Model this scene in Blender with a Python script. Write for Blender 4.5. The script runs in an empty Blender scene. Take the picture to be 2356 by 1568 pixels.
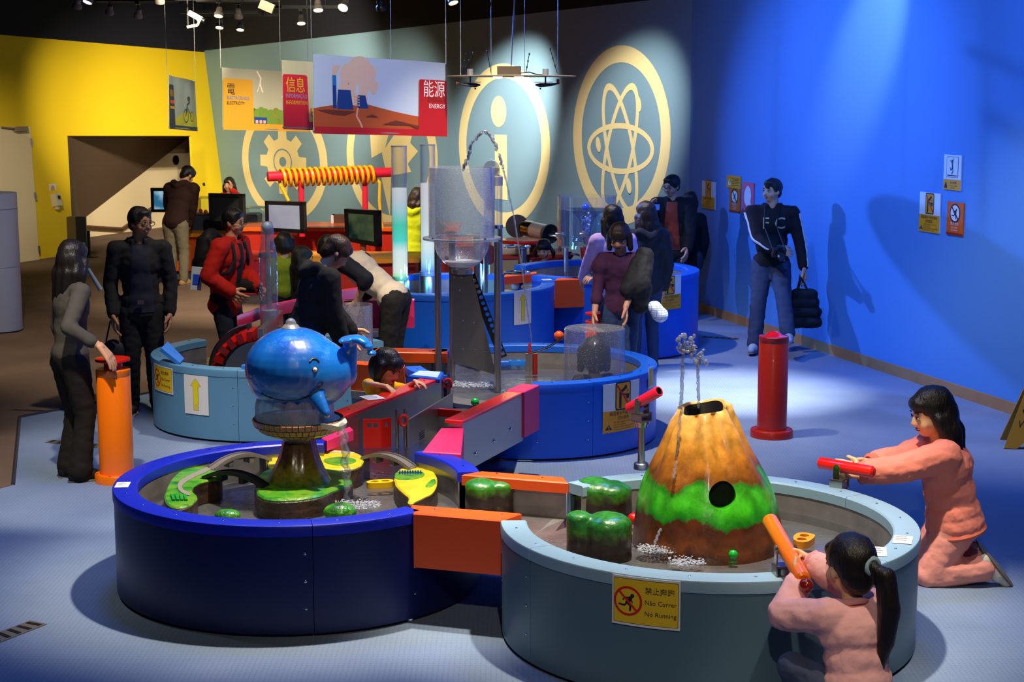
import bpy, bmesh, math, random
from mathutils import Vector, Matrix, noise
from mathutils.geometry import tessellate_polygon
random.seed(7)
PI = math.pi
SC = bpy.context.scene
COL = SC.collection
# ------------------------------------------------------------------ camera
CAM_H, FPX, PITCH = 2.55, 3700.0, math.radians(8.74)
cam_d = bpy.data.cameras.new('camera')
cam = bpy.data.objects.new('camera', cam_d)
COL.objects.link(cam)
cam.location = (0, 0, CAM_H)
cam.rotation_euler = (math.radians(90) - PITCH, 0, 0)
cam_d.sensor_width = 36
cam_d.lens = 36 * FPX / 2356
cam_d.clip_end = 200
cam_d.dof.use_dof = True
cam_d.dof.focus_distance = 9.5
cam_d.dof.aperture_fstop = 11.0
SC.camera = cam
# ------------------------------------------------------------------ world, colour management
w = bpy.data.worlds.new('world')
SC.world = w
w.use_nodes = True
w.node_tree.nodes['Background'].inputs[0].default_value = (0.05, 0.09, 0.42, 1)
w.node_tree.nodes['Background'].inputs[1].default_value = 0.06
SC.view_settings.view_transform = 'Standard'
SC.view_settings.look = 'None'
SC.view_settings.gamma = 1
SC.view_settings.exposure = 0.0
SC.view_settings.use_curve_mapping = False
try:
 SC.cycles.use_denoising = True
 SC.cycles.max_bounces = 10
 SC.cycles.transparent_max_bounces = 24
 SC.cycles.sample_clamp_indirect = 4.0
 SC.cycles.caustics_reflective = False
 SC.cycles.caustics_refractive = False
except Exception:
 pass
# ------------------------------------------------------------------ lights (track spots and blue floods of the hall, plus added fills)
WARM = (1.0, 0.86, 0.66)
WHITE = (1.0, 0.95, 0.86)
BLUE = (0.10, 0.27, 1.0)
def spot(loc, target, power, ang, col=WARM, blend=0.5, size=0.06):
 d = bpy.data.lights.new('track_or_fill_spot', 'SPOT')
 d.energy = power
 d.color = col
 d.spot_size = math.radians(ang)
 d.spot_blend = blend
 d.shadow_soft_size = size
 o = bpy.data.objects.new('track_or_fill_spot', d)
 COL.objects.link(o)
 o.location = loc
 o.rotation_euler = (Vector(target) - Vector(loc)).to_track_quat('-Z', 'Y').to_euler()
 return o
spot((-0.5, 8.15, 4.15), (-0.95, 8.35, 0.4), 1000, 50, WARM, 0.6)
spot((0.95, 7.2, 4.15), (0.95, 7.75, 0.5), 950, 50, WARM, 0.6)
spot((-2.3, 8.3, 4.15), (-2.6, 10.4, 0.4), 680, 38, WARM, 0.5)
spot((0.15, 11.2, 4.15), (0.1, 11.8, 0.4), 750, 70, WARM, 0.6)
spot((-1.6, 12.0, 4.15), (-1.7, 12.7, 0.5), 350, 70, WARM, 0.6)
spot((1.7, 12.6, 4.15), (1.9, 13.7, 0), 2300, 35, WHITE, 1.0)
spot((2.9, 7.5, 4.15), (2.75, 7.0, 0), 260, 46, WHITE, 0.6)
spot((-3.6, 8.4, 4.15), (-3.3, 9.0, 0), 170, 78, WHITE, 1.0)  # added fill for the dim floor at the left
spot((0.0, 8.3, 4.15), (0.2, 6.6, 0), 40, 70, WHITE, 0.9)
spot((1.7, 5.0, 4.15), (1.5, 6.1, 0.4), 260, 24, WARM, 0.7)
spot((2.3, 11.4, 4.15), (3.6, 12.4, 0), 330, 64, WARM, 0.9)
spot((0.0, 14.8, 4.2), (0.2, 15.7, 0.6), 480, 80, WARM, 0.7)
spot((-4.9, 20.3, 4.3), (-6.0, 26.6, 2.3), 3300, 37, WARM, 1.0)
spot((-3.5, 22.5, 4.3), (-4.2, 29.0, 1.6), 1500, 70, WARM, 0.8)
spot((-0.4, 19.7, 4.3), (-0.1, 22.4, 2.1), 2000, 40, WHITE, 0.9)
spot((0.8, 17.4, 4.4), (1.45, 20.3, 2.0), 900, 38, WHITE, 0.9)
spot((-2.4, 20.8, 4.3), (-2.3, 25.4, 1.5), 1000, 50, WARM, 0.9)
spot((-2.6, 17.6, 4.3), (-2.6, 19.8, 0.7), 1300, 75, WARM, 0.8)
spot((-4.4, 14.2, 4.3), (-4.0, 16.2, 0.0), 450, 80, WARM, 0.9)
spot((-1.0, 9.6, 4.2), (-1.3, 15.4, 2.3), 900, 30, WHITE, 0.8)
spot((-2.0, 13.5, 4.2), (-3.0, 20.3, 2.6), 450, 34, WARM, 0.8)
spot((-3.5, 19.1, 4.3), (3.0, 15.6, 1.3), 2300, 46, BLUE, 0.8, 0.05)
spot((1.0, 13.5, 4.9), (3.0, 16.3, 1.6), 560, 95, BLUE, 0.8, 0.15)
spot((1.4, 10.2, 4.9), (4.0, 12.8, 1.9), 680, 95, BLUE, 0.9, 0.15)
spot((-1.8, 9.5, 4.9), (-1.8, 8.6, 0.0), 260, 130, BLUE, 0.8, 0.5)
spot((1.8, 9.5, 4.9), (1.8, 8.6, 0.0), 260, 130, BLUE, 0.8, 0.5)
spot((2.5, 13.4, 5.0), (3.28, 15.0, 3.2), 420, 28, WHITE, 0.9)
spot((0.3, 2.2, 4.2), (0.5, 7.2, 0.4), 270, 48, WARM, 0.9)  # added fill from the camera side for the tub fronts
spot((-6.3, 19.5, 4.3), (-7.7, 24.3, 1.2), 700, 40, WARM, 1.0)
spot((-3.2, 15.5, 4.2), (-5.45, 29.2, 0.8), 4500, 13, WARM, 0.8)  # unseen narrow spot, added to brighten the cream alcove wall through its opening
# ------------------------------------------------------------------ pixel helpers (used only to look up real positions)
def ray(u, v):
 a = (u - 1178) / FPX
 b = (784 - v) / FPX
 return Vector((a, math.cos(PITCH) + b * math.sin(PITCH), -math.sin(PITCH) + b * math.cos(PITCH)))
def PZ(u, v, z=0.0):
 r = ray(u, v)
 t = (z - CAM_H) / r.z
 return Vector((r.x * t, r.y * t, z))
def PY(u, v, y):
 r = ray(u, v)
 t = y / r.y
 return Vector((r.x * t, y, CAM_H + r.z * t))
def PP(u, v, p, n):
 r = ray(u, v)
 o = Vector((0, 0, CAM_H))
 t = (Vector(p) - o).dot(n) / r.dot(n)
 return o + r * t
# ------------------------------------------------------------------ materials
def lin(c):
 if isinstance(c, str):
  c = c.lstrip('#')
  c = [int(c[i:i + 2], 16) / 255 for i in (0, 2, 4)]
  c = [x / 12.92 if x <= 0.04045 else ((x + 0.055) / 1.055) ** 2.4 for x in c]
 return tuple(c[:3])
MATS = {}
def mat(name, col, rough=0.5, metal=0.0, coat=0.0, bump=0.0, bscale=60.0, var=0.0, vscale=8.0, emit=0.0, spec=0.5):
 if name in MATS:
  return MATS[name]
 m = bpy.data.materials.new(name)
 m.use_nodes = True
 nt = m.node_tree
 b = nt.nodes['Principled BSDF']
 c = lin(col)
 b.inputs['Base Color'].default_value = (*c, 1)
 b.inputs['Roughness'].default_value = rough
 b.inputs['Metallic'].default_value = metal
 b.inputs['Coat Weight'].default_value = coat
 b.inputs['Specular IOR Level'].default_value = spec
 m.diffuse_color = (*c, 1)
 if emit:
  b.inputs['Emission Color'].default_value = (*c, 1)
  b.inputs['Emission Strength'].default_value = emit
 tc = nt.nodes.new('ShaderNodeTexCoord')
 if var:
  n = nt.nodes.new('ShaderNodeTexNoise')
  n.inputs['Scale'].default_value = vscale
  n.inputs['Detail'].default_value = 5
  r = nt.nodes.new('ShaderNodeValToRGB')
  r.color_ramp.elements[0].position = 0.3
  r.color_ramp.elements[1].position = 0.7
  r.color_ramp.elements[0].color = (*[x * (1 - var) for x in c], 1)
  r.color_ramp.elements[1].color = (*[min(1, x * (1 + var)) for x in c], 1)
  nt.links.new(tc.outputs['Object'], n.inputs['Vector'])
  nt.links.new(n.outputs['Fac'], r.inputs['Fac'])
  nt.links.new(r.outputs['Color'], b.inputs['Base Color'])
 if bump:
  n = nt.nodes.new('ShaderNodeTexNoise')
  n.inputs['Scale'].default_value = bscale
  n.inputs['Detail'].default_value = 4
  bp = nt.nodes.new('ShaderNodeBump')
  bp.inputs['Strength'].default_value = bump
  bp.inputs['Distance'].default_value = 0.01
  nt.links.new(tc.outputs['Object'], n.inputs['Vector'])
  nt.links.new(n.outputs['Fac'], bp.inputs['Height'])
  nt.links.new(bp.outputs['Normal'], b.inputs['Normal'])
 MATS[name] = m
 return m
def ramp_mat(name, stops, scale=4.0, rough=0.4, coat=0.0, bump=0.3, detail=6, stretch=(1, 1, 1), coord='Object', bscale=None):
 """noise driven colour ramp, for painted scenery"""
 if name in MATS:
  return MATS[name]
 m = bpy.data.materials.new(name)
 m.use_nodes = True
 nt = m.node_tree
 b = nt.nodes['Principled BSDF']
 b.inputs['Roughness'].default_value = rough
 b.inputs['Coat Weight'].default_value = coat
 b.inputs['Coat Roughness'].default_value = 0.08
 tc = nt.nodes.new('ShaderNodeTexCoord')
 mp = nt.nodes.new('ShaderNodeMapping')
 mp.inputs['Scale'].default_value = stretch
 n = nt.nodes.new('ShaderNodeTexNoise')
 n.inputs['Scale'].default_value = scale
 n.inputs['Detail'].default_value = detail
 r = nt.nodes.new('ShaderNodeValToRGB')
 cr = r.color_ramp
 while len(cr.elements) > 1:
  cr.elements.remove(cr.elements[-1])
 for i, (p, c) in enumerate(stops):
  e = cr.elements[0] if i == 0 else cr.elements.new(p)
  e.position = p
  e.color = (*lin(c), 1)
 nt.links.new(tc.outputs[coord], mp.inputs['Vector'])
 nt.links.new(mp.outputs['Vector'], n.inputs['Vector'])
 nt.links.new(n.outputs['Fac'], r.inputs['Fac'])
 nt.links.new(r.outputs['Color'], b.inputs['Base Color'])
 if bump:
  n2 = nt.nodes.new('ShaderNodeTexNoise')
  n2.inputs['Scale'].default_value = bscale or scale * 4
  n2.inputs['Detail'].default_value = 3
  nt.links.new(tc.outputs[coord], n2.inputs['Vector'])
  bp = nt.nodes.new('ShaderNodeBump')
  bp.inputs['Strength'].default_value = bump
  bp.inputs['Distance'].default_value = 0.015
  nt.links.new(n2.outputs['Fac'], bp.inputs['Height'])
  nt.links.new(bp.outputs['Normal'], b.inputs['Normal'])
 m.diffuse_color = (*lin(stops[len(stops) // 2][1]), 1)
 MATS[name] = m
 return m
def clear_mat(name, tint=(0.95, 0.97, 1.0), gloss=0.12, rough=0.03, drops=False, haze=0.0, bump=0.0, bscale=30):
 """acrylic / water skin: transparent body with a Fresnel reflection"""
 if name in MATS:
  return MATS[name]
 m = bpy.data.materials.new(name)
 m.use_nodes = True
 nt = m.node_tree
 nt.nodes.clear()
 out = nt.nodes.new('ShaderNodeOutputMaterial')
 tr = nt.nodes.new('ShaderNodeBsdfTransparent')
 tr.inputs[0].default_value = (*tint, 1)
 gl = nt.nodes.new('ShaderNodeBsdfGlossy')
 gl.inputs['Roughness'].default_value = rough
 fr = nt.nodes.new('ShaderNodeLayerWeight')
 fr.inputs['Blend'].default_value = 0.25
 ma = nt.nodes.new('ShaderNodeMath')
 ma.operation = 'MULTIPLY_ADD'
 ma.inputs[1].default_value = 0.75
 ma.inputs[2].default_value = gloss
 ma.use_clamp = True
 mx = nt.nodes.new('ShaderNodeMixShader')
 nt.links.new(fr.outputs['Facing'], ma.inputs[0])
 nt.links.new(ma.outputs[0], mx.inputs[0])
 nt.links.new(tr.outputs[0], mx.inputs[1])
 nt.links.new(gl.outputs[0], mx.inputs[2])
 last = mx
 tc = nt.nodes.new('ShaderNodeTexCoord')
 if bump:
  n = nt.nodes.new('ShaderNodeTexNoise')
  n.inputs['Scale'].default_value = bscale
  n.inputs['Detail'].default_value = 3
  bp = nt.nodes.new('ShaderNodeBump')
  bp.inputs['Strength'].default_value = bump
  bp.inputs['Distance'].default_value = 0.02
  nt.links.new(tc.outputs['Object'], n.inputs['Vector'])
  nt.links.new(n.outputs['Fac'], bp.inputs['Height'])
  nt.links.new(bp.outputs['Normal'], gl.inputs['Normal'])
 if haze or drops:
  df = nt.nodes.new('ShaderNodeBsdfDiffuse')
  df.inputs[0].default_value = (0.8, 0.85, 0.95, 1)
  mx2 = nt.nodes.new('ShaderNodeMixShader')
  nt.links.new(mx.outputs[0], mx2.inputs[1])
  nt.links.new(df.outputs[0], mx2.inputs[2])
  mx2.inputs[0].default_value = haze
  if drops:
   vo = nt.nodes.new('ShaderNodeTexVoronoi')
   vo.inputs['Scale'].default_value = 75
   lt = nt.nodes.new('ShaderNodeMath')
   lt.operation = 'LESS_THAN'
   lt.inputs[1].default_value = 0.19
   mu = nt.nodes.new('ShaderNodeMath')
   mu.operation = 'MULTIPLY_ADD'
   mu.inputs[1].default_value = 0.28
   mu.inputs[2].default_value = haze
   nt.links.new(tc.outputs['Object'], vo.inputs['Vector'])
   nt.links.new(vo.outputs['Distance'], lt.inputs[0])
   nt.links.new(lt.outputs[0], mu.inputs[0])
   nt.links.new(mu.outputs[0], mx2.inputs[0])
  last = mx2
 nt.links.new(last.outputs[0], out.inputs[0])
 MATS[name] = m
 return m
# ------------------------------------------------------------------ mesh builder
def rot_to(axis):
 return Vector(axis).to_track_quat('Z', 'Y').to_matrix()
class MB:
 def __init__(s):
  s.v = []
  s.f = []
 def add(s, vs, fs):
  o = len(s.v)
  s.v += [Vector(p) for p in vs]
  s.f += [tuple(i + o for i in f) for f in fs]
  return s
 def box(s, x0, x1, y0, y1, z0, z1):
  return s.add([(x0, y0, z0), (x1, y0, z0), (x1, y1, z0), (x0, y1, z0), (x0, y0, z1), (x1, y0, z1), (x1, y1, z1), (x0, y1, z1)],
                     [(3, 2, 1, 0), (4, 5, 6, 7), (0, 1, 5, 4), (1, 2, 6, 5), (2, 3, 7, 6), (3, 0, 4, 7)])
 def obox(s, c, size, R=None):
  R = R or Matrix.Identity(3)
  c = Vector(c)
  x, y, z = [k / 2 for k in size]
  vs = [c + R @ Vector(p) for p in [(-x, -y, -z), (x, -y, -z), (x, y, -z), (-x, y, -z), (-x, -y, z), (x, -y, z), (x, y, z), (-x, y, z)]]
  return s.add(vs, [(3, 2, 1, 0), (4, 5, 6, 7), (0, 1, 5, 4), (1, 2, 6, 5), (2, 3, 7, 6), (3, 0, 4, 7)])
 def cyl(s, p0, p1, r0, r1=None, n=20, cap=True):
  r1 = r0 if r1 is None else r1
  p0, p1 = Vector(p0), Vector(p1)
  R = rot_to(p1 - p0)
  vs = []
  for p, r in ((p0, r0), (p1, r1)):
   for i in range(n):
    a = 2 * PI * i / n
    vs.append(p + R @ Vector((r * math.cos(a), r * math.sin(a), 0)))
  fs = [(i, (i + 1) % n, n + (i + 1) % n, n + i) for i in range(n)]
  if cap:
   fs += [tuple(range(n - 1, -1, -1)), tuple(range(n, 2 * n))]
  return s.add(vs, fs)
 def lathe(s, c, prof, n=32, a0=0.0, a1=360.0, closed=True, R=None):
  """profile (r, z) swept about a vertical axis through c; closed = profile is a loop"""
  c = Vector(c)
  full = abs(a1 - a0) >= 359.9
  m = n if full else n + 1
  k = len(prof)
  vs = []
  for i in range(m):
   a = math.radians(a0 + (a1 - a0) * i / n)
   for r, z in prof:
    q = Vector((r * math.cos(a), r * math.sin(a), z))
    vs.append(c + (R @ q if R else q))
  fs = []
  kk = k if closed else k - 1
  for i in range(n):
   j = (i + 1) % m
   for q in range(kk):
    q2 = (q + 1) % k
    fs.append((i * k + q, j * k + q, j * k + q2, i * k + q2))
  if not full and closed:
   fs.append(tuple(range(k - 1, -1, -1)))
   fs.append(tuple((m - 1) * k + q for q in range(k)))
  return s.add(vs, fs)
 def tube(s, pts, r, n=8, closed=False):
  pts = [Vector(p) for p in pts]
  rs = r if isinstance(r, (list, tuple)) else [r] * len(pts)
  m = len(pts)
  vs = []
  prev = None
  for i, p in enumerate(pts):
   a = pts[(i + 1) % m] if (closed or i < m - 1) else p
   b = pts[i - 1] if (closed or i > 0) else p
   t = (a - b).normalized()
   if prev is None:
    x = t.orthogonal().normalized()
   else:
    x = (prev - t * prev.dot(t)).normalized()
   prev = x
   y = t.cross(x)
   for q in range(n):
    an = 2 * PI * q / n
    vs.append(p + (x * math.cos(an) + y * math.sin(an)) * rs[i])
  fs = []
  for i in range(m if closed else m - 1):
   j = (i + 1) % m
   for q in range(n):
    fs.append((i * n + q, i * n + (q + 1) % n, j * n + (q + 1) % n, j * n + q))
  if not closed:
   fs += [tuple(range(n - 1, -1, -1)), tuple((m - 1) * n + q for q in range(n))]
  return s.add(vs, fs)
 def prism(s, poly, z0, z1, cham=0.0):
  """vertical prism over a ground polygon (counter-clockwise), optional top chamfer"""
  poly = [Vector((p[0], p[1], 0)) for p in poly]
  ar = sum(poly[i].x * poly[(i + 1) % len(poly)].y - poly[(i + 1) % len(poly)].x * poly[i].y for i in range(len(poly)))
  if ar < 0:
   poly.reverse()
  n = len(poly)
  rings = [[Vector((p.x, p.y, z0)) for p in poly]]
  if cham:
   ins = []
   for i in range(n):
    a, b, c = poly[i - 1], poly[i], poly[(i + 1) % n]
    d1, d2 = (b - a).normalized(), (c - b).normalized()
    n1, n2 = Vector((-d1.y, d1.x, 0)), Vector((-d2.y, d2.x, 0))
    h = (n1 + n2)
    h = h / max(0.3, h.length_squared / 2) if h.length > 1e-6 else n1
    ins.append(b + h * cham)
   rings.append([Vector((p.x, p.y, z1 - cham)) for p in poly])
   rings.append([Vector((p.x, p.y, z1)) for p in ins])
  else:
   rings.append([Vector((p.x, p.y, z1)) for p in poly])
  vs = [p for r in rings for p in r]
  fs = []
  for k in range(len(rings) - 1):
   for i in range(n):
    j = (i + 1) % n
    fs.append((k * n + i, k * n + j, (k + 1) * n + j, (k + 1) * n + i))
  L = (len(rings) - 1) * n
  tri = tessellate_polygon([[Vector((p.x, p.y, 0)) for p in rings[-1]]])
  for t in tri:
   a, b, c = [rings[-1][q] for q in t]
   up = (b - a).cross(c - a).z > 0
   t = t if up else t[::-1]
   fs.append(tuple(L + q for q in t))
   fs.append(tuple(q for q in t[::-1]))
  return s.add(vs, fs)
 def ell(s, c, r, n=20, m=12, R=None):
  c = Vector(c)
  r = (r, r, r) if not isinstance(r, (list, tuple)) else r
  R = R or Matrix.Identity(3)
  vs = [c + R @ Vector((0, 0, -r[2]))]
  for j in range(1, m):
   th = PI * j / m - PI / 2
   for i in range(n):
    a = 2 * PI * i / n
    vs.append(c + R @ Vector((r[0] * math.cos(th) * math.cos(a), r[1] * math.cos(th) * math.sin(a), r[2] * math.sin(th))))
  vs.append(c + R @ Vector((0, 0, r[2])))
  fs = [(0, 1 + (i + 1) % n, 1 + i) for i in range(n)]
  for j in range(m - 2):
   for i in range(n):
    fs.append((1 + j * n + i, 1 + j * n + (i + 1) % n, 1 + (j + 1) * n + (i + 1) % n, 1 + (j + 1) * n + i))
  L = 1 + (m - 2) * n
  fs += [(L + i, L + (i + 1) % n, len(vs) - 1) for i in range(n)]
  return s.add(vs, fs)
 def grid(s, rows, closed_u=False):
  """rows of points -> quads"""
  k = len(rows[0])
  vs = [p for r in rows for p in r]
  fs = []
  for i in range(len(rows) - 1):
   for j in range(k if closed_u else k - 1):
    j2 = (j + 1) % k
    fs.append((i * k + j, i * k + j2, (i + 1) * k + j2, (i + 1) * k + j))
  return s.add(vs, fs)
 def move(s, M):
  s.v = [M @ p for p in s.v]
  return s
 def build(s, name, m, parent=None, smooth=35, local=False, **props):
  me = bpy.data.meshes.new(name)
  o = bpy.data.objects.new(name, me)
  COL.objects.link(o)
  off = Vector((0, 0, 0))
  if not local:
   if parent is not None:
    off = root_loc(parent)
   elif s.v:
    xs, ys, zs = [p.x for p in s.v], [p.y for p in s.v], [p.z for p in s.v]
    off = Vector(((min(xs) + max(xs)) / 2, (min(ys) + max(ys)) / 2, min(zs)))
    o.location = off
  me.from_pydata([tuple(p - off) for p in s.v], [], s.f)
  me.validate()
  bm = bmesh.new()
  bm.from_mesh(me)
  bmesh.ops.recalc_face_normals(bm, faces=bm.faces)
  bm.to_mesh(me)
  bm.free()
  if smooth:
   me.polygons.foreach_set('use_smooth', [True] * len(me.polygons))
   if smooth < 180:
    me.set_sharp_from_angle(angle=math.radians(smooth))
  for mm in (m if isinstance(m, (list, tuple)) else [m]):
   me.materials.append(mm)
  if parent is not None:
   o.parent = parent
  ptag(o, **props)
  return o
def root_loc(o):
 while o.parent is not None:
  o = o.parent
 return Vector(o.location)
def ptag(o, label=None, cat=None, group=None, kind=None):
 if label:
  o['label'] = label
 if cat:
  o['category'] = cat
 if group:
  o['group'] = group
 if kind:
  o['kind'] = kind
 return o
def thing(name, label, cat, loc=(0, 0, 0), group=None):
 o = bpy.data.objects.new(name, None)
 o.empty_display_size = 0.1
 COL.objects.link(o)
 o.location = loc
 return ptag(o, label, cat, group)
def copy_tree(o, loc=None, label=None, parent=None):
 c = o.copy()
 COL.objects.link(c)
 if parent is not None:
  c.parent = parent
 if loc is not None:
  c.location = loc
 if label:
  c['label'] = label
 for ch in list(o.children):
  copy_tree(ch, parent=c)
 return c
SHARED = {}
def stamp(key, maker, loc, m, parent, name, R=None):
 """small part that shares its mesh with its twins (maker draws it about the origin)"""
 if key not in SHARED:
  b = MB()
  maker(b)
  t = b.build(name, m, None, local=True)
  SHARED[key] = t.data
  bpy.data.objects.remove(t)
 o = bpy.data.objects.new(name, SHARED[key])
 COL.objects.link(o)
 o.parent = parent
 o.location = Vector(loc) - root_loc(parent)
 if R is not None:
  o.rotation_euler = R.to_euler()
 return o
def screw_mesh(b):
 b.lathe((0, 0, 0), [(0.0001, 0.003), (0.004, 0.0027), (0.0065, 0.0012), (0.007, -0.001)], n=8, closed=False)
# ------------------------------------------------------------------ palette
STEEL = mat('brushed_steel', (0.42, 0.41, 0.39), 0.32, 1.0, bump=0.05, bscale=200)
STEEL_D = mat('wet_basin_steel', (0.27, 0.255, 0.25), 0.28, 0.35, var=0.25, vscale=6, bump=0.1, bscale=20)
CHROME = mat('polished_steel', (0.6, 0.6, 0.6), 0.15, 1.0)
BLACK = mat('black_plastic', (0.01, 0.01, 0.011), 0.4)
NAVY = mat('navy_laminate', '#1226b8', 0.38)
PALE = mat('pale_blue_laminate', '#8aacc0', 0.42)
MIDB = mat('bright_blue_laminate', '#0f5fd6', 0.4)
SLATE = mat('slate_blue_laminate', '#5f93b4', 0.42)
ORANGE = mat('orange_laminate', '#e8520c', 0.38)
ORANGE2 = mat('orange_paint', '#ff7a08', 0.3, coat=0.3)
RED = mat('red_acrylic', '#e01a08', 0.28, coat=0.3)
RED2 = mat('red_paint', '#a8200c', 0.35, coat=0.2)
PINK = mat('pink_laminate', '#f0306a', 0.38)
WHITE_M = mat('white_paper', '#e8e6e0', 0.7)
YEL = mat('sign_yellow', '#f2c714', 0.55)
YELO = mat('sign_orange_yellow', '#f0a016', 0.55)
SIGNO = mat('sign_orange', '#e06008', 0.55)
INK = mat('black_ink', (0.012, 0.012, 0.012), 0.5)
INKR = mat('red_ink', '#d81e10', 0.5)
# ================================================================== the setting
def carpet_mat(name, c1, c2, dot):
 m = bpy.data.materials.new(name)
 m.use_nodes = True
 nt = m.node_tree
 b = nt.nodes['Principled BSDF']
 b.inputs['Roughness'].default_value = 0.85
 b.inputs['Specular IOR Level'].default_value = 0.25
 tc = nt.nodes.new('ShaderNodeTexCoord')
 n = nt.nodes.new('ShaderNodeTexNoise')
 n.inputs['Scale'].default_value = 1.3
 n.inputs['Detail'].default_value = 8
 r = nt.nodes.new('ShaderNodeValToRGB')
 r.color_ramp.elements[0].position = 0.35
 r.color_ramp.elements[1].position = 0.65
 r.color_ramp.elements[0].color = (*lin(c1), 1)
 r.color_ramp.elements[1].color = (*lin(c2), 1)
 vo = nt.nodes.new('ShaderNodeTexVoronoi')
 vo.inputs['Scale'].default_value = 42
 vo.inputs['Randomness'].default_value = 0.15
 lt = nt.nodes.new('ShaderNodeMath')
 lt.operation = 'LESS_THAN'
 lt.inputs[1].default_value = 0.2
 mx = nt.nodes.new('ShaderNodeMixRGB')
 mx.inputs[2].default_value = (*lin(dot), 1)
 mu = nt.nodes.new('ShaderNodeMath')
 mu.operation = 'MULTIPLY'
 mu.inputs[1].default_value = 0.38
 L = nt.links.new
 L(tc.outputs['Object'], n.inputs['Vector'])
 L(tc.outputs['Object'], vo.inputs['Vector'])
 L(n.outputs['Fac'], r.inputs['Fac'])
 L(vo.outputs['Distance'], lt.inputs[0])
 L(lt.outputs[0], mu.inputs[0])
 L(mu.outputs[0], mx.inputs[0])
 L(r.outputs['Color'], mx.inputs[1])
 L(mx.outputs[0], b.inputs['Base Color'])
 bp = nt.nodes.new('ShaderNodeBump')
 bp.inputs['Strength'].default_value = 0.4
 bp.inputs['Distance'].default_value = 0.004
 L(vo.outputs['Distance'], bp.inputs['Height'])
 L(bp.outputs['Normal'], b.inputs['Normal'])
 return m
CARPET = carpet_mat('blue_grey_vinyl', '#7286a4', '#8092ae', '#4a5b74')
CARPETB = carpet_mat('brown_carpet', '#6a5648', '#7a6454', '#55453a')
TEAL = mat('teal_wall_paint', '#7a9cac', 0.75, bump=0.03, bscale=120)
WBLUE = mat('bluelit_wall_paint', '#5590d0', 0.75, bump=0.03, bscale=120)  # same paint as the back wall, with blue lamplight mixed into the colour
YPAINT = mat('yellow_wall_paint', '#f0cc08', 0.75, bump=0.03, bscale=120)
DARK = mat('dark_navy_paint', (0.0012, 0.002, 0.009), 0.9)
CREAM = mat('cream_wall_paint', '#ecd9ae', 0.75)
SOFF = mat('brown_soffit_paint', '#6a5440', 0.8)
EMBL = mat('emblem_cream_paint', '#f4e2a2', 0.75)
WOODB = mat('baseboard_wood', '#b9854c', 0.5, var=0.15, vscale=3)
fl = MB().prism([(-14, -3), (10, -3), (10, 36), (-14, 36)], -0.05, 0.0)
fl.build('floor', CARPET, kind='structure')
bp_ = [PZ(-60, 1140), PZ(30, 1115), PZ(45, 960), PZ(232, 925)]
e = (bp_[3] - bp_[2])
bp_.append(bp_[3] + e * 7)
bp_ += [Vector((1.2, 20.5, 0)), Vector((1.2, 33, 0)), Vector((-13, 33, 0)), Vector((-13, 10, 0))]
bp_ = [bp_[0], bp_[1], bp_[2], bp_[3]] + bp_[4:]
MB().prism(bp_, 0.0, 0.004).build('floor_brown', CARPETB, kind='structure')
tb = MB()
for a, b in ((bp_[1], bp_[2]), (bp_[2], bp_[4])):
 tb.cyl(a + Vector((0, 0, 0.003)), b + Vector((0, 0, 0.003)), 0.014, n=8)
tb.build('trim_1', mat('floor_edge_strip', (0.03, 0.03, 0.05), 0.5), kind='structure')
# back wall with the emblems, right wall
WC, WR = Vector((-5.93, 31, 0)), Vector((2.12, 19.3, 0))
EX = (WR - WC).normalized()
NB = Vector((EX.y, -EX.x, 0)).normalized()
if NB.y > 0:
 NB = -NB
def onwall(u, v):
 return PP(u, v, WC, NB)
Ct, Cb = onwall(470, 120), onwall(528, 553)
Tr = onwall(1500, 0)
s_ = (Tr - Ct)
Tend = Tr + s_ * ((WR - Tr).dot(EX) / s_.dot(EX))
Tend = Vector((WR.x, WR.y, Tend.z))
def panel(b, pts, n, t):
 n = Vector(n)
 k = len(pts)
 vs = [Vector(p) for p in pts] + [Vector(p) - n * t for p in pts]
 fs = [tuple(range(k)), tuple(range(2 * k - 1, k - 1, -1))] + [(i, (i + 1) % k, k + (i + 1) % k, k + i) for i in range(k)]
 b.add(vs, fs)
b = MB()
panel(b, [Vector((Cb.x, Cb.y, 0)) - EX * 1.2, WR, Tend, Ct - EX * 1.2], NB, 0.1)
b.build('wall_back', TEAL, smooth=0, kind='structure')
b = MB()
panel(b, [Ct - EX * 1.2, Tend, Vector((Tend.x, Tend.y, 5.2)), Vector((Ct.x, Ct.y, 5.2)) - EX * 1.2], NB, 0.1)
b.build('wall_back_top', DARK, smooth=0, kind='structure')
WR2 = Vector((4.069, 12.54, 0))
ER = (WR2 - Vector((2.236, 18.89, 0))).normalized()
WR3 = WR + ER * 16.5
NR = Vector((ER.y, -ER.x, 0))
if NR.x > 0:
 NR = -NR
b = MB()
panel(b, [WR, WR3, WR3 + Vector((0, 0, 5.2)), WR + Vector((0, 0, 5.2))], NR, 0.1)
b.build('wall_right', WBLUE, smooth=0, kind='structure')
b = MB()
p0, p1 = WR + NR * 0.012, WR3 + NR * 0.012
panel(b, [p0, p1, p1 + Vector((0, 0, 0.10)), p0 + Vector((0, 0, 0.10))], NR, 0.03)
b.build('baseboard_right', WOODB, smooth=0, kind='structure')
b = MB()
p0, p1 = Vector((Cb.x, Cb.y, 0)) + NB * 0.012, WR + NB * 0.012
panel(b, [p0, p1, p1 + Vector((0, 0, 0.10)), p0 + Vector((0, 0, 0.10))], NB, 0.03)
b.build('baseboard_back', WOODB, smooth=0, kind='structure')
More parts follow.
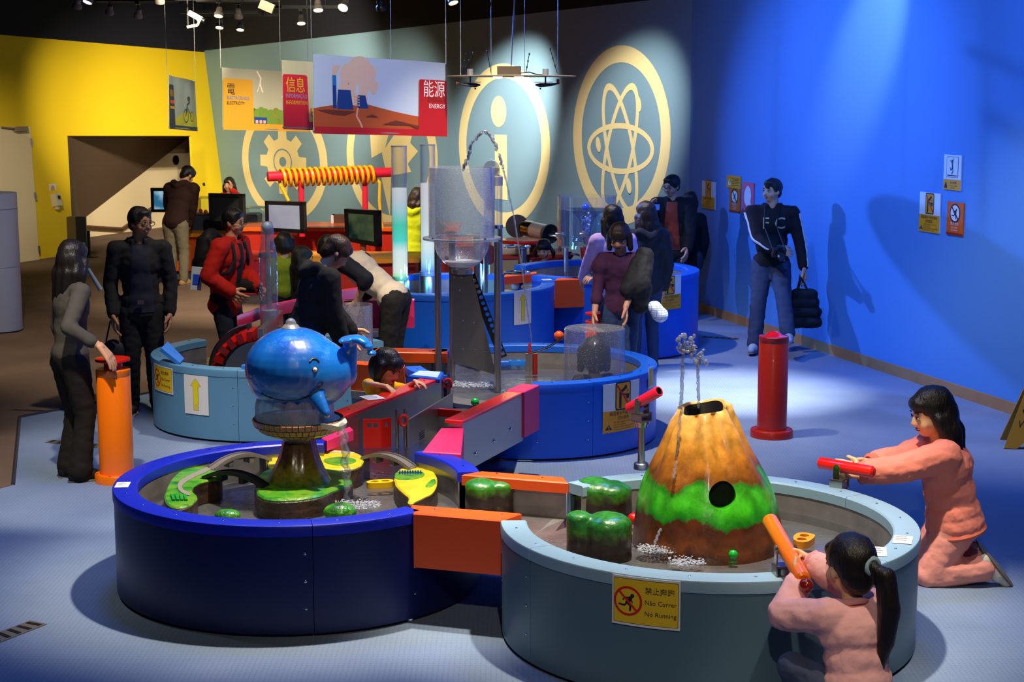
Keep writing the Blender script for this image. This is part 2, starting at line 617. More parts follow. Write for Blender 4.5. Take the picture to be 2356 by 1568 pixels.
# leaning yellow wall with the alcove under the stairs
A0 = PZ(0, 610)
NY = (Cb - A0).cross(Ct - A0).normalized()
if NY.y > 0:
 NY = -NY
def ony(u, v):
 return PP(u, v, A0, NY)
A1 = ony(0, 80)
EY = (Cb - A0).normalized()
L0, L1 = A0 - (Cb - A0) * 0.9, A1 - (Ct - A1) * 0.9
L0.z = 0
hTL, hTR, hBL, hBR = ony(155, 312), ony(440, 312), ony(170, 591.6), ony(453, 561)
def down(p):
 """follow the leaning wall down to the floor"""
 d = Vector((0, 0, -1)) - NY * Vector((0, 0, -1)).dot(NY)
 return p + d * (p.z / -d.z)
def upto(p, q0, q1):
 return p
tTL, tTR = ony(155, 93.2), ony(440, 117.4)
b = MB()
for q in ([L0, hBL, hTL, tTL, L1], [hTL, hTR, tTR, tTL], [hBR, Cb, Ct, tTR, hTR]):
 panel(b, q, NY, 0.05)
b.build('wall_left', YPAINT, smooth=0, kind='structure')
b = MB()
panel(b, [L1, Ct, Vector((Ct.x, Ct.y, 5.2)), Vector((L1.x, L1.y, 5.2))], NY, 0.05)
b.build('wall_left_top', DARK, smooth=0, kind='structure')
bk = -NY * 1.3
nbk = Vector((NY.x, NY.y, 0)).normalized()
pb = hTR + bk
def onalc(u, v):
 return PP(u, v, pb, nbk)
sR, sL = onalc(440, 312), onalc(186, 508)
q1, q2 = down(hBR) + bk * 1.0, down(hTL) + bk
b = MB()
d_ = (sR - sL)
b.add([Vector((sL.x, sL.y, sR.z)) - Vector((d_.x, d_.y, 0)) * 0.35, sR + Vector((d_.x, d_.y, 0)) * 0.25, Vector((sR.x, sR.y, -0.02)) + Vector((d_.x, d_.y, 0)) * 0.25, Vector((sL.x, sL.y, -0.02)) - Vector((d_.x, d_.y, 0)) * 0.35], [(0, 1, 2, 3)])
b.build('wall_alcove', CREAM, smooth=0, kind='structure')
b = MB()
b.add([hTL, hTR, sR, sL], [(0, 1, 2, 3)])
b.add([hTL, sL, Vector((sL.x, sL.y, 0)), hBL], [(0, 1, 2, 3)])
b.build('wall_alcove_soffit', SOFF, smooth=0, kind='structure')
b = MB()
ctr = onalc(403, 368) + nbk * 0.03
b.cyl(ctr, ctr - nbk * 0.05, 0.093, n=24)
b.build('wall_vent', BLACK, label='round black vent high on the cream alcove wall', cat='vent')
b = MB()
hr = [onalc(150, 520), onalc(190, 521), onalc(273, 526), onalc(300, 508), onalc(345, 476)]
b.tube([p + nbk * 0.07 for p in hr], 0.03, 8)
for p in hr[1:4]:
 b.cyl(p, p + nbk * 0.07, 0.012, n=6)
b.build('stair_handrail', mat('brown_rail', '#5d432f', 0.5), label='brown handrail along the cream wall of the alcove', cat='handrail')
# door on the yellow wall
b = MB()
dq = [ony(-48, 292), ony(66, 292), ony(88, 606), ony(-40, 618)]
panel(b, [p + NY * 0.03 for p in dq], NY, 0.06)
dr = b.build('door_1', mat('cream_door_paint', '#f0dcb0', 0.5), smooth=0, kind='structure')
b = MB()
c0 = ony(40, 299) + NY * 0.07
b.obox(c0, (0.28, 0.07, 0.07), rot_to(NY) @ Matrix.Rotation(0, 3, 'Z'))
b.cyl(c0, ony(-5, 294) + NY * 0.07, 0.012, n=6)
b.build('door_closer', mat('closer_grey', '#8d8068', 0.5), dr)
for (u, v) in ((68, 328), (77, 452), (85, 575)):
 p = ony(u, v) + NY * 0.04
 MB().cyl(p - Vector((0, 0, 0.06)), p + Vector((0, 0, 0.06)), 0.018, n=8).build('door_hinge', STEEL, dr)
b = MB()
q = [ony(90, 607), ony(113, 603), ony(113, 594), ony(90, 598)]
panel(b, [p + NY * 0.02 for p in q], NY, 0.02)
b.build('baseboard_left', mat('orange_baseboard', '#d08a50', 0.6), smooth=0, kind='structure')
# ceiling
b = MB().box(-14, 10, -3, 36, 5.2, 5.3)
b.build('ceiling', mat('black_ceiling', (0.004, 0.004, 0.006), 0.9), smooth=0, kind='structure')
# emblems painted on the back wall
EMS = [1.0, 1.0]
def w2(c, x, z, off=0.004):
 x *= EMS[0]
 z *= EMS[1]
 return c + EX * x + Vector((0, 0, z)) + NB * off
def wpoly(b, c, poly, off=0.004):
 pts = [w2(c, x, z, off) for x, z in poly]
 tri = tessellate_polygon([[Vector((x, z, 0)) for x, z in poly]])
 b.add(pts, [tuple(t) for t in tri])
def wring(b, c, r0x, r0z, r1x, r1z, rot=0, n=64, off=0.004, a0=0, a1=360):
 rows = []
 for i in range(n + 1):
  a = math.radians(a0 + (a1 - a0) * i / n)
  row = []
  for rx, rz in ((r0x, r0z), (r1x, r1z)):
   x, z = rx * math.cos(a), rz * math.sin(a)
   row.append(w2(c, x * math.cos(rot) - z * math.sin(rot), x * math.sin(rot) + z * math.cos(rot), off))
  rows.append(row)
 b.grid(rows)
def wdisc(b, c, rx, rz, rot=0, dx=0, dz=0, n=32, off=0.004):
 poly = []
 for i in range(n):
  a = 2 * PI * i / n
  x, z = rx * math.cos(a), rz * math.sin(a)
  poly.append((dx + x * math.cos(rot) - z * math.sin(rot), dz + x * math.sin(rot) + z * math.cos(rot)))
 wpoly(b, c, poly, off)
cg, cb_, ci, ca = onwall(651, 372), onwall(898, 359), onwall(1157, 335), onwall(1427, 312)
# gear
EMS[:] = [1.5, 0.95]
g = thing('wall_emblem', 'cream gear wheel emblem in a ring painted on the teal wall', 'mural', cg)
b = MB()
wring(b, cg, 0.92, 0.92, 1.1, 1.1)
b.build('ring', EMBL, g, smooth=0)
b = MB()
teeth = []
for k in range(8):
 a = k * PI / 4 + PI / 8 * 0
 for da, r in ((-0.26, 0.43), (-0.17, 0.6), (0.17, 0.6), (0.26, 0.43)):
  teeth.append((r * math.sin(a + da), r * math.cos(a + da)))
pts = [w2(cg, x, z) for x, z in teeth] + [w2(cg, 0.3 * math.sin(k * PI / 16), 0.3 * math.cos(k * PI / 16)) for k in range(32)]
outer = [Vector((x, z, 0)) for x, z in teeth]
inner = [Vector((0.09 * math.sin(k * PI / 16), 0.09 * math.cos(k * PI / 16), 0)) for k in range(32)]
tri = tessellate_polygon([outer, inner])
allp = outer + inner
b.add([w2(cg, p.x, p.y) for p in allp], [tuple(t) for t in tri])
b.build('gear', EMBL, g, smooth=0)
b = MB()
wring(b, cg, 0.215, 0.215, 0.24, 0.24, off=0.008)
b.build('hub_line', TEAL, g, smooth=0)
# bolt
EMS[:] = [1.27, 1.0]
g = thing('wall_emblem', 'cream lightning bolt emblem in a ring painted on the teal wall', 'mural', cb_)
b = MB()
wring(b, cb_, 0.92, 0.92, 1.1, 1.1)
b.build('ring', EMBL, g, smooth=0)
b = MB()
wpoly(b, cb_, [(-0.5, 0.5), (0.1, 0.62), (-0.12, 0.12), (0.28, 0.5), (0.62, 0.55), (0.48, 0.22), (0.66, 0.1), (0.42, -0.1), (0.5, -0.22), (0.02, -0.3), (-0.02, -0.95), (-0.25, -0.25), (-0.12, -0.2), (-0.2, 0.05), (-0.46, -0.05)])
b.build('bolt', EMBL, g, smooth=0)
# information
EMS[:] = [1.0, 1.0]
g = thing('wall_emblem', 'cream letter i emblem in a tall ring painted on the teal wall', 'mural', ci)
b = MB()
wring(b, ci, 0.93, 0.93, 1.13, 1.13)
b.build('ring', EMBL, g, smooth=0)
b = MB()
wdisc(b, ci, 0.19, 0.215, dx=-0.1, dz=0.47)
wpoly(b, ci, [(-0.2, 0.15), (0.1, 0.15), (0.12, -0.75), (-0.18, -0.75)])
b.build('letter', EMBL, g, smooth=0)
# atom
EMS[:] = [0.88, 1.0]
g = thing('wall_emblem', 'cream atom emblem with looping orbits painted on the teal wall', 'mural', ca)
b = MB()
wring(b, ca, 0.91, 0.91, 1.12, 1.12)
b.build('ring', EMBL, g, smooth=0)
b = MB()
for rot in (0.0, 1.15, -1.15):
 cc = w2(ca, 0.0, -0.16, 0)
 k_ = 1.0 if rot == 0 else 1.12
 wring(b, cc, 0.69 * k_, 0.25, 0.77 * k_, 0.32, rot=rot * 1.05, off=0.005 + 0.001 * rot)
b.build('orbit', EMBL, g, smooth=0)
for x, z in ((-0.5, -0.12), (0.22, -0.62), (0.42, 0.4)):
 b = MB()
 wdisc(b, ca, 0.055, 0.1, rot=0.3, dx=x, dz=z, off=0.009)
 b.build('electron', EMBL, g, smooth=0)
# ================================================================== water tubs
def tub(name, label, c, r, h, rimw, panel_m, rim_m, arcs, seams, plinth=True, water_z=None, low=None, screws=True):
 c = Vector((c[0], c[1], 0))
 t = thing(name, label, 'water table', c)
 low = low if low is not None else h - 0.25
 wz = h - 0.15 if water_z is None else water_z
 for (a0, a1) in arcs:
  cuts = [a0] + sorted(s for s in seams if a0 < s < a1) + [a1]
  g = math.degrees(0.0016 / r)
  for s0, s1 in zip(cuts[:-1], cuts[1:]):
   q0, q1 = s0 + (g if s0 != a0 else 0), s1 - (g if s1 != a1 else 0)
   n = max(6, int(abs(q1 - q0) / 3))
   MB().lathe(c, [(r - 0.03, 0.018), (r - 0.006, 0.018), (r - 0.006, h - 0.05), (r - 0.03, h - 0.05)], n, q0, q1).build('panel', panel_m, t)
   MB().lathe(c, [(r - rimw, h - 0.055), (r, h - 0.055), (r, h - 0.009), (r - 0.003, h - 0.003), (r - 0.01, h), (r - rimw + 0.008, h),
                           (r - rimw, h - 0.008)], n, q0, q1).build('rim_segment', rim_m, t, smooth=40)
  n = max(6, int(abs(a1 - a0) / 4))
  MB().lathe(c, [(r - rimw + 0.004, wz - 0.08), (r - rimw + 0.012, wz - 0.08), (r - rimw + 0.012, h - 0.05), (r - rimw + 0.004, h - 0.05)], n, a0, a1).build('inner_skirt', STEEL_D, t)
  if screws:
   k = max(2, int((a1 - a0) / 17))
   for i in range(k):
    a = math.radians(a0 + (a1 - a0) * (i + 0.5) / k)
    stamp('screw', screw_mesh, c + Vector(((r - rimw / 2) * math.cos(a), (r - rimw / 2) * math.sin(a), h)), CHROME, t, 'screw')
   for sa in cuts:
    for da in (-2.2,):
     for z in (0.14, h * 0.5, h - 0.14):
      a = math.radians(sa + da if sa != a0 else sa + 2.2)
      R = Vector((math.cos(a), math.sin(a), 0)).to_track_quat('Z', 'Y').to_matrix()
      stamp('screw', screw_mesh, c + Vector(((r - 0.006) * math.cos(a), (r - 0.006) * math.sin(a), z)), CHROME, t, 'screw', R)
 # below the channels the drum still closes
 full = sorted(arcs)
 gaps = []
 for i in range(len(full)):
  e0 = full[i][1]
  e1 = full[(i + 1) % len(full)][0] + (360 if i == len(full) - 1 else 0)
  if e1 - e0 > 1:
   gaps.append((e0, e1))
 for g0, g1 in gaps:
  MB().lathe(c, [(r - 0.03, 0.018), (r - 0.006, 0.018), (r - 0.006, low), (r - 0.03, low)], max(4, int((g1 - g0) / 4)), g0, g1).build('panel', panel_m, t)
 MB().cyl(c + Vector((0, 0, 0)), c + Vector((0, 0, 0.05)), r - 0.05, n=64).build('plinth', BLACK, t)
 MB().cyl(c + Vector((0, 0, wz - 0.075)), c + Vector((0, 0, wz - 0.045)), r - rimw + 0.004, n=64).build('basin', STEEL_D, t)
 return t
WATER = clear_mat('shallow_water', (0.9, 0.93, 0.95), gloss=0.04, rough=0.02, bump=0.25, bscale=22)
T1, T2, T3, T4, T5, T6 = (-1.12, 8.27), (0.93, 7.43), (0.14, 11.97), (-1.88, 12.55), (-0.54, 14.95), (0.93, 16.22)
R1, R2, R3, R4, R5, R6 = 0.96, 0.985, 0.955, 0.955, 0.94, 0.965
tub('water_tub', 'round navy blue water tub holding the whale fountain', T1, R1, 0.55, 0.125, mat('shaded_navy_laminate', '#081250', 0.4), NAVY, [(8, 47), (88, 315)], [95, 190, 281], water_z=0.4)  # panel navy is the rim colour darkened, shade of the front put in
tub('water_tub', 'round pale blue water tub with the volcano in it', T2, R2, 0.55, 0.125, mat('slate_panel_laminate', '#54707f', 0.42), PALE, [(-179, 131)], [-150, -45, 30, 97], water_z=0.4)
tub('water_tub', 'round bright blue water tub under the clear funnel tank', T3, R3, 0.55, 0.125, MIDB, MIDB, [(-90, 146), (192, 224)], [-63, 20, 80], water_z=0.4)
tub('water_tub', 'round slate blue water tub with the waterwheel', T4, R4, 0.55, 0.125, SLATE, SLATE, [(30, 72), (140, 315)], [178, 262], water_z=0.4)
tub('water_tub', 'tall bright blue water tub with the glowing bubble columns', T5, R5, 0.8, 0.13, MIDB, MIDB, [(-135, 2), (60, 130)], [-80, -97], water_z=0.66, low=0.45)
tub('water_tub', 'tall bright blue water tub under the whirlpool tank', T6, R6, 0.8, 0.13, MIDB, MIDB, [(-140, 160)], [-60, 40], water_z=0.66, low=0.45)
def pool(pts, z, label):
 b = MB()
 poly = [(p[0], p[1]) for p in pts]
 tri = tessellate_polygon([[Vector((x, y, 0)) for x, y in poly]])
 b.add([(x, y, z) for x, y in poly], [tuple(t) for t in tri])
 return b.build('pool_water', WATER, smooth=0, label=label, cat='water', kind='stuff')
def circ(c, r, a0=0, a1=360, n=48):
 return [(c[0] + r * math.cos(math.radians(a0 + (a1 - a0) * i / n)), c[1] + r * math.sin(math.radians(a0 + (a1 - a0) * i / n))) for i in range(n + (0 if a1 - a0 >= 360 else 1))]
pool(circ(T1, R1 - 0.125), 0.40, 'rippling shallow water around the whale fountain')
pool(circ(T2, R2 - 0.125), 0.40, 'shallow water around the volcano')
pool(circ(T3, R3 - 0.125), 0.40, 'shallow water below the clear funnel tank')
pool(circ(T4, R4 - 0.125), 0.40, 'shallow water around the waterwheel')
pool(circ(T5, R5 - 0.13), 0.66, 'blue lit water around the bubble columns')
pool(circ(T6, R6 - 0.13), 0.66, 'dark water under the whirlpool tank')
# ------------------------------------------------------------------ channels between the tubs
def wallseg(b, p, q, z0, z1, t, side=1):
 p, q = Vector((p[0], p[1], 0)), Vector((q[0], q[1], 0))
 d = (q - p).normalized()
 n = Vector((-d.y, d.x, 0)) * side * t
 b.prism([p, q, q + n, p + n], z0, z1, 0.006)
def screws_on(t, pts, z):
 for p in pts:
  stamp('screw', screw_mesh, (p[0], p[1], z), CHROME, t, 'screw')
# orange channel, whale tub to volcano tub
t = thing('water_channel', 'orange sided channel joining the navy tub and the pale blue tub', 'water channel', (-0.15, 7.9, 0.28))
MB().prism([(-.499, 7.71), (.046, 7.544), (-.055, 7.412), (-.476, 7.545)], 0.28, 0.55, 0.006).build('near_wall', ORANGE, t)
fw = [PZ(u, v, .55) for u, v in ((1062, 1091), (1308, 1110), (1297, 1097), (1108, 1083))]
MB().prism([(p.x, p.y) for p in fw], 0.492, 0.55, 0.006).build('far_wall', ORANGE, t)
MB().prism([(fw[0].x + .03, fw[0].y + .04), (fw[1].x - .01, fw[1].y + .04), (fw[2].x, fw[2].y), (fw[3].x, fw[3].y)], 0.30, 0.495).build('far_skirt', STEEL_D, t)
MB().prism([(-.5, 7.6), (.1, 7.46), (.29, 8.25), (-.22, 8.5)], 0.29, 0.345).build('channel_floor', STEEL_D, t)
screws_on(t, [(-0.38, 7.62), (-0.05, 7.52), (-0.08, 8.37), (0.16, 8.27)], 0.55)
pool([(-.5, 7.69), (.06, 7.53), (.27, 8.2), (-.2, 8.42)], 0.398, 'shallow water in the orange channel')
# steel lock channel, whale tub to funnel tub
t = thing('lock_channel', 'steel canal with red capped walls running to the whale tub', 'water channel', (-0.45, 10.1, 0.2))
pR0, pR1 = Vector((-.298, 9.5, 0)), Vector((.072, 10.43, 0))
dR = (pR1 - pR0).normalized()
nR = Vector((-dR.y, dR.x, 0))
b = MB()
b.prism([pR0, pR1, pR1 + nR * 0.1, pR0 + nR * 0.1], 0.28, 0.585)
b.build('right_wall', STEEL, t)
MB().prism([pR0 - dR * 0.005 - nR * 0.004, pR1, pR1 + nR * 0.11, pR0 + nR * 0.115 - dR * 0.005], 0.585, 0.605, 0.004).build('right_cap', RED, t)
MB().prism([pR1 - nR * 0.012, pR1 + dR * 0.27 - nR * 0.012, pR1 + dR * 0.27 + nR * 0.12, pR1 + nR * 0.12], 0.3, 0.61, 0.006).build('pink_block', PINK, t)
MB().prism([(-.505, 8.86), (-.285, 8.8), (-.29, 9.5), (-.43, 9.5)], 0.40, 0.56, 0.006).build('pink_block', PINK, t)
for f, z in ((0.2, 0.36), (0.5, 0.38), (0.78, 0.40)):
 p = pR0.lerp(pR1, f) - nR * 0.001
 R = (-nR).to_track_quat('Z', 'Y').to_matrix()
 stamp('bolt', lambda b: b.lathe((0, 0, 0), [(0.0001, 0.012), (0.008, 0.009), (0.011, 0.002), (0.013, 0)], n=10, closed=False), (p.x, p.y, z), CHROME, t, 'bolt', R)
pL0, pL1 = Vector((-1.02, 9.66, 0)), Vector((-.49, 10.98, 0))
dL = (pL1 - pL0).normalized()
nL = Vector((-dL.y, dL.x, 0))
MB().prism([pL0, pL1, pL1 + nL * 0.02, pL0 + nL * 0.02], 0.3, 0.583).build('left_wall', STEEL, t)
MB().prism([pL0 + nL * 0.02, pL1 + nL * 0.02, pL1 + nL * 0.09, pL0 + nL * 0.09], 0.24, 0.575).build('left_backing', ORANGE, t)
MB().prism([pL0, pL1, pL1 + nL * 0.13, pL0 + nL * 0.13], 0.583, 0.605, 0.004).build('left_cap', RED, t)
k0, k1 = PZ(752, 1012, .56), PZ(813, 987, .56)
MB().prism([(k0.x, k0.y), (k1.x, k1.y), (k1.x - .03, k1.y + .09), (k0.x - .04, k0.y + .07)], 0.495, 0.56, 0.006).build('pink_block', PINK, t)
MB().prism([(-1.06, 9.0), (-.3, 8.75), (-.29, 9.6), (.0, 10.4), (.05, 11.1), (-.62, 11.2), (-.98, 9.75)], 0.29, 0.352).build('channel_floor', STEEL, t)
screws_on(t, [pL0.lerp(pL1, f) + nL * 0.065 for f in (0.12, 0.4, 0.9)] + [pR0.lerp(pR1, f) + nR * 0.055 for f in (0.12, 0.5, 0.8)], 0.605)
# dividing plate with the two lock gates
q0, q1 = Vector((-.64, 9.82, 0)), Vector((-.40, 10.72, 0))
dq_ = (q1 - q0).normalized()
nq = Vector((-dq_.y, dq_.x, 0))
MB().prism([q0, q1, q1 + nq * 0.012, q0 + nq * 0.012], 0.35, 0.545).build('divider_plate', STEEL, t)
for k, f in enumerate((0.22, 0.24, 0.98, 1.0)):
 pass
b = MB()
for i in range(4):
 z = 0.375 + i * 0.014
 p = q0.lerp(q1, 0.27) - nq * 0.002
 b.cyl(p + Vector((0, 0, z)) - dq_ * 0.05, p + Vector((0, 0, z)) + dq_ * 0.05, 0.003, n=6)
b.build('vent_slots', BLACK, t)
def gate(label, p, d, w, z0, z1, bend):
 """bent red gate with two holes"""
 g = thing('lock_gate', label, 'gate', (p.x, p.y, z0))
 b = MB()
 hole = [(0.3, 0.78), (0.62, 0.78)]
 n = Vector((-d.y, d.x, 0))
 for (a0, a1, holes, dd) in ((0, w, 2, d), (w, w + bend, 1, (d + n * 0.75).normalized())):
  o = p if a0 == 0 else p + d * w
  L = a1 - a0
  outer = [(0, 0), (L, 0), (L, z1 - z0), (0, z1 - z0)]
  hs = []
  r = 0.017
  for i in range(holes):
   cx = L * (0.33 + 0.34 * i) if holes == 2 else L * 0.5
   hs.append([Vector((cx + r * math.cos(2 * PI * k / 14) * (1 if holes == 2 else 0.8), (z1 - z0) * 0.78 + r * math.sin(2 * PI * k / 14), 0)) for k in range(14)])
  lo = [Vector((x, z, 0)) for x, z in outer]
  tri = tessellate_polygon([lo] + hs)
  al = lo + [q for h in hs for q in h]
  nn = Vector((-dd.y, dd.x, 0)) * 0.004
  for sgn in (1, -1):
   b.add([o + dd * q.x + Vector((0, 0, z0 + q.y)) + nn * sgn for q in al], [tuple(tt) for tt in tri])
  for loop in [lo] + hs:
   k = len(loop)
   vs = [o + dd * q.x + Vector((0, 0, z0 + q.y)) + nn * s for s in (1, -1) for q in loop]
   b.add(vs, [(i, (i + 1) % k, k + (i + 1) % k, k + i) for i in range(k)])
 b.build('gate_leaf', RED, g, smooth=0)
 return g
g0 = PZ(836, 1030, 0.36)
gate('bent red lock gate with holes nearest the whale tub', Vector((g0.x, g0.y, 0)), Vector((1, 0.02, 0)).normalized(), 0.115, 0.36, 0.545, 0.07)
g0 = PZ(966, 935, 0.42)
gate('smaller red lock gate with holes below the toddler’s hand'.replace('’', "'"), Vector((g0.x, g0.y, 0)), Vector((1, 0.18, 0)).normalized(), 0.085, 0.40, 0.575, 0.03)
def lock_handle(label, base, d):
 h = thing('lock_post_pair', label, 'lock', (base.x, base.y, 0.35))
 for s in (0, 1):
  p = base + d * (0.05 * s) + Vector((0, 0.03 * s, 0))
  MB().lathe((p.x, p.y, 0), [(0.0001, 0.36), (0.012, 0.36), (0.012, 0.595), (0.009, 0.605), (0.0001, 0.607)], n=12, closed=False).build('post', CHROME, h)
 p = base + d * 0.045
 b = MB()
 pts = [(p.x + 0.024 * math.cos(2 * PI * i / 20), p.y - 0.02, 0.535 + 0.034 * math.sin(2 * PI * i / 20)) for i in range(20)]
 b.tube(pts, 0.009, 8, closed=True)
 b.build('grip_ring', RED, h)
 return h
b0 = PZ(914, 1030, 0.36)
lock_handle('steel lock posts with a red ring beside the bent gate', Vector((b0.x, b0.y, 0)), Vector((1, 0.25, 0)).normalized())
b0 = PZ(1017, 938, 0.36)
lock_handle('steel lock posts with a red ring at the far end of the canal', Vector((b0.x, b0.y, 0)), Vector((1, 0.25, 0)).normalized())
b = MB()
p0_, p1_ = PZ(1003, 950, 0.47), PZ(1062, 955, 0.47)
b.prism([(p0_.x, p0_.y), (p1_.x, p1_.y), (p1_.x, p1_.y + 0.03), (p0_.x, p0_.y + 0.03)], 0.45, 0.50)
b.build('cross_bar_red', RED, t)
b = MB()
b.prism([(p0_.x - 0.005, p0_.y), (p1_.x, p1_.y), (p1_.x, p1_.y + 0.02), (p0_.x - 0.005, p0_.y + 0.02)], 0.355, 0.45)
b.build('weir_plate', STEEL, t)
pool([(-1.04, 9.02), (-.32, 8.8), (-.31, 9.55), (-.02, 10.4), (.03, 11.05), (-.6, 11.15), (-.97, 9.75)], 0.362, 'thin film of water in the steel canal')
# orange channel, waterwheel tub to funnel tub
t = thing('water_channel', 'orange sided channel behind the toddler in yellow', 'water channel', (-0.9, 12.2, 0.28))
MB().prism([(-1.07, 12.66), (-.505, 12.6), (-.505, 12.39), (-1.1, 12.46)], 0.47, 0.55, 0.006).build('far_wall', ORANGE, t)
MB().prism([(-1.07, 12.6), (-.505, 12.56), (-.505, 12.48), (-1.1, 12.54)], 0.3, 0.475).build('far_skirt', STEEL_D, t)
MB().prism([(-1.24, 11.93), (-.80, 11.72), (-.80, 11.85), (-1.2, 12.04)], 0.28, 0.55, 0.006).build('near_wall', ORANGE, t)
MB().prism([(-1.25, 11.9), (-.76, 11.7), (-.5, 12.6), (-1.1, 12.62)], 0.29, 0.345).build('channel_floor', STEEL_D, t)
screws_on(t, [(-.95, 12.55), (-.65, 12.5), (-1.1, 11.94)], 0.55)
pool([(-1.2, 11.97), (-.78, 11.8), (-.5, 12.5), (-1.1, 12.55)], 0.398, 'shallow water in the orange channel behind the toddler')
# orange bridge between the two tall tubs
t = thing('water_channel', 'orange sided channel joining the two tall blue tubs', 'water channel', (0.3, 15.6, 0.5))
MB().prism([(.405, 15.2), (.43, 15.34), (.70, 15.5), (.72, 15.3)], 0.53, 0.80, 0.006).build('near_wall', ORANGE, t)
pf0, pf1 = PZ(1160, 636, 0.8), PZ(1235, 628, 0.8)
MB().prism([(pf0.x, pf0.y), (pf1.x, pf1.y), (pf1.x, pf1.y + 0.15), (pf0.x, pf0.y + 0.15)], 0.72, 0.8, 0.006).build('far_wall', ORANGE, t)
MB().prism([(.3, 15.2), (.72, 15.4), (.4, 16.1), (-.15, 15.8)], 0.56, 0.61).build('channel_floor', STEEL_D, t)
# pink channel behind the waterwheel tub
t = thing('water_channel', 'pink sided channel behind the leaning man in the two-tone shirt', 'water channel', (-1.6, 14.2, 0.4))
a0, a1 = PZ(952, 690, 0.8), PZ(905, 700, 0.8)
MB().prism([(a0.x, a0.y), (a0.x, a0.y + 0.12), (-1.75, 13.72), (-1.75, 13.58)], 0.56, 0.80, 0.006).build('near_wall', PINK, t)
far = [PZ(u, v, 0.8) for u, v in ((850, 660), (760, 672), (680, 690), (600, 706), (545, 726))]
far2 = [p + Vector((0.02, 0.16, 0)) for p in far]
MB().prism([(p.x, p.y) for p in far] + [(p.x, p.y) for p in reversed(far2)], 0.70, 0.80, 0.006).build('far_wall', PINK, t)
MB().prism([(-2.4, 13.3), (-1.0, 14.2), (-.95, 14.7), (-1.3, 15.0), (-2.3, 14.0)], 0.42, 0.47).build('channel_floor', STEEL_D, t)
# ================================================================== people
from mathutils.bvhtree import BVHTree
def smin_cap(b, p0, r0, p1, r1, n=12):
 """closed capsule with hemispherical ends"""
 p0, p1 = Vector(p0), Vector(p1)
 d = p1 - p0
 L = d.length
 if L < 1e-5:
  return b.ell(p0, max(r0, r1), n, 8)
 R = rot_to(d)
 prof = []
 for i in range(0, 5):
  a = PI / 2 * i / 4
  prof.append((max(1e-4, r0 * math.sin(a)), -r0 * math.cos(a)))
 for i in range(0, 5):
  a = PI / 2 * i / 4
  prof.append((max(1e-4, r1 * math.cos(a)), L + r1 * math.sin(a)))
 vs = []
 for i in range(n):
  a = 2 * PI * i / n
  for r, z in prof:
   vs.append(p0 + R @ Vector((r * math.cos(a), r * math.sin(a), z)))
 k = len(prof)
 fs = []
 for i in range(n):
  j = (i + 1) % n
  for q in range(k - 1):
   fs.append((i * k + q, j * k + q, j * k + q + 1, i * k + q + 1))
 fs.append(tuple(j * k for j in range(n - 1, -1, -1)))
 fs.append(tuple(j * k + k - 1 for j in range(n)))
 return b.add(vs, fs)
WORK = bpy.data.scenes.new('workbench')
def remesh(b, vox, it=5, fold=0.0, fscale=14.0, stretch=1.0):
 """union of the overlapping volumes in b as one smooth mesh"""
 me = bpy.data.meshes.new('tmp')
 me.from_pydata([tuple(p) for p in b.v], [], b.f)
 o = bpy.data.objects.new('tmp', me)
 WORK.collection.objects.link(o)
 r = o.modifiers.new('r', 'REMESH')
 r.mode = 'VOXEL'
 r.voxel_size = vox
 s = o.modifiers.new('s', 'SMOOTH')
 s.factor = 0.5
 s.iterations = it
 WORK.view_layers[0].update()
 dg = WORK.view_layers[0].depsgraph
 out = bpy.data.meshes.new_from_object(o.evaluated_get(dg))
 bpy.data.objects.remove(o)
 bpy.data.meshes.remove(me)
 if fold:
  n = len(out.vertices)
  co, no = [0.0] * (3 * n), [0.0] * (3 * n)
  out.vertices.foreach_get('co', co)
  out.vertices.foreach_get('normal', no)
  for i in range(0, 3 * n, 3):
   p = Vector((co[i] * fscale, co[i + 1] * fscale, co[i + 2] * fscale * stretch))
   k = fold * (noise.noise(p) + 0.6 * abs(noise.noise(p * 2.1)) - 0.2)
   co[i] += no[i] * k
   co[i + 1] += no[i + 1] * k
   co[i + 2] += no[i + 2] * k
  out.vertices.foreach_set('co', co)
  out.update()
 out.polygons.foreach_set('use_smooth', [True] * len(out.polygons))
 return out
def obj(name, me, m, parent, **props):
 me.materials.clear()
 me.materials.append(m)
 me.name = name
 o = bpy.data.objects.new(name, me)
 COL.objects.link(o)
 o.parent = parent
 return ptag(o, **props)
def cloth(name, c, rough=0.85):
 return mat('cloth_' + name, c, rough, bump=0.12, bscale=90, spec=0.3)
def skin_mat(name, c):
 if name in MATS:
  return MATS[name]
 m = mat(name, c, 0.5, spec=0.35)
 b = m.node_tree.nodes['Principled BSDF']
 b.inputs['Subsurface Weight'].default_value = 0.12
 b.inputs['Subsurface Radius'].default_value = (0.5, 0.2, 0.1)
 b.inputs['Subsurface Scale'].default_value = 0.02
 return m
SKIN = skin_mat('skin', '#d9a27a')
HAIR = None
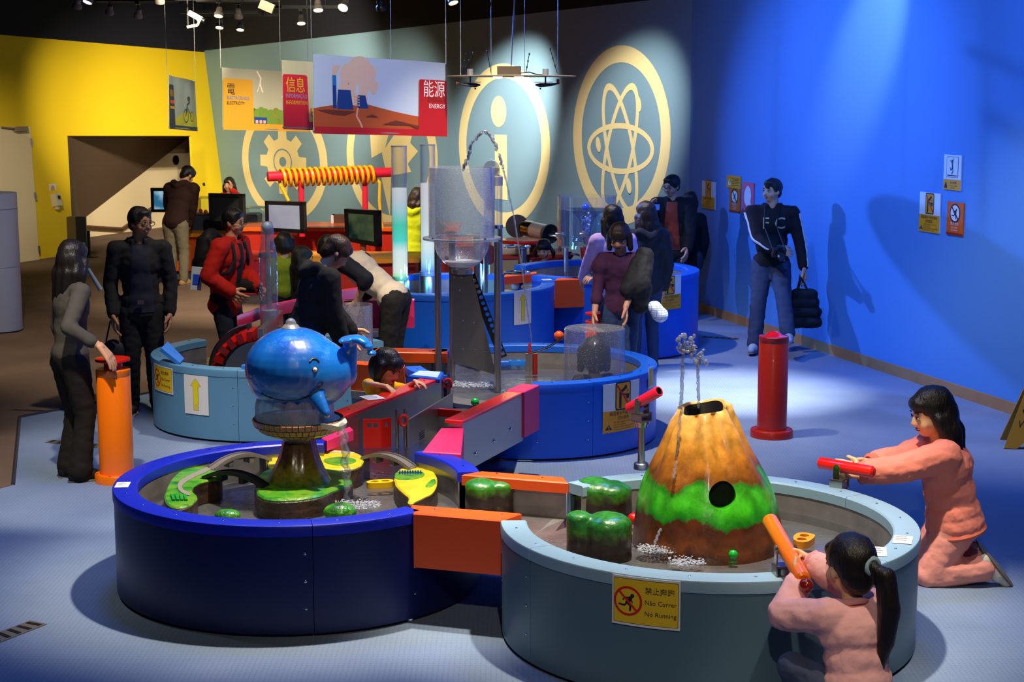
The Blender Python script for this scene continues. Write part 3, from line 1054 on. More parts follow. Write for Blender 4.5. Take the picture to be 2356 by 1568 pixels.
def hair_mat(name, c):
 if name in MATS:
  return MATS[name]
 m = bpy.data.materials.new(name)
 m.use_nodes = True
 nt = m.node_tree
 b = nt.nodes['Principled BSDF']
 b.inputs['Base Color'].default_value = (*lin(c), 1)
 b.inputs['Roughness'].default_value = 0.38
 b.inputs['Specular IOR Level'].default_value = 0.4
 tc = nt.nodes.new('ShaderNodeTexCoord')
 mp = nt.nodes.new('ShaderNodeMapping')
 mp.inputs['Scale'].default_value = (1, 1, 0.06)
 n = nt.nodes.new('ShaderNodeTexNoise')
 n.inputs['Scale'].default_value = 160
 n.inputs['Detail'].default_value = 3
 bp = nt.nodes.new('ShaderNodeBump')
 bp.inputs['Strength'].default_value = 0.7
 bp.inputs['Distance'].default_value = 0.006
 nt.links.new(tc.outputs['Object'], mp.inputs['Vector'])
 nt.links.new(mp.outputs['Vector'], n.inputs['Vector'])
 nt.links.new(n.outputs['Fac'], bp.inputs['Height'])
 nt.links.new(bp.outputs['Normal'], b.inputs['Normal'])
 MATS[name] = m
 return m
HBLK = hair_mat('black_hair', (0.012, 0.009, 0.008))
HBRN = hair_mat('dark_brown_hair', (0.03, 0.016, 0.009))
EYEW = mat('eye_white', '#d8d2c8', 0.3)
IRIS = mat('dark_iris', (0.01, 0.006, 0.004), 0.2)
LIPS = mat('lips', '#b0604e', 0.5)
def ik(S, T, a, b, pole):
 d = T - S
 L = d.length
 if L > (a + b) * 0.995:
  T = S + d * ((a + b) * 0.995 / L)
  d = T - S
  L = d.length
 x = (a * a - b * b + L * L) / (2 * L)
 hgt = math.sqrt(max(0, a * a - x * x))
 u = d / L
 p = Vector(pole)
 p = p - u * p.dot(u)
 if p.length < 1e-4:
  p = u.orthogonal()
 return S + u * x + p.normalized() * hgt, T
def hand_prims(b, W, d, pn, size, curl, side, spread=1.0):
 """palm, four bent fingers and a thumb; d = pointing direction, pn = palm normal, side = +1 thumb towards +(d x pn)"""
 d = Vector(d).normalized()
 pn = Vector(pn)
 pn = (pn - d * pn.dot(d)).normalized()
 x = d.cross(pn) * side
 s = size
 for k in (-0.17, 0.0, 0.17):
  smin_cap(b, W - d * 0.06 * s + x * k * 0.6 * s, 0.11 * s, W + d * 0.45 * s + x * k * 1.15 * s, 0.095 * s)
 lens = (0.40, 0.46, 0.43, 0.33)
 for i in range(4):
  kx = (0.235 - 0.155 * i)
  base = W + d * 0.45 * s + x * kx * s
  fd = (d + x * kx * 0.35 * spread).normalized()
  L = lens[i] * s
  segs = (0.42, 0.32, 0.28)
  ang = 0
  p = base
  r = 0.075 * s
  for j, q in enumerate(segs):
   ang += curl * (0.45, 0.6, 0.5)[j]
   dd = fd * math.cos(ang) + pn * math.sin(ang)
   p2 = p + dd * L * q * 1.25
   smin_cap(b, p, r, p2, r * 0.9, 10)
   p = p2
   r *= 0.9
 p = W + d * 0.1 * s + x * 0.2 * s + pn * 0.03 * s
 t1 = (d * 0.62 + x * 0.7 + pn * 0.25 * (1 + curl)).normalized()
 p2 = p + t1 * 0.3 * s
 smin_cap(b, p, 0.1 * s, p2, 0.08 * s, 10)
 t2 = (d * 0.9 + x * 0.25 + pn * (0.2 + 0.5 * curl)).normalized()
 smin_cap(b, p2, 0.08 * s, p2 + t2 * 0.25 * s, 0.065 * s, 10)
def person(label, pos, yaw, h, top=None, pants=None, hair='short', hairm=None, lean=0, side=0, head=(0, 0), head_roll=0, hd=None, pelvis_z=None,
           armR=None, armL=None, poleR=(0.6, -0.6, -0.8), poleL=(-0.6, -0.6, -0.8), footR=None, footL=None, kneeR=(0, 1, 0.1), kneeL=(0, 1, 0.1), toeR=None, toeL=None,
           shoes='#15120f', male=False, skin=None, vox=0.013, curlR=0.5, curlL=0.5, handR=None, handL=None, glasses=False, legs=True, group=None,
           palmR=None, palmL=None, hand_fine=0.0055, child=False, sleeve=1.0, wide=1.0, faceless=False, tw=0):
 """top = dict(name, c, e, drop, sleeve, hood, inner)"""
 root = thing('person', label, 'person', pos, group)
 root.rotation_euler = (0, 0, math.radians(yaw))
 W2L = (Matrix.Translation(Vector(pos)) @ Matrix.Rotation(math.radians(yaw), 4, 'Z')).inverted()
 hd = hd or (0.225 if h > 1.4 else 0.215)
 kz = 0.52 if not child else 0.48
 pz = kz * h if pelvis_z is None else pelvis_z
 Rl = Matrix.Rotation(math.radians(-lean), 3, 'X') @ Matrix.Rotation(math.radians(side), 3, 'Y')
 U = Rl @ Vector((0, 0, 1))
 Rv = Matrix.Rotation(math.radians(tw), 3, 'Z') @ Rl @ Vector((1, 0, 0))
 Fv = U.cross(Rv)
 Fv = Rl @ Vector((0, 1, 0))
 P = Vector((0, 0, pz))
 tl = (h - hd - 0.03 * h) - kz * h
 N = P + U * tl
 Hm = Matrix.Rotation(math.radians(head[0]), 3, 'Z') @ Matrix.Rotation(math.radians(-head[1]), 3, 'X') @ Matrix.Rotation(math.radians(head_roll), 3, 'Y')
 Uh = Hm @ Vector((0, 0, 1))
 nd = (U * 0.6 + Uh * 0.6).normalized()
 Hc = N + nd * (0.03 * h) + Uh * hd * 0.47 + Hm @ Vector((0, 0.06 * hd, 0))
 sw = (0.108 if male else 0.098) * h * wide * (0.95 if child else 1)
 hw = 0.05 * h
 ua, fa = 0.172 * h, 0.15 * h
 th = sh = 0.5 * (kz * h - 0.065 * h) * 1.012
 J = {}
 for s, arm, pole in ((1, armR, poleR), (-1, armL, poleL)):
  S = N - U * 0.035 * h + Rv * s * sw
  if arm is None:
   T = S + Vector((s * 0.025 * h, 0.03 * h, -(ua + fa) * 0.97))
  else:
   T = W2L @ Vector(arm)
  E_, T = ik(S, T, ua, fa, pole)
  J[s] = (S, E_, T)
 G = {}
 for s, ft, kp in ((1, footR, kneeR), (-1, footL, kneeL)):
  Hj = P - U * 0.02 * h + Rv * s * hw
  A = Vector((s * hw * 1.15, 0.0, 0.045 * h)) if ft is None else W2L @ Vector(ft)
  K, A = ik(Hj, A, th, sh, kp)
  G[s] = (Hj, K, A)
 sc = 1.12 if child else 1.0
 w = wide
 def torso(b, e, drop=0.0, full=True, low=True):
  RR = Matrix((Rv, Fv, U)).transposed()
  if low:
   b.ell(P + U * (0.03 - drop * 0.9) * h, (0.09 * h * w * sc + e + (0.007 if e > 0 else 0), 0.066 * h * sc * w + e + (0.007 if e > 0 else 0), 0.068 * h + e * 0.6), 16, 10, RR)
   if drop > 0.03:
    b.ell(P + U * 0.03 * h, (0.088 * h * w * sc + e, 0.066 * h * sc * w + e, 0.08 * h), 16, 10, RR)
  b.ell(P + U * 0.36 * tl, (0.080 * h * w * sc + e, 0.060 * h * sc * w + e, 0.42 * tl), 16, 10, RR)
  b.ell(P + U * 0.68 * tl, (0.094 * h * w * sc + e, 0.066 * h * sc * w + e, 0.34 * tl), 16, 10, RR)
  for s in (1, -1):
   smin_cap(b, N - U * 0.03 * h + Rv * s * 0.025 * h, 0.033 * h + e * 0.6, J[s][0], 0.037 * h * sc + e)
 def arm(b, s, e, f=1.0, flare=0.0):
  S, E_, T = J[s]
  L1 = ua / (ua + fa)
  r = [0.035 * h * sc, 0.027 * h * sc, 0.0185 * h * sc]
  if f <= L1:
   k = f / L1
   smin_cap(b, S, r[0] + e, S.lerp(E_, k), r[0] + (r[1] - r[0]) * k + e + flare)
  else:
   k = (f - L1) / (1 - L1)
   smin_cap(b, S, r[0] + e, E_, r[1] + e)
   smin_cap(b, E_, r[1] + e, E_.lerp(T, k), r[1] + (r[2] - r[1]) * k + e + flare)
 def leg(b, s, e, f=1.0, flare=0.0):
  Hj, K, A = G[s]
  r = [0.056 * h * sc, 0.037 * h * sc, 0.036 * h * sc, 0.023 * h * sc]
  smin_cap(b, Hj, r[0] + e, K, r[1] + e)
  M_ = K.lerp(A, 0.32)
  smin_cap(b, K, r[1] + e, M_, r[2] + e)
  smin_cap(b, M_, r[2] + e, M_.lerp(A, f), r[3] + e + flare)
 # body: one continuous skin
 b = MB()
 torso(b, -0.008)
 for s in (1, -1):
  arm(b, s, -0.003)
  if legs:
   leg(b, s, -0.006)
 smin_cap(b, N - U * 0.02 * h, 0.036 * h, Hc - Uh * hd * 0.28 - Hm @ Vector((0, 0.05 * hd, 0)), 0.033 * h if h > 1.3 else 0.036 * h)
 q = lambda x, y, z: Hc + Hm @ (Vector((x, y, z)) * hd)
 b.ell(q(0, -0.04, 0.12), (0.355 * hd, 0.43 * hd, 0.39 * hd), 20, 14, Hm)
 b.ell(q(0, 0.10, -0.12), (0.30 * hd, 0.29 * hd, 0.35 * hd), 20, 14, Hm)
 b.ell(q(0, 0.17, -0.34), (0.19 * hd, 0.18 * hd, 0.14 * hd), 14, 10, Hm)
 for s in (1, -1):
  b.ell(q(s * 0.17, 0.24, -0.17), (0.13 * hd, 0.12 * hd, 0.12 * hd), 12, 8, Hm)
  b.ell(q(s * 0.355, -0.03, -0.06), (0.045 * hd, 0.085 * hd, 0.13 * hd), 12, 8, Hm)
 smin_cap(b, q(0, 0.37, 0.0), 0.045 * hd, q(0, 0.43, -0.13), 0.06 * hd)
 for s in (1, -1):
  b.ell(q(s * 0.055, 0.405, -0.145), 0.045 * hd, 8, 6)
 me = remesh(b, min(vox, hd * 0.045), 4)
 hm = MB()
 for s, cu, hdr, pal in ((1, curlR, handR, palmR), (-1, curlL, handL, palmL)):
  S, E_, T = J[s]
  d = (T - E_).normalized() if hdr is None else (W2L.to_3x3() @ Vector(hdr)).normalized()
  pn = Vector((-s, 0.2, -0.25)) if pal is None else W2L.to_3x3() @ Vector(pal)
  pn_ = (pn - d * pn.dot(d)).normalized()
  # thumb points forward/up of the body
  fw = Vector((0, 1, 0.4))
  x = d.cross(pn_)
  sd = 1 if x.dot(fw) > 0 else -1
  hand_prims(hm, T, d, pn_, 0.108 * h * (1.05 if child else 1.0), cu, sd)
 hme = remesh(hm, hand_fine, 2)
 bm = bmesh.new()
 bm.from_mesh(me)
 bm.from_mesh(hme)
 bm.to_mesh(me)
 bm.free()
 me.polygons.foreach_set('use_smooth', [True] * len(me.polygons))
 body = obj('body', me, skin or SKIN, root)
 # face
 if not faceless:
  for s in (1, -1):
   e1 = MB().ell(q(s * 0.15, 0.352, 0.0), (0.07 * hd, 0.033 * hd, 0.024 * hd), 12, 8, Hm).build('eye', EYEW, body, local=True)
   MB().ell(q(s * 0.15, 0.38, -0.002), (0.03 * hd, 0.013 * hd, 0.025 * hd), 10, 6, Hm).build('iris', IRIS, body, local=True)
   b = MB()
   b.tube([q(s * 0.07, 0.392, 0.115), q(s * 0.14, 0.392, 0.125), q(s * 0.235, 0.345, 0.09)], [0.011 * hd, 0.015 * hd, 0.007 * hd], 6)
   b.tube([q(s * 0.075, 0.38, 0.02), q(s * 0.15, 0.388, 0.042), q(s * 0.225, 0.345, 0.015)], [0.008 * hd, 0.012 * hd, 0.006 * hd], 6)
   b.build('eyebrow', hairm or HBLK, body, local=True)
  b = MB()
  b.ell(q(0, 0.368, -0.255), (0.105 * hd, 0.035 * hd, 0.022 * hd), 12, 6, Hm)
  b.ell(q(0, 0.362, -0.29), (0.085 * hd, 0.035 * hd, 0.025 * hd), 12, 6, Hm)
  b.build('mouth', LIPS, body, local=True)
 if glasses:
  b = MB()
  for s in (1, -1):
   b.tube([q(s * 0.16 + 0.115 * math.cos(a), 0.44, -0.005 + 0.085 * math.sin(a)) for a in [2 * PI * i / 16 for i in range(16)]], 0.011 * hd, 6, closed=True)
   b.tube([q(s * 0.275, 0.43, 0.01), q(s * 0.375, 0.2, 0.01), q(s * 0.39, -0.02, 0.0)], 0.011 * hd, 5)
  b.tube([q(-0.045, 0.44, 0.0), q(0.045, 0.44, 0.0)], 0.011 * hd, 5)
  b.build('glasses', mat('glasses_frame', (0.03, 0.03, 0.035), 0.3), root, local=True)
 # hair
 b = MB()
 b.ell(q(0, -0.075, 0.17), (0.405 * hd, 0.455 * hd, 0.41 * hd), 20, 14, Hm)
 vh = 0.011
 if hair == 'short':
  b.ell(q(0, 0.24, 0.36), (0.27 * hd, 0.15 * hd, 0.11 * hd), 12, 8, Hm)
  b.ell(q(0, -0.27, -0.1), (0.31 * hd, 0.2 * hd, 0.27 * hd), 12, 8, Hm)
  for s in (1, -1):
   b.ell(q(s * 0.34, 0.06, 0.1), (0.06 * hd, 0.14 * hd, 0.15 * hd), 10, 8, Hm)
 elif hair == 'crop':
  b.ell(q(0, 0.2, 0.32), (0.3 * hd, 0.2 * hd, 0.17 * hd), 12, 8, Hm)
  b.ell(q(0, -0.3, -0.08), (0.32 * hd, 0.2 * hd, 0.34 * hd), 12, 8, Hm)
  for s in (1, -1):
   smin_cap(b, q(s * 0.36, 0.03, 0.15), 0.09 * hd, q(s * 0.365, 0.04, -0.25), 0.06 * hd)
   b.ell(q(s * 0.33, 0.1, 0.14), (0.09 * hd, 0.2 * hd, 0.16 * hd), 10, 8, Hm)
 else:
  b.ell(q(0, 0.28, 0.26), (0.3 * hd, 0.15 * hd, 0.17 * hd), 14, 10, Hm)
  if hair in ('bob', 'bobfringe'):
   b.ell(q(0, -0.22, -0.06), (0.42 * hd, 0.33 * hd, 0.46 * hd), 14, 10, Hm)
   for s in (1, -1):
    smin_cap(b, q(s * 0.36, 0.05, 0.15), 0.14 * hd, q(s * 0.39, 0.05, -0.42), 0.12 * hd)
   if hair == 'bobfringe':
    b.ell(q(0, 0.33, 0.2), (0.31 * hd, 0.12 * hd, 0.17 * hd), 14, 10, Hm)
  if hair in ('long', 'verylong'):
   L = -1.25 if hair == 'long' else -1.75
   b.ell(q(0, -0.24, -0.1), (0.42 * hd, 0.32 * hd, 0.55 * hd), 14, 10, Hm)
   bk_ = Vector((0, 0, -1)) * 0.5 - U * 0.5
   for x0, y0 in ((-0.3, -0.2), (-0.1, -0.32), (0.1, -0.32), (0.3, -0.2), (0.37, 0.0), (-0.37, 0.0)):
    pA = q(x0, y0, -0.1)
    pB = q(x0 * 1.15, y0 - 0.12, -0.45)
    pC = pA + bk_ * hd * (-L) * (0.95 + 0.12 * math.sin(x0 * 17)) - Fv * hd * 0.2
    smin_cap(b, pA, 0.15 * hd, pB, 0.15 * hd)
    smin_cap(b, pB, 0.15 * hd, pC, 0.07 * hd)
  if hair == 'ponytail':
   b.ell(q(0, -0.26, -0.05), (0.36 * hd, 0.24 * hd, 0.38 * hd), 14, 10, Hm)
   chain = [q(0.08, -0.5, 0.1), q(0.2, -0.68, -0.05), q(0.26, -0.72, -0.6), q(0.24, -0.62, -1.2), q(0.2, -0.56, -1.65)]
   rr = (0.09, 0.17, 0.2, 0.15, 0.05)
   for i in range(4):
    smin_cap(b, chain[i], rr[i] * hd, chain[i + 1], rr[i + 1] * hd)
  if hair == 'pigtails':
   for s in (1, -1):
    smin_cap(b, q(s * 0.4, -0.1, 0.05), 0.09 * hd, q(s * 0.52, -0.08, -0.2), 0.14 * hd)
    smin_cap(b, q(s * 0.52, -0.08, -0.2), 0.14 * hd, q(s * 0.5, -0.05, -0.55), 0.06 * hd)
 hob = obj('hair', remesh(b, vh, 3, fold=0.006, fscale=22, stretch=0.35), hairm or HBLK, root)
 if hair == 'ponytail':
  b = MB()
  cc = q(0.09, -0.5, 0.09)
  b.tube([cc + Hm @ Vector((0.12 * hd * math.cos(a), 0, 0.12 * hd * math.sin(a))) for a in [2 * PI * i / 14 for i in range(14)]], 0.05 * hd, 8, closed=True)
  b.build('hair_tie', mat('hair_tie_grey', '#8fb0bd', 0.8), root, local=True)
 # clothes
 if pants:
  b = MB()
  e = pants.get('e', 0.008)
  RR = Matrix((Rv, Fv, U)).transposed()
  b.ell(P, (0.088 * h * w * sc + e, 0.066 * h * sc * w + e, 0.078 * h + e), 16, 10, RR)
  for s in (1, -1):
   leg(b, s, e, pants.get('f', 1.0), pants.get('flare', 0.006))
  obj('trousers', remesh(b, vox, 4, fold=0.006, fscale=16, stretch=1.6), cloth(pants['name'], pants['c']), root)
 if legs:
  for s, toe in ((1, toeR), (-1, toeL)):
   A = G[s][2]
   d = Vector((s * 0.15, 1, 0)) if toe is None else W2L.to_3x3() @ Vector(toe)
   d.normalize()
   upv = Vector((0, 0, 1)) if abs(d.z) < 0.7 else Vector((0, 1, 0))
   upv = (upv - d * upv.dot(d)).normalized()
   b = MB()
   a0 = A - upv * 0.022 * h
   smin_cap(b, a0 - d * 0.028 * h, 0.025 * h, a0 + d * 0.095 * h - upv * 0.006 * h, 0.019 * h)
   smin_cap(b, a0 - d * 0.02 * h, 0.024 * h, a0 + d * 0.05 * h, 0.029 * h)
   smin_cap(b, a0, 0.024 * h, A + upv * 0.012 * h, 0.026 * h)
   so = obj('shoe', remesh(b, 0.009, 3), cloth('shoe_' + shoes, shoes, 0.6), root)
   b = MB()
   R = Matrix((d.cross(upv), d, upv)).transposed()
   b.ell(a0 + d * 0.035 * h - upv * 0.02 * h, (0.03 * h, 0.09 * h, 0.009 * h), 16, 6, R)
   b.build('sole', mat('shoe_sole', '#6b6660', 0.7), so, local=True)
 if top:
  e = top.get('e', 0.012)
  b = MB()
  torso(b, e, top.get('drop', 0.02))
  sl = top.get('sleeve', 0.97)
  for s in (1, -1):
   if sl > 0 and not top.get('twotone'):
    arm(b, s, e, sl, 0.004)
  if top.get('hood'):
   smin_cap(b, N - Fv * 0.05 * h + Rv * 0.055 * h, 0.028 * h, N - Fv * 0.075 * h - U * 0.035 * h, 0.033 * h)
   smin_cap(b, N - Fv * 0.05 * h - Rv * 0.055 * h, 0.028 * h, N - Fv * 0.075 * h - U * 0.035 * h, 0.033 * h)
   smin_cap(b, N + Rv * 0.06 * h - U * 0.01 * h, 0.022 * h, N - Fv * 0.05 * h + Rv * 0.05 * h, 0.027 * h)
   smin_cap(b, N - Rv * 0.06 * h - U * 0.01 * h, 0.022 * h, N - Fv * 0.05 * h - Rv * 0.05 * h, 0.027 * h)
  if top.get('collar'):
   for a in range(10):
    an = PI * 2 * a / 9 * 0.8 + PI * 0.7
    smin_cap(b, N + Rv * 0.045 * h * math.cos(an) + Fv * 0.042 * h * math.sin(an) - U * 0.02 * h, 0.015 * h,
                         N + Rv * 0.05 * h * math.cos(an) + Fv * 0.046 * h * math.sin(an) + U * 0.012 * h, 0.012 * h)
  if top.get('puff'):
   for s in (1, -1):
    b.ell(J[s][0].lerp(J[s][1], 0.25), 0.062 * h, 12, 8)
  tob = obj(top.get('part', 'jacket'), remesh(b, vox, 4, fold=top.get('fold', 0.006), fscale=19, stretch=1.2), cloth(top['name'], top['c']), root)
  if top.get('twotone'):
   b = MB()
   for s in (1, -1):
    arm(b, s, e * 1.1, sl, 0.004)
    smin_cap(b, J[s][0] - U * 0.01 * h, 0.05 * h, J[s][0] - Rv * s * 0.045 * h + U * 0.012 * h, 0.034 * h)
   obj('raglan_sleeves', remesh(b, vox, 4, fold=0.006), cloth(top['name'] + '_sleeve', top['twotone']), root)
  if top.get('inner'):
   # shirt front: a panel laid on the chest, open jacket to both sides
   tr = BVHTree.FromPolygons([v.co.copy() for v in tob.data.vertices], [tuple(p.vertices) for p in tob.data.polygons])
   iw = top.get('inner_w', 0.05)
   rows = []
   for i in range(25):
    t_ = -0.06 + 1.02 * i / 24
    hwid = iw * h * (1.25 - 0.5 * t_)
    row = []
    for j in range(11):
     o_ = P + U * t_ * tl + Rv * hwid * (j - 5) / 5 + Fv * 0.6
     hh = tr.ray_cast(o_, -Fv)
     if hh[0] is None:
      break
     row.append(hh[0] + Fv * (0.006 if 0 < j < 10 else -0.004))
    if len(row) == 11:
     rows.append(row)
   if len(rows) > 2:
    MB().grid(rows).build('shirt', cloth(top['name'] + '_inner', top['inner']), root, local=True, smooth=180)
  if top.get('band'):
   RR = Matrix((Rv, Fv, U)).transposed()
   b = MB()
   zc = (0.03 - top.get('drop', 0.02) * 0.9 - 0.03) * h
   b.lathe(P + U * zc, [(1.0, -0.016), (1.05, 0), (1.0, 0.016), (0.9, 0)], 28, closed=True)
   kx, ky = 0.089 * h * w * sc + e, 0.067 * h * sc * w + e
   ct = P + U * zc
   b.v = [ct + RR @ Vector(((p - ct).x * kx, (p - ct).y * ky, (p - ct).z)) for p in b.v]
   b.build('hem_band', cloth(top['name'] + '_band', top['band']), tob, local=True)
   b = MB()
   ct = N + U * 0.002 * h + Fv * 0.004 * h
   b.tube([ct + RR @ Vector((0.047 * h * math.cos(a), 0.05 * h * math.sin(a), -0.012 * h * math.sin(a))) for a in [2 * PI * i / 18 for i in range(18)]], 0.011 * h, 8, closed=True)
   b.build('neck_band', cloth(top['name'] + '_band', top['band']), tob, local=True)
  if top.get('cuff'):
   for s in (1, -1):
    b = MB()
    S, E_, T = J[s]
    c_ = E_.lerp(T, 0.97)
    dd = (T - E_).normalized()
    b.lathe(c_ - dd * 0.02 * h, [(0.021 * h + e * .5, 0), (0.026 * h + e * .7, 0.006), (0.026 * h + e * .7, 0.034 * h), (0.021 * h + e * .5, 0.04 * h)], 16, closed=True, R=rot_to(dd))
    b.build('cuff', cloth(top['name'] + '_cuff', top['cuff']), tob, local=True)
 info = dict(root=root, P=P, N=N, U=U, Rv=Rv, Fv=Fv, J=J, G=G, Hc=Hc, Hm=Hm, h=h, hd=hd, q=q, tl=tl, L2W=W2L.inverted())
 return info
def backpack(I, m, label_part='backpack', wid=0.26, hgt=0.4, dep=0.15, straps=True):
 """worn on the back: child of the person"""
 h = I['h']
 c = I['P'] + I['U'] * I['tl'] * 0.62 - I['Fv'] * (0.066 * h + dep * 0.5 + 0.012)
 RR = Matrix((I['Rv'], I['Fv'], I['U'])).transposed()
 b = MB()
 b.ell(c, (wid * 0.56, dep * 0.6, hgt * 0.55), 16, 10, RR)
 b.obox(c, (wid * 0.8, dep * 0.8, hgt * 0.75), RR)
 b.ell(c - I['U'] * hgt * 0.2 - I['Fv'] * dep * 0.4, (wid * 0.42, dep * 0.35, hgt * 0.25), 14, 8, RR)
 if straps:
  for s in (1, -1):
   p = I['N'] + I['Rv'] * s * 0.062 * h
   f = I['Fv']
   u = I['U']
   pts = [p - f * 0.1 * h - u * 0.06 * h, p - f * 0.03 * h + u * 0.022 * h, p + f * 0.05 * h - u * 0.02 * h, p + f * 0.08 * h - u * 0.1 * h + I['Rv'] * s * 0.01, p + f * 0.06 * h - u * 0.17 * h + I['Rv'] * s * 0.04 * h,
                   p - f * 0.04 * h - u * 0.2 * h + I['Rv'] * s * 0.05 * h]
   for a, c2 in zip(pts[:-1], pts[1:]):
    smin_cap(b, a, 0.02, c2, 0.02)
 return obj(label_part, remesh(b, 0.012, 4, fold=0.004), m, I['root'])
def G0(u, v):
 return PZ(u, v, 0)
BAGM = cloth('black_bag', (0.012, 0.012, 0.014), 0.6)
# 1 woman at the orange post
person('woman in grey long sleeved top with long black hair, hand on the orange post', (-2.93, 10.52, 0), -52, 1.6,
       top=dict(name='grey_top', c='#4a463e', e=0.008, part='top', fold=0.005, sleeve=0.86), pants=dict(name='dark_brown_trousers', c='#1d1814', flare=0.035, e=0.012),
       hair='long', armR=(-2.66, 10.28, 0.93), handR=(0.55, 0.1, -0.75), palmR=(-0.6, 0.2, -0.6), curlR=0.35, poleR=(0.3, -0.5, -0.6), head=(28, 6), faceless=True, lean=4)
# 2 man in black
I2 = person('man in glasses and black jacket looking aside behind the woman in grey', (-2.97, 12.78, 0), 192, 1.66, male=True, glasses=True,
   top=dict(name='black_jacket', c=(0.012, 0.012, 0.013), e=0.016, drop=0.06, collar=True, inner=(0.012, 0.014, 0.03), inner_w=0.055), pants=dict(name='black_trousers', c=(0.008, 0.008, 0.009), e=0.012),
   hair='short', head=(42, 4), skin=skin_mat('skin_tan', '#a87855'))
backpack(I2, BAGM, wid=0.36, hgt=0.44, dep=0.16, straps=False)
# 3 man in brown hoodie
person('man in dark brown hooded jacket leaning over the counter by the lit screen', (-4.5, 21.5, 0), -18, 1.66, male=True,
       top=dict(name='brown_hoodie', c='#2c1510', e=0.03, drop=0.04, hood=True), pants=dict(name='khaki_trousers', c='#7b735c', e=0.014), hair='crop', lean=24, head=(-25, 35), vox=0.016,
       armR=tuple(PY(432, 545, 21.9)), armL=(-4.7, 22.1, 0.9), faceless=True, shoes='#b0885a')
# 4 man in red jacket
I4 = person('man in red parka and glasses with a black backpack', (-2.5, 13.95, 0), -112, 1.58, male=True, glasses=True,
   top=dict(name='red_parka', c='#b81c10', e=0.03, drop=0.10, collar=True, inner=(0.012, 0.012, 0.016), inner_w=0.024, fold=0.007), pants=dict(name='dark_jeans', c='#1c2533', e=0.01), hair='short', head=(8, 5), lean=8,
   armR=(-2.42, 13.75, 0.86), armL=(-2.2, 13.9, 0.88))
backpack(I4, BAGM, wid=0.3, hgt=0.46, dep=0.18)
# 5 woman in black hoodie
person('woman with short dark hair in black hoodie bending behind the whale', (-1.47, 11.25, 0), -62, 1.62,
       top=dict(name='black_hoodie', c=(0.010, 0.010, 0.011), e=0.03, hood=True, drop=0.05), pants=dict(name='black_jeans', c=(0.01, 0.01, 0.012)), hair='crop', hairm=HBRN, lean=17, head=(-8, 42),
       armR=(-1.2, 11.3, 0.78), armL=(-1.15, 11.6, 0.8))
# 6 man in raglan shirt
person('man in cream shirt with navy sleeves bending over the pink channel', (-1.0, 13.42, 0), 72, 1.66, male=True,
       top=dict(name='cream_shirt', c='#e0d2bc', e=0.02, twotone=(0.01, 0.012, 0.022), sleeve=0.62, part='top', drop=0.03), pants=dict(name='charcoal_trousers', c='#23211f', e=0.014), hair='short', lean=52, head=(12, 62),
       armR=tuple(PY(800, 712, 13.5)), armL=tuple(PY(818, 700, 13.25)), poleR=(0.3, -0.6, 0.2), poleL=(-0.3, -0.8, 0.2), faceless=False)
# 7 toddler
person('toddler with black bob and yellow sleeves reaching over the red canal wall', (-0.91, 10.64, 0), -112, 0.88, child=True, hd=0.23,
       top=dict(name='toddler_yellow', c='#f0b50c', e=0.014, sleeve=0.42, part='top', drop=0.02, puff=True), pants=dict(name='toddler_red', c='#8a1420'), hair='bobfringe', head=(-8, 22),
       armR=tuple(PZ(890, 888, 0.64)), armL=tuple(PZ(955, 876, 0.645)), curlR=0.6, curlL=0.5, handR=(0.5, -0.25, -0.35), handL=(0.8, -0.1, -0.3), palmR=(0, 0, -1), palmL=(0, 0, -1), vox=0.01, hand_fine=0.0045, lean=6, poleR=(0.5, -0.5, 0.2))
# 8-10 children far back
person('small child in green seen from behind next to the clear rocket tube', (-2.3, 16.2, 0), 8, 1.17, child=True, top=dict(name='green_top', c='#7c8a14', e=0.018, part='top'), pants=dict(name='dark_jeans', c='#1c2533'), hair='bob', vox=0.016, faceless=True)
person('girl with straight black hair watching from behind the woman in black hoodie', (-2.03, 15.4, 0), -62, 1.1, child=True, top=dict(name='navy_top', c='#10131c', e=0.018, part='top'), pants=dict(name='dark_jeans', c='#1c2533'), hair='long', vox=0.016, head=(0, 5))
person('girl in red with long hair and hand on cheek by the teal wall', (-4.38, 25.0, 0), 165, 1.27, child=True, top=dict(name='red_top', c='#e03020', e=0.016, part='top'), pants=dict(name='dark_jeans', c='#1c2533'), hair='long', vox=0.016,
       armL=tuple(PY(533, 436, 24.85)), handL=(0, 0, 1), poleL=(-0.8, 0.3, -0.6))
# 11 yellow hoodie
person('girl in bright yellow hoodie seen from behind, between the two light columns', (-1.17, 19.0, 0), -20, 1.46, child=True, top=dict(name='yellow_hoodie', c='#c9d208', e=0.03, hood=True, drop=0.05), pants=dict(name='dark_jeans', c='#1c2533'), hair='long', hairm=HBRN, lean=10, head=(-15, 15), vox=0.016, faceless=True,
       armR=(-0.85, 19.4, 0.95))
# 12 pigtails
person('small girl with pigtails in white vest and red sleeves at the far blue tub', (0.36, 17.62, 0), 172, 0.98, child=True, hd=0.2, top=dict(name='red_sleeved_top', c='#a01420', e=0.016, part='top', inner='#e6e2e0', inner_w=0.085), pants=dict(name='dark_jeans', c='#1c2533'), hair='pigtails', head=(-10, 18), vox=0.012,
       armL=tuple(PY(1312, 585, 17.4)), armR=tuple(PY(1245, 606, 17.25)), handL=(1, 0, 0.1))
# 13 lilac
person('girl with long black hair and lilac jacket seen from behind', (0.92, 14.62, 0), 12, 1.55, top=dict(name='lilac_jacket', c='#c9a8d8', e=0.02, drop=0.06), pants=dict(name='jeans_blue', c='#2c3c5c'), hair='long', hairm=HBLK, vox=0.015, faceless=True, head=(10, 5),
       armL=(0.66, 14.9, 0.85))
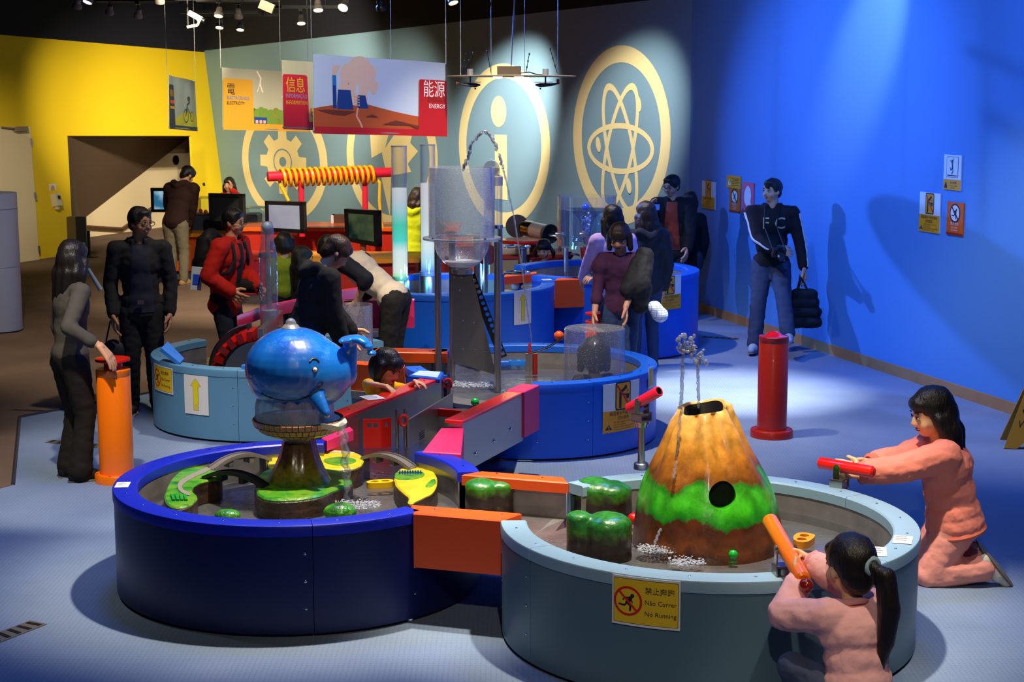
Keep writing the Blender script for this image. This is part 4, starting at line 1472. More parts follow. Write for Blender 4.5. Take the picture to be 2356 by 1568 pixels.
# 14
person('woman with long brown hair and dark grey jacket beside the lilac girl', (1.25, 14.95, 0), 15, 1.56, top=dict(name='dark_grey_jacket', c='#25262c', e=0.026, drop=0.05, hood=True), pants=dict(name='jeans_blue', c='#2c3c5c'), hair='long', hairm=HBRN, vox=0.015, faceless=True, head=(12, 3),
       armL=tuple(PY(1362, 648, 14.62)), handL=(-0.9, -0.3, -0.3))
# 15 purple woman
I15 = person('woman in purple top smiling down, black jacket over her arm', (0.91, 13.42, 0), 172, 1.5, top=dict(name='purple_top', c='#43203f', e=0.012, part='top', puff=True, sleeve=0.75, drop=0.04), pants=dict(name='jeans_blue', c='#2c3c5c', e=0.014),
             hair='bobfringe', hairm=HBRN, head=(-6, 22), armR=tuple(PY(1366, 735, 13.25)), armL=tuple(PY(1437, 715, 13.1)), poleL=(-0.9, -0.4, -0.2), skin=skin_mat('skin_warm', '#c89070'), handL=(0.1, -0.2, -1))
# 16 plaid man
person('man in glasses, dark jacket and red checked shirt holding up a camera', (1.80, 17.95, 0), 165, 1.66, male=True, glasses=True, top=dict(name='black_coat', c=(0.014, 0.013, 0.014), e=0.03, drop=0.08, collar=True, inner='#a8432c', inner_w=0.05), pants=dict(name='dark_jeans', c='#1c2533'), hair='short', head=(-28, 12), vox=0.015,
       armR=tuple(PY(1497, 492, 17.55)), handR=(0.1, 0.1, 1), poleR=(0.8, 0.2, -0.8), armL=(1.92, 17.6, 0.8))
# 17 behind
person('dark haired person in black standing behind the man with the camera', (2.02, 18.35, 0), 20, 1.45, top=dict(name='black_coat', c=(0.014, 0.013, 0.014), e=0.025, drop=0.08), pants=dict(name='black_trousers', c=(0.008, 0.008, 0.009)), hair='bob', vox=0.016, faceless=True)
# 18 man by the blue wall
fL, fR = PZ(1735, 797, 0.07), PZ(1818, 815, 0.07)
I18 = person('man in black track jacket with white sleeve stripes by the blue wall', (2.58, 15.95, 0), 170, 1.72, male=True, top=dict(name='track_jacket', c=(0.016, 0.010, 0.012), e=0.016, drop=0.03, collar=True, inner=(0.008, 0.008, 0.009), inner_w=0.062), pants=dict(name='faded_jeans', c='#39445c', e=0.018, flare=0.02), hair='short', head=(-42, 0),
             armR=tuple(PY(1782, 575, 15.62)), handR=(0.9, -0.1, 0.0), palmR=(0, 0.7, -0.5), poleR=(0.8, -0.4, -0.4), footR=tuple(fL), footL=tuple(fR), shoes='#9fb0c4', wide=1.06, armL=(2.90, 15.85, 0.80))
# 19 kneeling girl at the red cannon
SK2 = skin_mat('skin_fair', '#e6b98c')
person('girl with long black hair and pink tracksuit kneeling at the red water cannon', (2.34, 8.27, 0), 82, 1.38, child=True, hd=0.25, pelvis_z=0.33, wide=1.12, top=dict(name='pink_sweatshirt', c='#f28c78', e=0.034, drop=0.05, fold=0.006, cuff='#e07660', band='#e07660', sleeve=0.9, part='sweatshirt'), pants=dict(name='pink_tracksuit_trousers', c='#e8988c', e=0.026, f=0.95),
       hair='verylong', head=(14, 14), lean=12, skin=SK2, vox=0.0085, hand_fine=0.004,
       armR=tuple(PY(1994, 1071, 8.22)), armL=tuple(PY(1978, 1088, 8.12)), handR=(-0.96, -0.1, 0.12), handL=(-0.95, 0.1, 0.2), palmR=(-0.1, -0.6, -0.6), palmL=(0.1, 0.8, -0.3), curlR=0.55, curlL=0.6,
       footR=(2.48, 8.37, 0.10), footL=(2.48, 8.15, 0.09), kneeR=(0.1, 1, -0.4), kneeL=(-0.1, 1, -0.4), toeR=(0.55, 0.1, -0.75), toeL=(0.6, 0, -0.75), shoes='#d8d2c4', poleR=(0.4, -0.2, -0.9), poleL=(-0.4, -0.2, -0.9))
# 20 crouching girl at the orange cannon
person('girl with ponytail and pale pink top crouching at the orange water cannon', (1.37, 6.08, 0), 16, 1.18, child=True, hd=0.24, pelvis_z=0.22, top=dict(name='pale_pink_top', c='#f2b4b4', e=0.03, drop=0.07, fold=0.006, part='top', sleeve=0.93, cuff='#e8a4a8', band='#e8a4a8'), pants=dict(name='blue_jeans_child', c='#46506c', e=0.014),
       hair='ponytail', head=(8, 4), lean=12, skin=SK2, vox=0.0085, hand_fine=0.004, faceless=False,
       armR=tuple(PY(1868, 1292, 6.45)), armL=tuple(PY(1838, 1338, 6.36)), handR=(-0.6, 0.75, 0.2), handL=(-0.1, 0.9, 0.35), palmR=(-0.7, -0.3, -0.5), palmL=(0.7, -0.2, 0.4), curlR=0.6, curlL=0.7,
       footL=(1.22, 6.28, 0.05), footR=(1.50, 6.25, 0.05), kneeL=(-0.75, 0.8, 0.6), kneeR=(0.3, 1, 0.5), poleR=(0.7, -0.3, -0.5), poleL=(-0.8, -0.3, -0.6))
# 21 child under the dome
person('child with black hair whose head is inside the clear dome', (0.60, 11.55, 0.05), 10, 1.2, child=True, hd=0.25, pelvis_z=0.13, top=dict(name='dark_top', c=(0.02, 0.02, 0.025), e=0.012, part='top'), pants=None, hair='bob', faceless=True, legs=False, vox=0.014)
# ================================================================== exhibits
def zpaint(name, stops, namp=0.05, nscale=9.0, rough=0.35, coat=0.25, bump=0.5, streak=1.0, bscale=16):
 """hand painted scenery: colour bands by height, edges broken by noise; stops = [(z, colour)]"""
 m = bpy.data.materials.new(name)
 m.use_nodes = True
 nt = m.node_tree
 L = nt.links.new
 b = nt.nodes['Principled BSDF']
 b.inputs['Roughness'].default_value = rough
 b.inputs['Coat Weight'].default_value = coat
 b.inputs['Coat Roughness'].default_value = 0.12
 tc = nt.nodes.new('ShaderNodeTexCoord')
 sp = nt.nodes.new('ShaderNodeSeparateXYZ')
 n = nt.nodes.new('ShaderNodeTexNoise')
 n.inputs['Scale'].default_value = nscale
 n.inputs['Detail'].default_value = 6
 mp = nt.nodes.new('ShaderNodeMapping')
 mp.inputs['Scale'].default_value = (1, 1, streak)
 L(tc.outputs['Object'], mp.inputs['Vector'])
 L(mp.outputs['Vector'], n.inputs['Vector'])
 L(tc.outputs['Object'], sp.inputs[0])
 z0, z1 = stops[0][0], stops[-1][0]
 ma = nt.nodes.new('ShaderNodeMath')
 ma.operation = 'MULTIPLY_ADD'
 ma.inputs[1].default_value = namp * 2
 ma.inputs[2].default_value = -namp
 L(n.outputs['Fac'], ma.inputs[0])
 ad = nt.nodes.new('ShaderNodeMath')
 ad.operation = 'ADD'
 L(sp.outputs['Z'], ad.inputs[0])
 L(ma.outputs[0], ad.inputs[1])
 mr = nt.nodes.new('ShaderNodeMapRange')
 mr.inputs['From Min'].default_value = z0
 mr.inputs['From Max'].default_value = z1
 L(ad.outputs[0], mr.inputs['Value'])
 r = nt.nodes.new('ShaderNodeValToRGB')
 cr = r.color_ramp
 while len(cr.elements) > 1:
  cr.elements.remove(cr.elements[-1])
 for i, (z, c) in enumerate(stops):
  e = cr.elements[0] if i == 0 else cr.elements.new((z - z0) / (z1 - z0))
  e.position = (z - z0) / (z1 - z0)
  e.color = (*lin(c), 1)
 L(mr.outputs[0], r.inputs['Fac'])
 n3 = nt.nodes.new('ShaderNodeTexNoise')
 n3.inputs['Scale'].default_value = nscale * 2.2
 n3.inputs['Detail'].default_value = 5
 L(tc.outputs['Object'], n3.inputs['Vector'])
 mr3 = nt.nodes.new('ShaderNodeMapRange')
 mr3.inputs['From Min'].default_value = 0.3
 mr3.inputs['From Max'].default_value = 0.7
 mr3.inputs['To Min'].default_value = 0.55
 mr3.inputs['To Max'].default_value = 1.3
 L(n3.outputs['Fac'], mr3.inputs['Value'])
 mx = nt.nodes.new('ShaderNodeVectorMath')
 mx.operation = 'SCALE'
 L(r.outputs['Color'], mx.inputs[0])
 L(mr3.outputs[0], mx.inputs['Scale'])
 L(mx.outputs[0], b.inputs['Base Color'])
 n2 = nt.nodes.new('ShaderNodeTexNoise')
 n2.inputs['Scale'].default_value = bscale
 n2.inputs['Detail'].default_value = 5
 L(mp.outputs['Vector'], n2.inputs['Vector'])
 bp = nt.nodes.new('ShaderNodeBump')
 bp.inputs['Strength'].default_value = bump
 bp.inputs['Distance'].default_value = 0.012
 L(n2.outputs['Fac'], bp.inputs['Height'])
 L(bp.outputs['Normal'], b.inputs['Normal'])
 return m
ROCKM = zpaint('painted_rock', [(-0.02, '#140c08'), (0.05, '#2b190d'), (0.10, '#24140b'), (0.125, '#3f5a14'), (0.15, '#2f7a1c'), (0.20, '#1d6a2a'), (0.24, '#3b9a2e')], namp=0.035, nscale=16)
VOLM = zpaint('painted_volcano', [(0, '#4a2410'), (0.06, '#8a4a1c'), (0.12, '#6a3514'), (0.185, '#5a2c12'), (0.20, '#1f8a1a'), (0.26, '#3fc01c'), (0.33, '#46b824'), (0.36, '#2a8a1c'), (0.38, '#7a4616'), (0.45, '#b5701f'), (0.56, '#dc9a38'), (0.70, '#e6b25c')], namp=0.13, nscale=6.5, bump=0.6, streak=0.5)
TURF = ramp_mat('painted_turf', [(0.3, '#1d5c1c'), (0.45, '#3f9a1e'), (0.6, '#74a824'), (0.75, '#245f1e')], scale=9, rough=0.4, coat=0.3, bump=0.4)
TURFY = ramp_mat('painted_yellow_field', [(0.3, '#c8b41a'), (0.55, '#e6d420'), (0.75, '#b8b41c')], scale=6, rough=0.4, coat=0.2, bump=0.2)
SOIL = ramp_mat('painted_soil', [(0.3, '#1c120b'), (0.5, '#3d2817'), (0.7, '#5a3d22')], scale=7, rough=0.45, coat=0.2, bump=0.8, stretch=(1, 1, 3))
TRACKG = mat('grey_track', '#77716a', 0.45)
TRACKB = mat('dark_track', '#24221f', 0.35)
FROTH = clear_mat('white_foam', (0.9, 0.93, 0.96), gloss=0.2, rough=0.1, haze=0.42)
SPLASH = clear_mat('splash_water', (0.92, 0.95, 0.98), gloss=0.16, rough=0.05, haze=0.10, bump=0.6, bscale=60)
JET = clear_mat('jet_water', (0.80, 0.86, 0.94), gloss=0.32, rough=0.04, haze=0.12, bump=0.5, bscale=80)
ACRYL = clear_mat('acrylic', (0.97, 0.98, 1.0), gloss=0.03, rough=0.02, haze=0.015)
ACRYLD = clear_mat('acrylic_wet', (0.93, 0.95, 0.98), gloss=0.06, rough=0.04, haze=0.09, drops=True)
def pxpoly(pts, z):
 return [(PZ(u, v, z).x, PZ(u, v, z).y) for u, v in pts]
def subdiv(poly, jit=0.004, n=3):
 out = []
 for i in range(len(poly)):
  a, b = Vector(poly[i]), Vector(poly[(i + 1) % len(poly)])
  for k in range(n):
   p = a.lerp(b, k / n)
   out.append((p.x + random.uniform(-jit, jit), p.y + random.uniform(-jit, jit)))
 return out
def smoothpoly(poly, it=2):
 for _ in range(it):
  q = []
  for i in range(len(poly)):
   a, b = Vector(poly[i]), Vector(poly[(i + 1) % len(poly)])
   q += [tuple(a.lerp(b, 0.25)), tuple(a.lerp(b, 0.75))]
  poly = q
 return poly
def island(name, label, poly, z0, z1, topm):
 c = Vector((sum(p[0] for p in poly) / len(poly), sum(p[1] for p in poly) / len(poly), z0))
 t = thing(name, label, 'model island', c)
 poly = subdiv(smoothpoly(poly, 2), 0.003, 1)
 MB().prism(poly, z0, z1 - 0.012, 0.004).build('rock_side', SOIL, t)
 MB().prism([(c.x + (p[0] - c.x) * 0.985, c.y + (p[1] - c.y) * 0.985) for p in poly], z1 - 0.013, z1, 0.008).build('turf', topm, t)
 return t
def patch(par, pts, z, m, name, h=0.004):
 MB().prism(smoothpoly(pxpoly(pts, z), 2), z - 0.002, z + h, 0.002).build(name, m, par)
# ---- whale fountain
WX, WY = -1.155, 8.53
wf = thing('whale_fountain', 'smiling blue whale fountain on a brick patterned dish', 'fountain', (WX, WY, 0.36))
def wp(u, v, dy=0.0):
 return PY(u, v, WY + dy)
base = pxpoly([(583, 1122), (592, 1096), (610, 1078), (660, 1072), (730, 1074), (790, 1082), (815, 1098), (806, 1116), (770, 1124), (735, 1142), (655, 1150), (600, 1147)], 0.47)
sb = subdiv(smoothpoly(base, 2), 0.004, 1)
MB().prism(sb, 0.36, 0.455, 0.004).build('island_side', SOIL, wf)
MB().prism([(WX + (p[0] - WX) * 0.985, WY + (p[1] - WY) * 0.985) for p in sb], 0.454, 0.472, 0.01).build('island_turf', TURF, wf)
STEM = zpaint('painted_stem', [(0, '#2c6a1c'), (0.10, '#3a7a1e'), (0.17, '#94801e'), (0.25, '#6e4a22'), (0.42, '#54361c')], namp=0.05, nscale=14, streak=0.4, rough=0.25, coat=0.5)
b = MB()
prof = [(0.002, 0.46), (0.185, 0.46), (0.165, 0.485), (0.135, 0.54), (0.105, 0.61), (0.085, 0.69), (0.082, 0.715), (0.095, 0.733), (0.002, 0.735)]
b.lathe((WX, WY, 0), [(r, z) for r, z in prof], 36, closed=False)
for i, v in enumerate(b.v):
 a = math.atan2(v.y - WY, v.x - WX)
 k = 1 + 0.05 * math.sin(a * 5 + v.z * 9) + 0.03 * math.sin(a * 9)
 v.x, v.y = WX + (v.x - WX) * k, WY + (v.y - WY) * k
b.build('stem', STEM, wf, smooth=60)
DISHR = 0.243
dprof = [(0.085, 0.722), (0.15, 0.732), (0.205, 0.757), (0.236, 0.79), (DISHR, 0.822)]
GROUT = mat('dish_grout', '#0c0907', 0.6)
WATERT = mat('turquoise_dish_water', '#4fb8d8', 0.12, coat=0.5, bump=0.5, bscale=40)
b = MB()
b.lathe((WX, WY, 0), dprof + [(DISHR - 0.012, 0.822), (DISHR - 0.03, 0.80), (0.1, 0.78)], 48, closed=False)
b.build('dish', GROUT, wf, smooth=50)
MB().lathe((WX, WY, 0), [(0.0005, 0.816), (DISHR - 0.012, 0.816)], 48, closed=False).build('dish_water', WATERT, wf)
BRICKM = ramp_mat('dish_brick', [(0.3, '#8a5a3a'), (0.6, '#c08a5e')], scale=12, rough=0.35, coat=0.3, bump=0.2)
# bricks: three courses proud of the dark grout
for row, (k0, k1) in enumerate(((4, 3), (3, 2), (2, 1))):
 (r1, z1), (r0, z0) = dprof[k0], dprof[k1]
 nb = (46, 42, 34)[row]
 gap = 0.14
 bm_ = MB()
 w_ = 2 * PI / nb * (1 - gap)
 f0, f1 = 0.08, 0.92
 ra, za = r0 + (r1 - r0) * f0, z0 + (z1 - z0) * f0
 rb, zb = r0 + (r1 - r0) * f1, z0 + (z1 - z0) * f1
 vs = []
 for o_ in (0.006, -0.002):
  for a in (-w_ / 2, w_ / 2):
   for r_, z_ in ((ra, za), (rb, zb)):
    vs.append(((r_ + o_) * math.cos(a), (r_ + o_) * math.sin(a), z_ - o_ * 0.4))
 bm_.add(vs, [(0, 2, 3, 1), (4, 5, 7, 6), (0, 1, 5, 4), (2, 6, 7, 3), (0, 4, 6, 2), (1, 3, 7, 5)])
 o0 = bm_.build('brick', BRICKM, wf, smooth=0, local=True)
 for i in range(nb):
  o = o0 if i == 0 else o0.copy()
  if i:
   COL.objects.link(o)
  o.parent = wf
  o.location = (0, 0, -0.36)
  o.rotation_euler = (0, 0, 2 * PI * (i + 0.5 * (row % 2)) / nb)
# spout
sd_ = Vector((0.86, -0.5, 0)).normalized()
sn = Vector((-sd_.y, sd_.x, 0))
c0 = Vector((WX, WY, 0)) + sd_ * 0.225
b = MB()
rows = []
for k, (f, wd, dz) in enumerate(((0, 0.10, 0), (0.03, 0.085, -0.004), (0.06, 0.055, -0.014))):
 row = []
 for j in range(7):
  t_ = (j - 3) / 3
  row.append(c0 + sd_ * f + sn * t_ * wd + Vector((0, 0, 0.816 + dz + 0.012 * abs(t_) ** 2)))
 rows.append(row)
low = [[p - Vector((0, 0, 0.028)) - sd_ * 0.01 for p in r] for r in rows]
b.grid(rows).grid(low)
b.grid([rows[-1], low[-1]])
for s_i in (0, 6):
 b.grid([[r[s_i] for r in rows], [r[s_i] for r in low]])
b.build('spout', mat('spout_white', '#cfc8b8', 0.3, coat=0.4), wf, smooth=60)
# whale body
b = MB()
WC_ = Vector((WX, WY, 1.085))
b.ell(WC_ + Vector((-0.02, 0, 0.005)), (0.262, 0.25, 0.225), 28, 18)
b.ell(WC_ + Vector((0.06, 0, -0.02)), (0.235, 0.22, 0.2), 28, 18)
b.ell(WC_ + Vector((-0.05, -0.02, -0.09)), (0.2, 0.2, 0.105), 24, 14)
smin_cap(b, WC_ + Vector((0.16, 0.02, -0.05)), 0.13, WC_ + Vector((0.235, 0.03, -0.03)), 0.085, 20)
smin_cap(b, WC_ + Vector((0.235, 0.03, -0.03)), 0.085, WC_ + Vector((0.27, 0.04, 0.06)), 0.052, 20)
smin_cap(b, WC_ + Vector((0.27, 0.04, 0.06)), 0.052, WC_ + Vector((0.285, 0.04, 0.13)), 0.036, 20)
# flukes
for k in range(7):
 t_ = k / 6
 b.ell(WC_ + Vector((0.275 + 0.13 * t_, 0.03 - 0.07 * math.sin(t_ * PI * 0.5), 0.155 + 0.02 * math.sin(t_ * PI) - 0.012 * t_ - 0.05 * t_ ** 4)), (0.05 - 0.022 * t_, 0.07 - 0.03 * t_, 0.024 - 0.007 * t_), 14, 8)
 b.ell(WC_ + Vector((0.285 - 0.03 * t_, 0.04 - 0.12 * t_, 0.15 + 0.018 * t_)), (0.045 - 0.02 * t_, 0.05, 0.022 - 0.008 * t_), 14, 8)
# flipper
for k in range(6):
 t_ = k / 5
 b.ell(WC_ + Vector((0.12 + 0.06 * t_, -0.19 - 0.05 * t_, -0.11 - 0.085 * t_)), (0.05 - 0.025 * t_, 0.022, 0.045 - 0.018 * t_), 12, 8)
WHALEM = bpy.data.materials.new('whale_blue_enamel')
WHALEM.use_nodes = True
nt = WHALEM.node_tree
pb = nt.nodes['Principled BSDF']
pb.inputs['Roughness'].default_value = 0.28
pb.inputs['Coat Weight'].default_value = 1.0
pb.inputs['Coat Roughness'].default_value = 0.04
tc = nt.nodes.new('ShaderNodeTexCoord')
no = nt.nodes.new('ShaderNodeTexNoise')
no.inputs['Scale'].default_value = 3
rp = nt.nodes.new('ShaderNodeValToRGB')
rp.color_ramp.elements[0].color = (*lin('#0a4fae'), 1)
rp.color_ramp.elements[1].color = (*lin('#1878d4'), 1)
rp.color_ramp.elements[0].position = 0.35
rp.color_ramp.elements[1].position = 0.65
nt.links.new(tc.outputs['Object'], no.inputs['Vector'])
nt.links.new(no.outputs['Fac'], rp.inputs['Fac'])
nt.links.new(rp.outputs['Color'], pb.inputs['Base Color'])
n2 = nt.nodes.new('ShaderNodeTexNoise')
n2.inputs['Scale'].default_value = 26
n2.inputs['Detail'].default_value = 4
bp = nt.nodes.new('ShaderNodeBump')
bp.inputs['Strength'].default_value = 0.8
bp.inputs['Distance'].default_value = 0.02
nt.links.new(tc.outputs['Object'], n2.inputs['Vector'])
nt.links.new(n2.outputs['Fac'], bp.inputs['Height'])
nt.links.new(bp.outputs['Normal'], pb.inputs['Coat Normal'])
wm = remesh(b, 0.008, 6)
wm.transform(Matrix.Translation(-Vector(wf.location)))
wb = obj('whale_body', wm, WHALEM, wf)
from mathutils.bvhtree import BVHTree
bvh = BVHTree.FromPolygons([v.co.copy() for v in wm.vertices], [tuple(p.vertices) for p in wm.polygons])
def onwhale(u, v, off=0.004):
 """point of the whale's skin in direction of a pixel"""
 r = ray(u, v).normalized()
 o_ = Vector((0, 0, CAM_H)) - Vector(wf.location)
 h = bvh.ray_cast(o_, r)
 if h[0] is None:
  return None, None
 return h[0] + h[1] * off + Vector(wf.location), h[1]
e0, en = onwhale(725, 850, -0.004)
Re = rot_to(en)
MB().ell(e0, (0.017, 0.024, 0.008), 18, 10, Re @ Matrix.Rotation(PI / 2, 3, 'Z')).build('eye_patch', INK, wf)
MB().ell(e0 + en * 0.004, (0.0125, 0.0125, 0.009), 16, 10, Re).build('eyeball', mat('glass_eye_white', '#e8e4da', 0.12), wf)
MB().ell(e0 + en * 0.0115 + Vector((-0.003, 0, -0.001)), (0.0055, 0.0055, 0.003), 12, 8, Re).build('pupil', INK, wf)
for nm, pts, rr in (('eyebrow', [(712, 832), (719, 825), (727, 825), (734, 832)], 0.005),
     ('smile', [(743, 878), (740, 887), (732, 886)], 0.004),
     ('mouth_line', [(738, 886), (728, 899), (714, 910), (696, 917), (672, 921), (648, 920), (622, 914), (602, 904)], 0.0045)):
 b = MB()
 q_ = [onwhale(u, v, 0.0005)[0] for u, v in pts]
 q_ = [p for p in q_ if p is not None]
 if len(q_) > 1:
  sm = []
  for i in range(len(q_) - 1):
   for k in range(4):
    sm.append(q_[i].lerp(q_[i + 1], k / 4))
  sm.append(q_[-1])
  b.tube(sm, rr, 8)
  b.build(nm, INK, wf)
b = MB()
tp = WC_ + Vector((-0.03, 0, 0.222))
b.lathe(tp, [(0.0005, -0.02), (0.05, -0.02), (0.05, 0.004), (0.034, 0.022), (0.03, 0.024), (0.0005, 0.024)], 20, closed=False)
b.build('blowhole_nozzle', mat('nozzle_grey', '#8a8780', 0.35, 0.4), wf)
MB().ell(tp + Vector((0, 0, 0.024)), (0.03, 0.03, 0.032), 16, 10).build('water_bubble', SPLASH, wf)
# water curtain from the whale's chin, water fall from the spout
b = MB()
rows = []
for k, (r_, z_) in enumerate(((0.195, 0.935), (0.205, 0.90), (0.208, 0.86), (0.21, 0.818))):
 rows.append([Vector((WX + (r_ + 0.008 * math.sin(i * 2.3 + k)) * math.cos(2 * PI * i / 60) - 0.02, WY + (r_ + 0.008 * math.sin(i * 2.3 + k)) * math.sin(2 * PI * i / 60) * 0.95, z_ + 0.01 * math.sin(i * 1.7) * (k == 0))) for i in range(60)])
b.grid(rows, closed_u=True)
CURT = clear_mat('curtain_water', (0.72, 0.93, 0.95), gloss=0.14, rough=0.06, haze=0.3, bump=0.8, bscale=50)
b.build('water_curtain', CURT, None, label='thin curtain of water running off the whale into its dish', cat='water', kind='stuff')
b = MB()
st = c0 + sd_ * 0.055 + Vector((0, 0, 0.806))
pts, rr = [], []
for k in range(26):
 t_ = k / 25
 pts.append(st + sd_ * (0.035 * t_ ** 0.6) + Vector((0.006 * math.sin(k * 1.3), 0.006 * math.cos(k * 1.1), -0.425 * t_ ** 1.3)))
 rr.append(0.02 + 0.006 * math.sin(k * 1.9) - 0.007 * t_)
b.tube(pts, rr, 10)
pts2 = [p + Vector((0.018 + 0.004 * math.sin(i), -0.004, 0)) for i, p in enumerate(pts[3:20])]
b.tube(pts2, [0.008 + 0.003 * math.sin(i * 1.4) for i in range(len(pts2))], 8)
b.build('waterfall', SPLASH, None, label='twisting fall of water from the whale dish spout into the pool', cat='water', kind='stuff')
def splash(label, c, r, n, m=FROTH, zs=0.02, size=(0.002, 0.007)):
 b = MB()
 size = (size[0] * 0.7, size[1] * 0.62)
 for _ in range(int(n * 1.9)):
  a, q_ = random.uniform(0, 2 * PI), r * math.sqrt(random.random())
  s_ = random.uniform(*size)
  b.ell((c[0] + q_ * math.cos(a) * 1.5, c[1] + q_ * math.sin(a), c[2] + random.random() ** 4 * zs), (s_ * 1.5, s_ * 1.5, s_ * 0.6), 6, 4)
 return b.build('foam', m, None, label=label, cat='foam', kind='stuff')
sp_ = PZ(822, 1160, 0.405)
splash('white foam where the whale fall hits the pool', (sp_.x, sp_.y, 0.402), 0.085, 260)
# ---- model islands and track bridges in the whale pool
il = island('model_island', 'curved green island with a grey road at the left of the whale', pxpoly([(375, 1145), (384, 1112), (402, 1088), (432, 1073), (478, 1070), (505, 1082), (514, 1098), (470, 1104), (446, 1114), (441, 1128), (458, 1142), (440, 1160), (414, 1168), (388, 1164)], 0.485), 0.36, 0.485, TURF)
GREYR = mat('painted_road', '#8d887c', 0.6, bump=0.2)
patch(il, [(478, 1074), (490, 1079), (440, 1100), (418, 1116), (420, 1126), (440, 1134), (436, 1142), (410, 1130), (406, 1112), (430, 1095)], 0.487, GREYR, 'road')
GREENP = mat('green_plastic_fence', '#1c9a34', 0.35)
for k in range(4):
 p, q_ = PZ(392 + 10 * k, 1138, 0.49), PZ(397 + 9.5 * k, 1150, 0.49)
 MB().prism([(p.x, p.y), (p.x + 0.014, p.y), (q_.x + 0.014, q_.y), (q_.x, q_.y)], 0.485, 0.497, 0.002).build('crop_row', GREENP, il)
ib = island('model_island', 'long yellow and green island behind the whale stem', pxpoly([(612, 1062), (632, 1042), (690, 1033), (770, 1034), (825, 1040), (842, 1052), (832, 1072), (792, 1080), (735, 1074), (660, 1078), (620, 1076)], 0.475), 0.36, 0.475, TURFY)
patch(ib, [(735, 1058), (780, 1050), (822, 1056), (815, 1066), (770, 1072)], 0.476, TURF, 'lawn')
patch(ib, [(640, 1042), (700, 1035), (780, 1036), (830, 1043), (770, 1041), (700, 1040), (660, 1047)], 0.476, mat('sand_path', '#c8b890', 0.6), 'path')
iy = island('model_island', 'bright yellow island with a little blue fence right of the whale', pxpoly([(904, 1104), (910, 1080), (945, 1069), (985, 1071), (1004, 1086), (1009, 1112), (995, 1134), (968, 1144), (946, 1158), (936, 1154), (944, 1142), (918, 1126)], 0.465), 0.36, 0.465, TURFY)
patch(iy, [(906, 1098), (912, 1084), (975, 1084), (978, 1096), (950, 1103), (918, 1104)], 0.466, TURF, 'lawn')
patch(iy, [(975, 1118), (1000, 1098), (1004, 1112), (988, 1122)], 0.466, TURF, 'lawn')
BLUEP = mat('blue_plastic_fence', '#1c50c8', 0.35)
b = MB()
for k in range(9):
 p = PZ(920 + 6 * k, 1092, 0.466)
 MB().box(p.x - 0.004, p.x + 0.004, p.y - 0.002, p.y + 0.002, 0.466, 0.492).build('picket', BLUEP, iy)
p, q_ = PZ(917, 1092, 0.466), PZ(972, 1092, 0.466)
MB().box(p.x, q_.x, p.y + 0.002, p.y + 0.005, 0.476, 0.481).build('fence_rail', BLUEP, iy)
def bridge(label, p, q, hgt, m, wd=0.034, n=14):
 p, q = Vector(p), Vector(q)
 t = thing('track_bridge', label, 'model bridge', p.lerp(q, 0.5))
 d = (q - p)
 d.z = 0
 d.normalize()
 nn = Vector((-d.y, d.x, 0))
 b = MB()
 cs = []
 for i in range(n + 1):
  f = i / n
  c = p.lerp(q, f) + Vector((0, 0, hgt * 4 * f * (1 - f)))
  cs.append(c)
 up = Vector((0, 0, 1))
 rows = [[c + nn * wd, c - nn * wd, c - nn * wd - up * 0.012, c + nn * wd - up * 0.012] for c in cs]
 b.grid(rows, closed_u=True)
 b.add(rows[0], [(0, 1, 2, 3)]).add(rows[-1], [(3, 2, 1, 0)])
 b.build('deck', m, t, smooth=30)
 for s in (1, -1):
  b = MB()
  rows = [[c + nn * s * (wd - 0.002), c + nn * s * (wd - 0.008), c + nn * s * (wd - 0.008) + up * 0.009, c + nn * s * (wd - 0.002) + up * 0.009] for c in cs]
  b.grid(rows, closed_u=True)
  b.build('rail', m, t, smooth=30)
 for f, lo in ((0.06, 0.36), (0.34, 0), (0.66, 0), (0.95, 0.36)):
  i = int(f * n)
  c = cs[i]
  lo = lo or c.z - 0.042
  MB().obox(Vector((c.x, c.y, (c.z + lo) / 2 - 0.004)), (0.03, wd * 1.8, c.z - lo), Matrix((d, nn, up)).transposed()).build('pier', m, t)
 return t
bridge('grey arched track bridge behind the left end of the whale island', PZ(487, 1078, 0.49), PZ(618, 1056, 0.48), 0.055, TRACKG)
bridge('dark arched track bridge in front, from the road island to the whale island', PZ(472, 1096, 0.49), PZ(612, 1118, 0.475), 0.05, TRACKB)
bridge('grey arched track bridge running down to the yellow island', PZ(838, 1052, 0.48), PZ(950, 1076, 0.47), 0.045, TRACKG)
def flt(label, c, ang, s, m, th=0.035, tilt=0.0):
 """flat foam float with two finger holes"""
 hs = []
 out = smoothpoly([(-1.0, -0.35), (-0.35, -0.55), (0.75, -0.6), (1.0, -0.1), (0.95, 0.4), (0.4, 0.58), (-0.5, 0.5), (-1.05, 0.15)], 2)
 ca_, sa_ = math.cos(ang), math.sin(ang)
 tr = lambda x, y, z: Vector(c) + Vector((s * (x * ca_ - y * sa_), s * (x * sa_ + y * ca_), z + tilt * s * x))
 hl = [[(cx + 0.3 * math.cos(2 * PI * k / 18), 0.27 * math.sin(2 * PI * k / 18)) for k in range(18)] for cx in (-0.42, 0.38)]
 loops = [[Vector((x, y, 0)) for x, y in l] for l in [out] + hl]
 tri = tessellate_polygon(loops)
 al = [q for l in loops for q in l]
 b = MB()
 for z in (0, th):
  b.add([tr(q.x, q.y, z) for q in al], [tuple(t_) for t_ in tri])
 for l in loops:
  k = len(l)
  b.add([tr(q.x, q.y, z) for z in (0, th) for q in l], [(i, (i + 1) % k, k + (i + 1) % k, k + i) for i in range(k)])
 return b.build('foam_float', m, None, smooth=30, label=label, cat='float')
YFOAM = mat('yellow_foam', '#ffc808', 0.5)
p = PZ(875, 1120, 0.395)
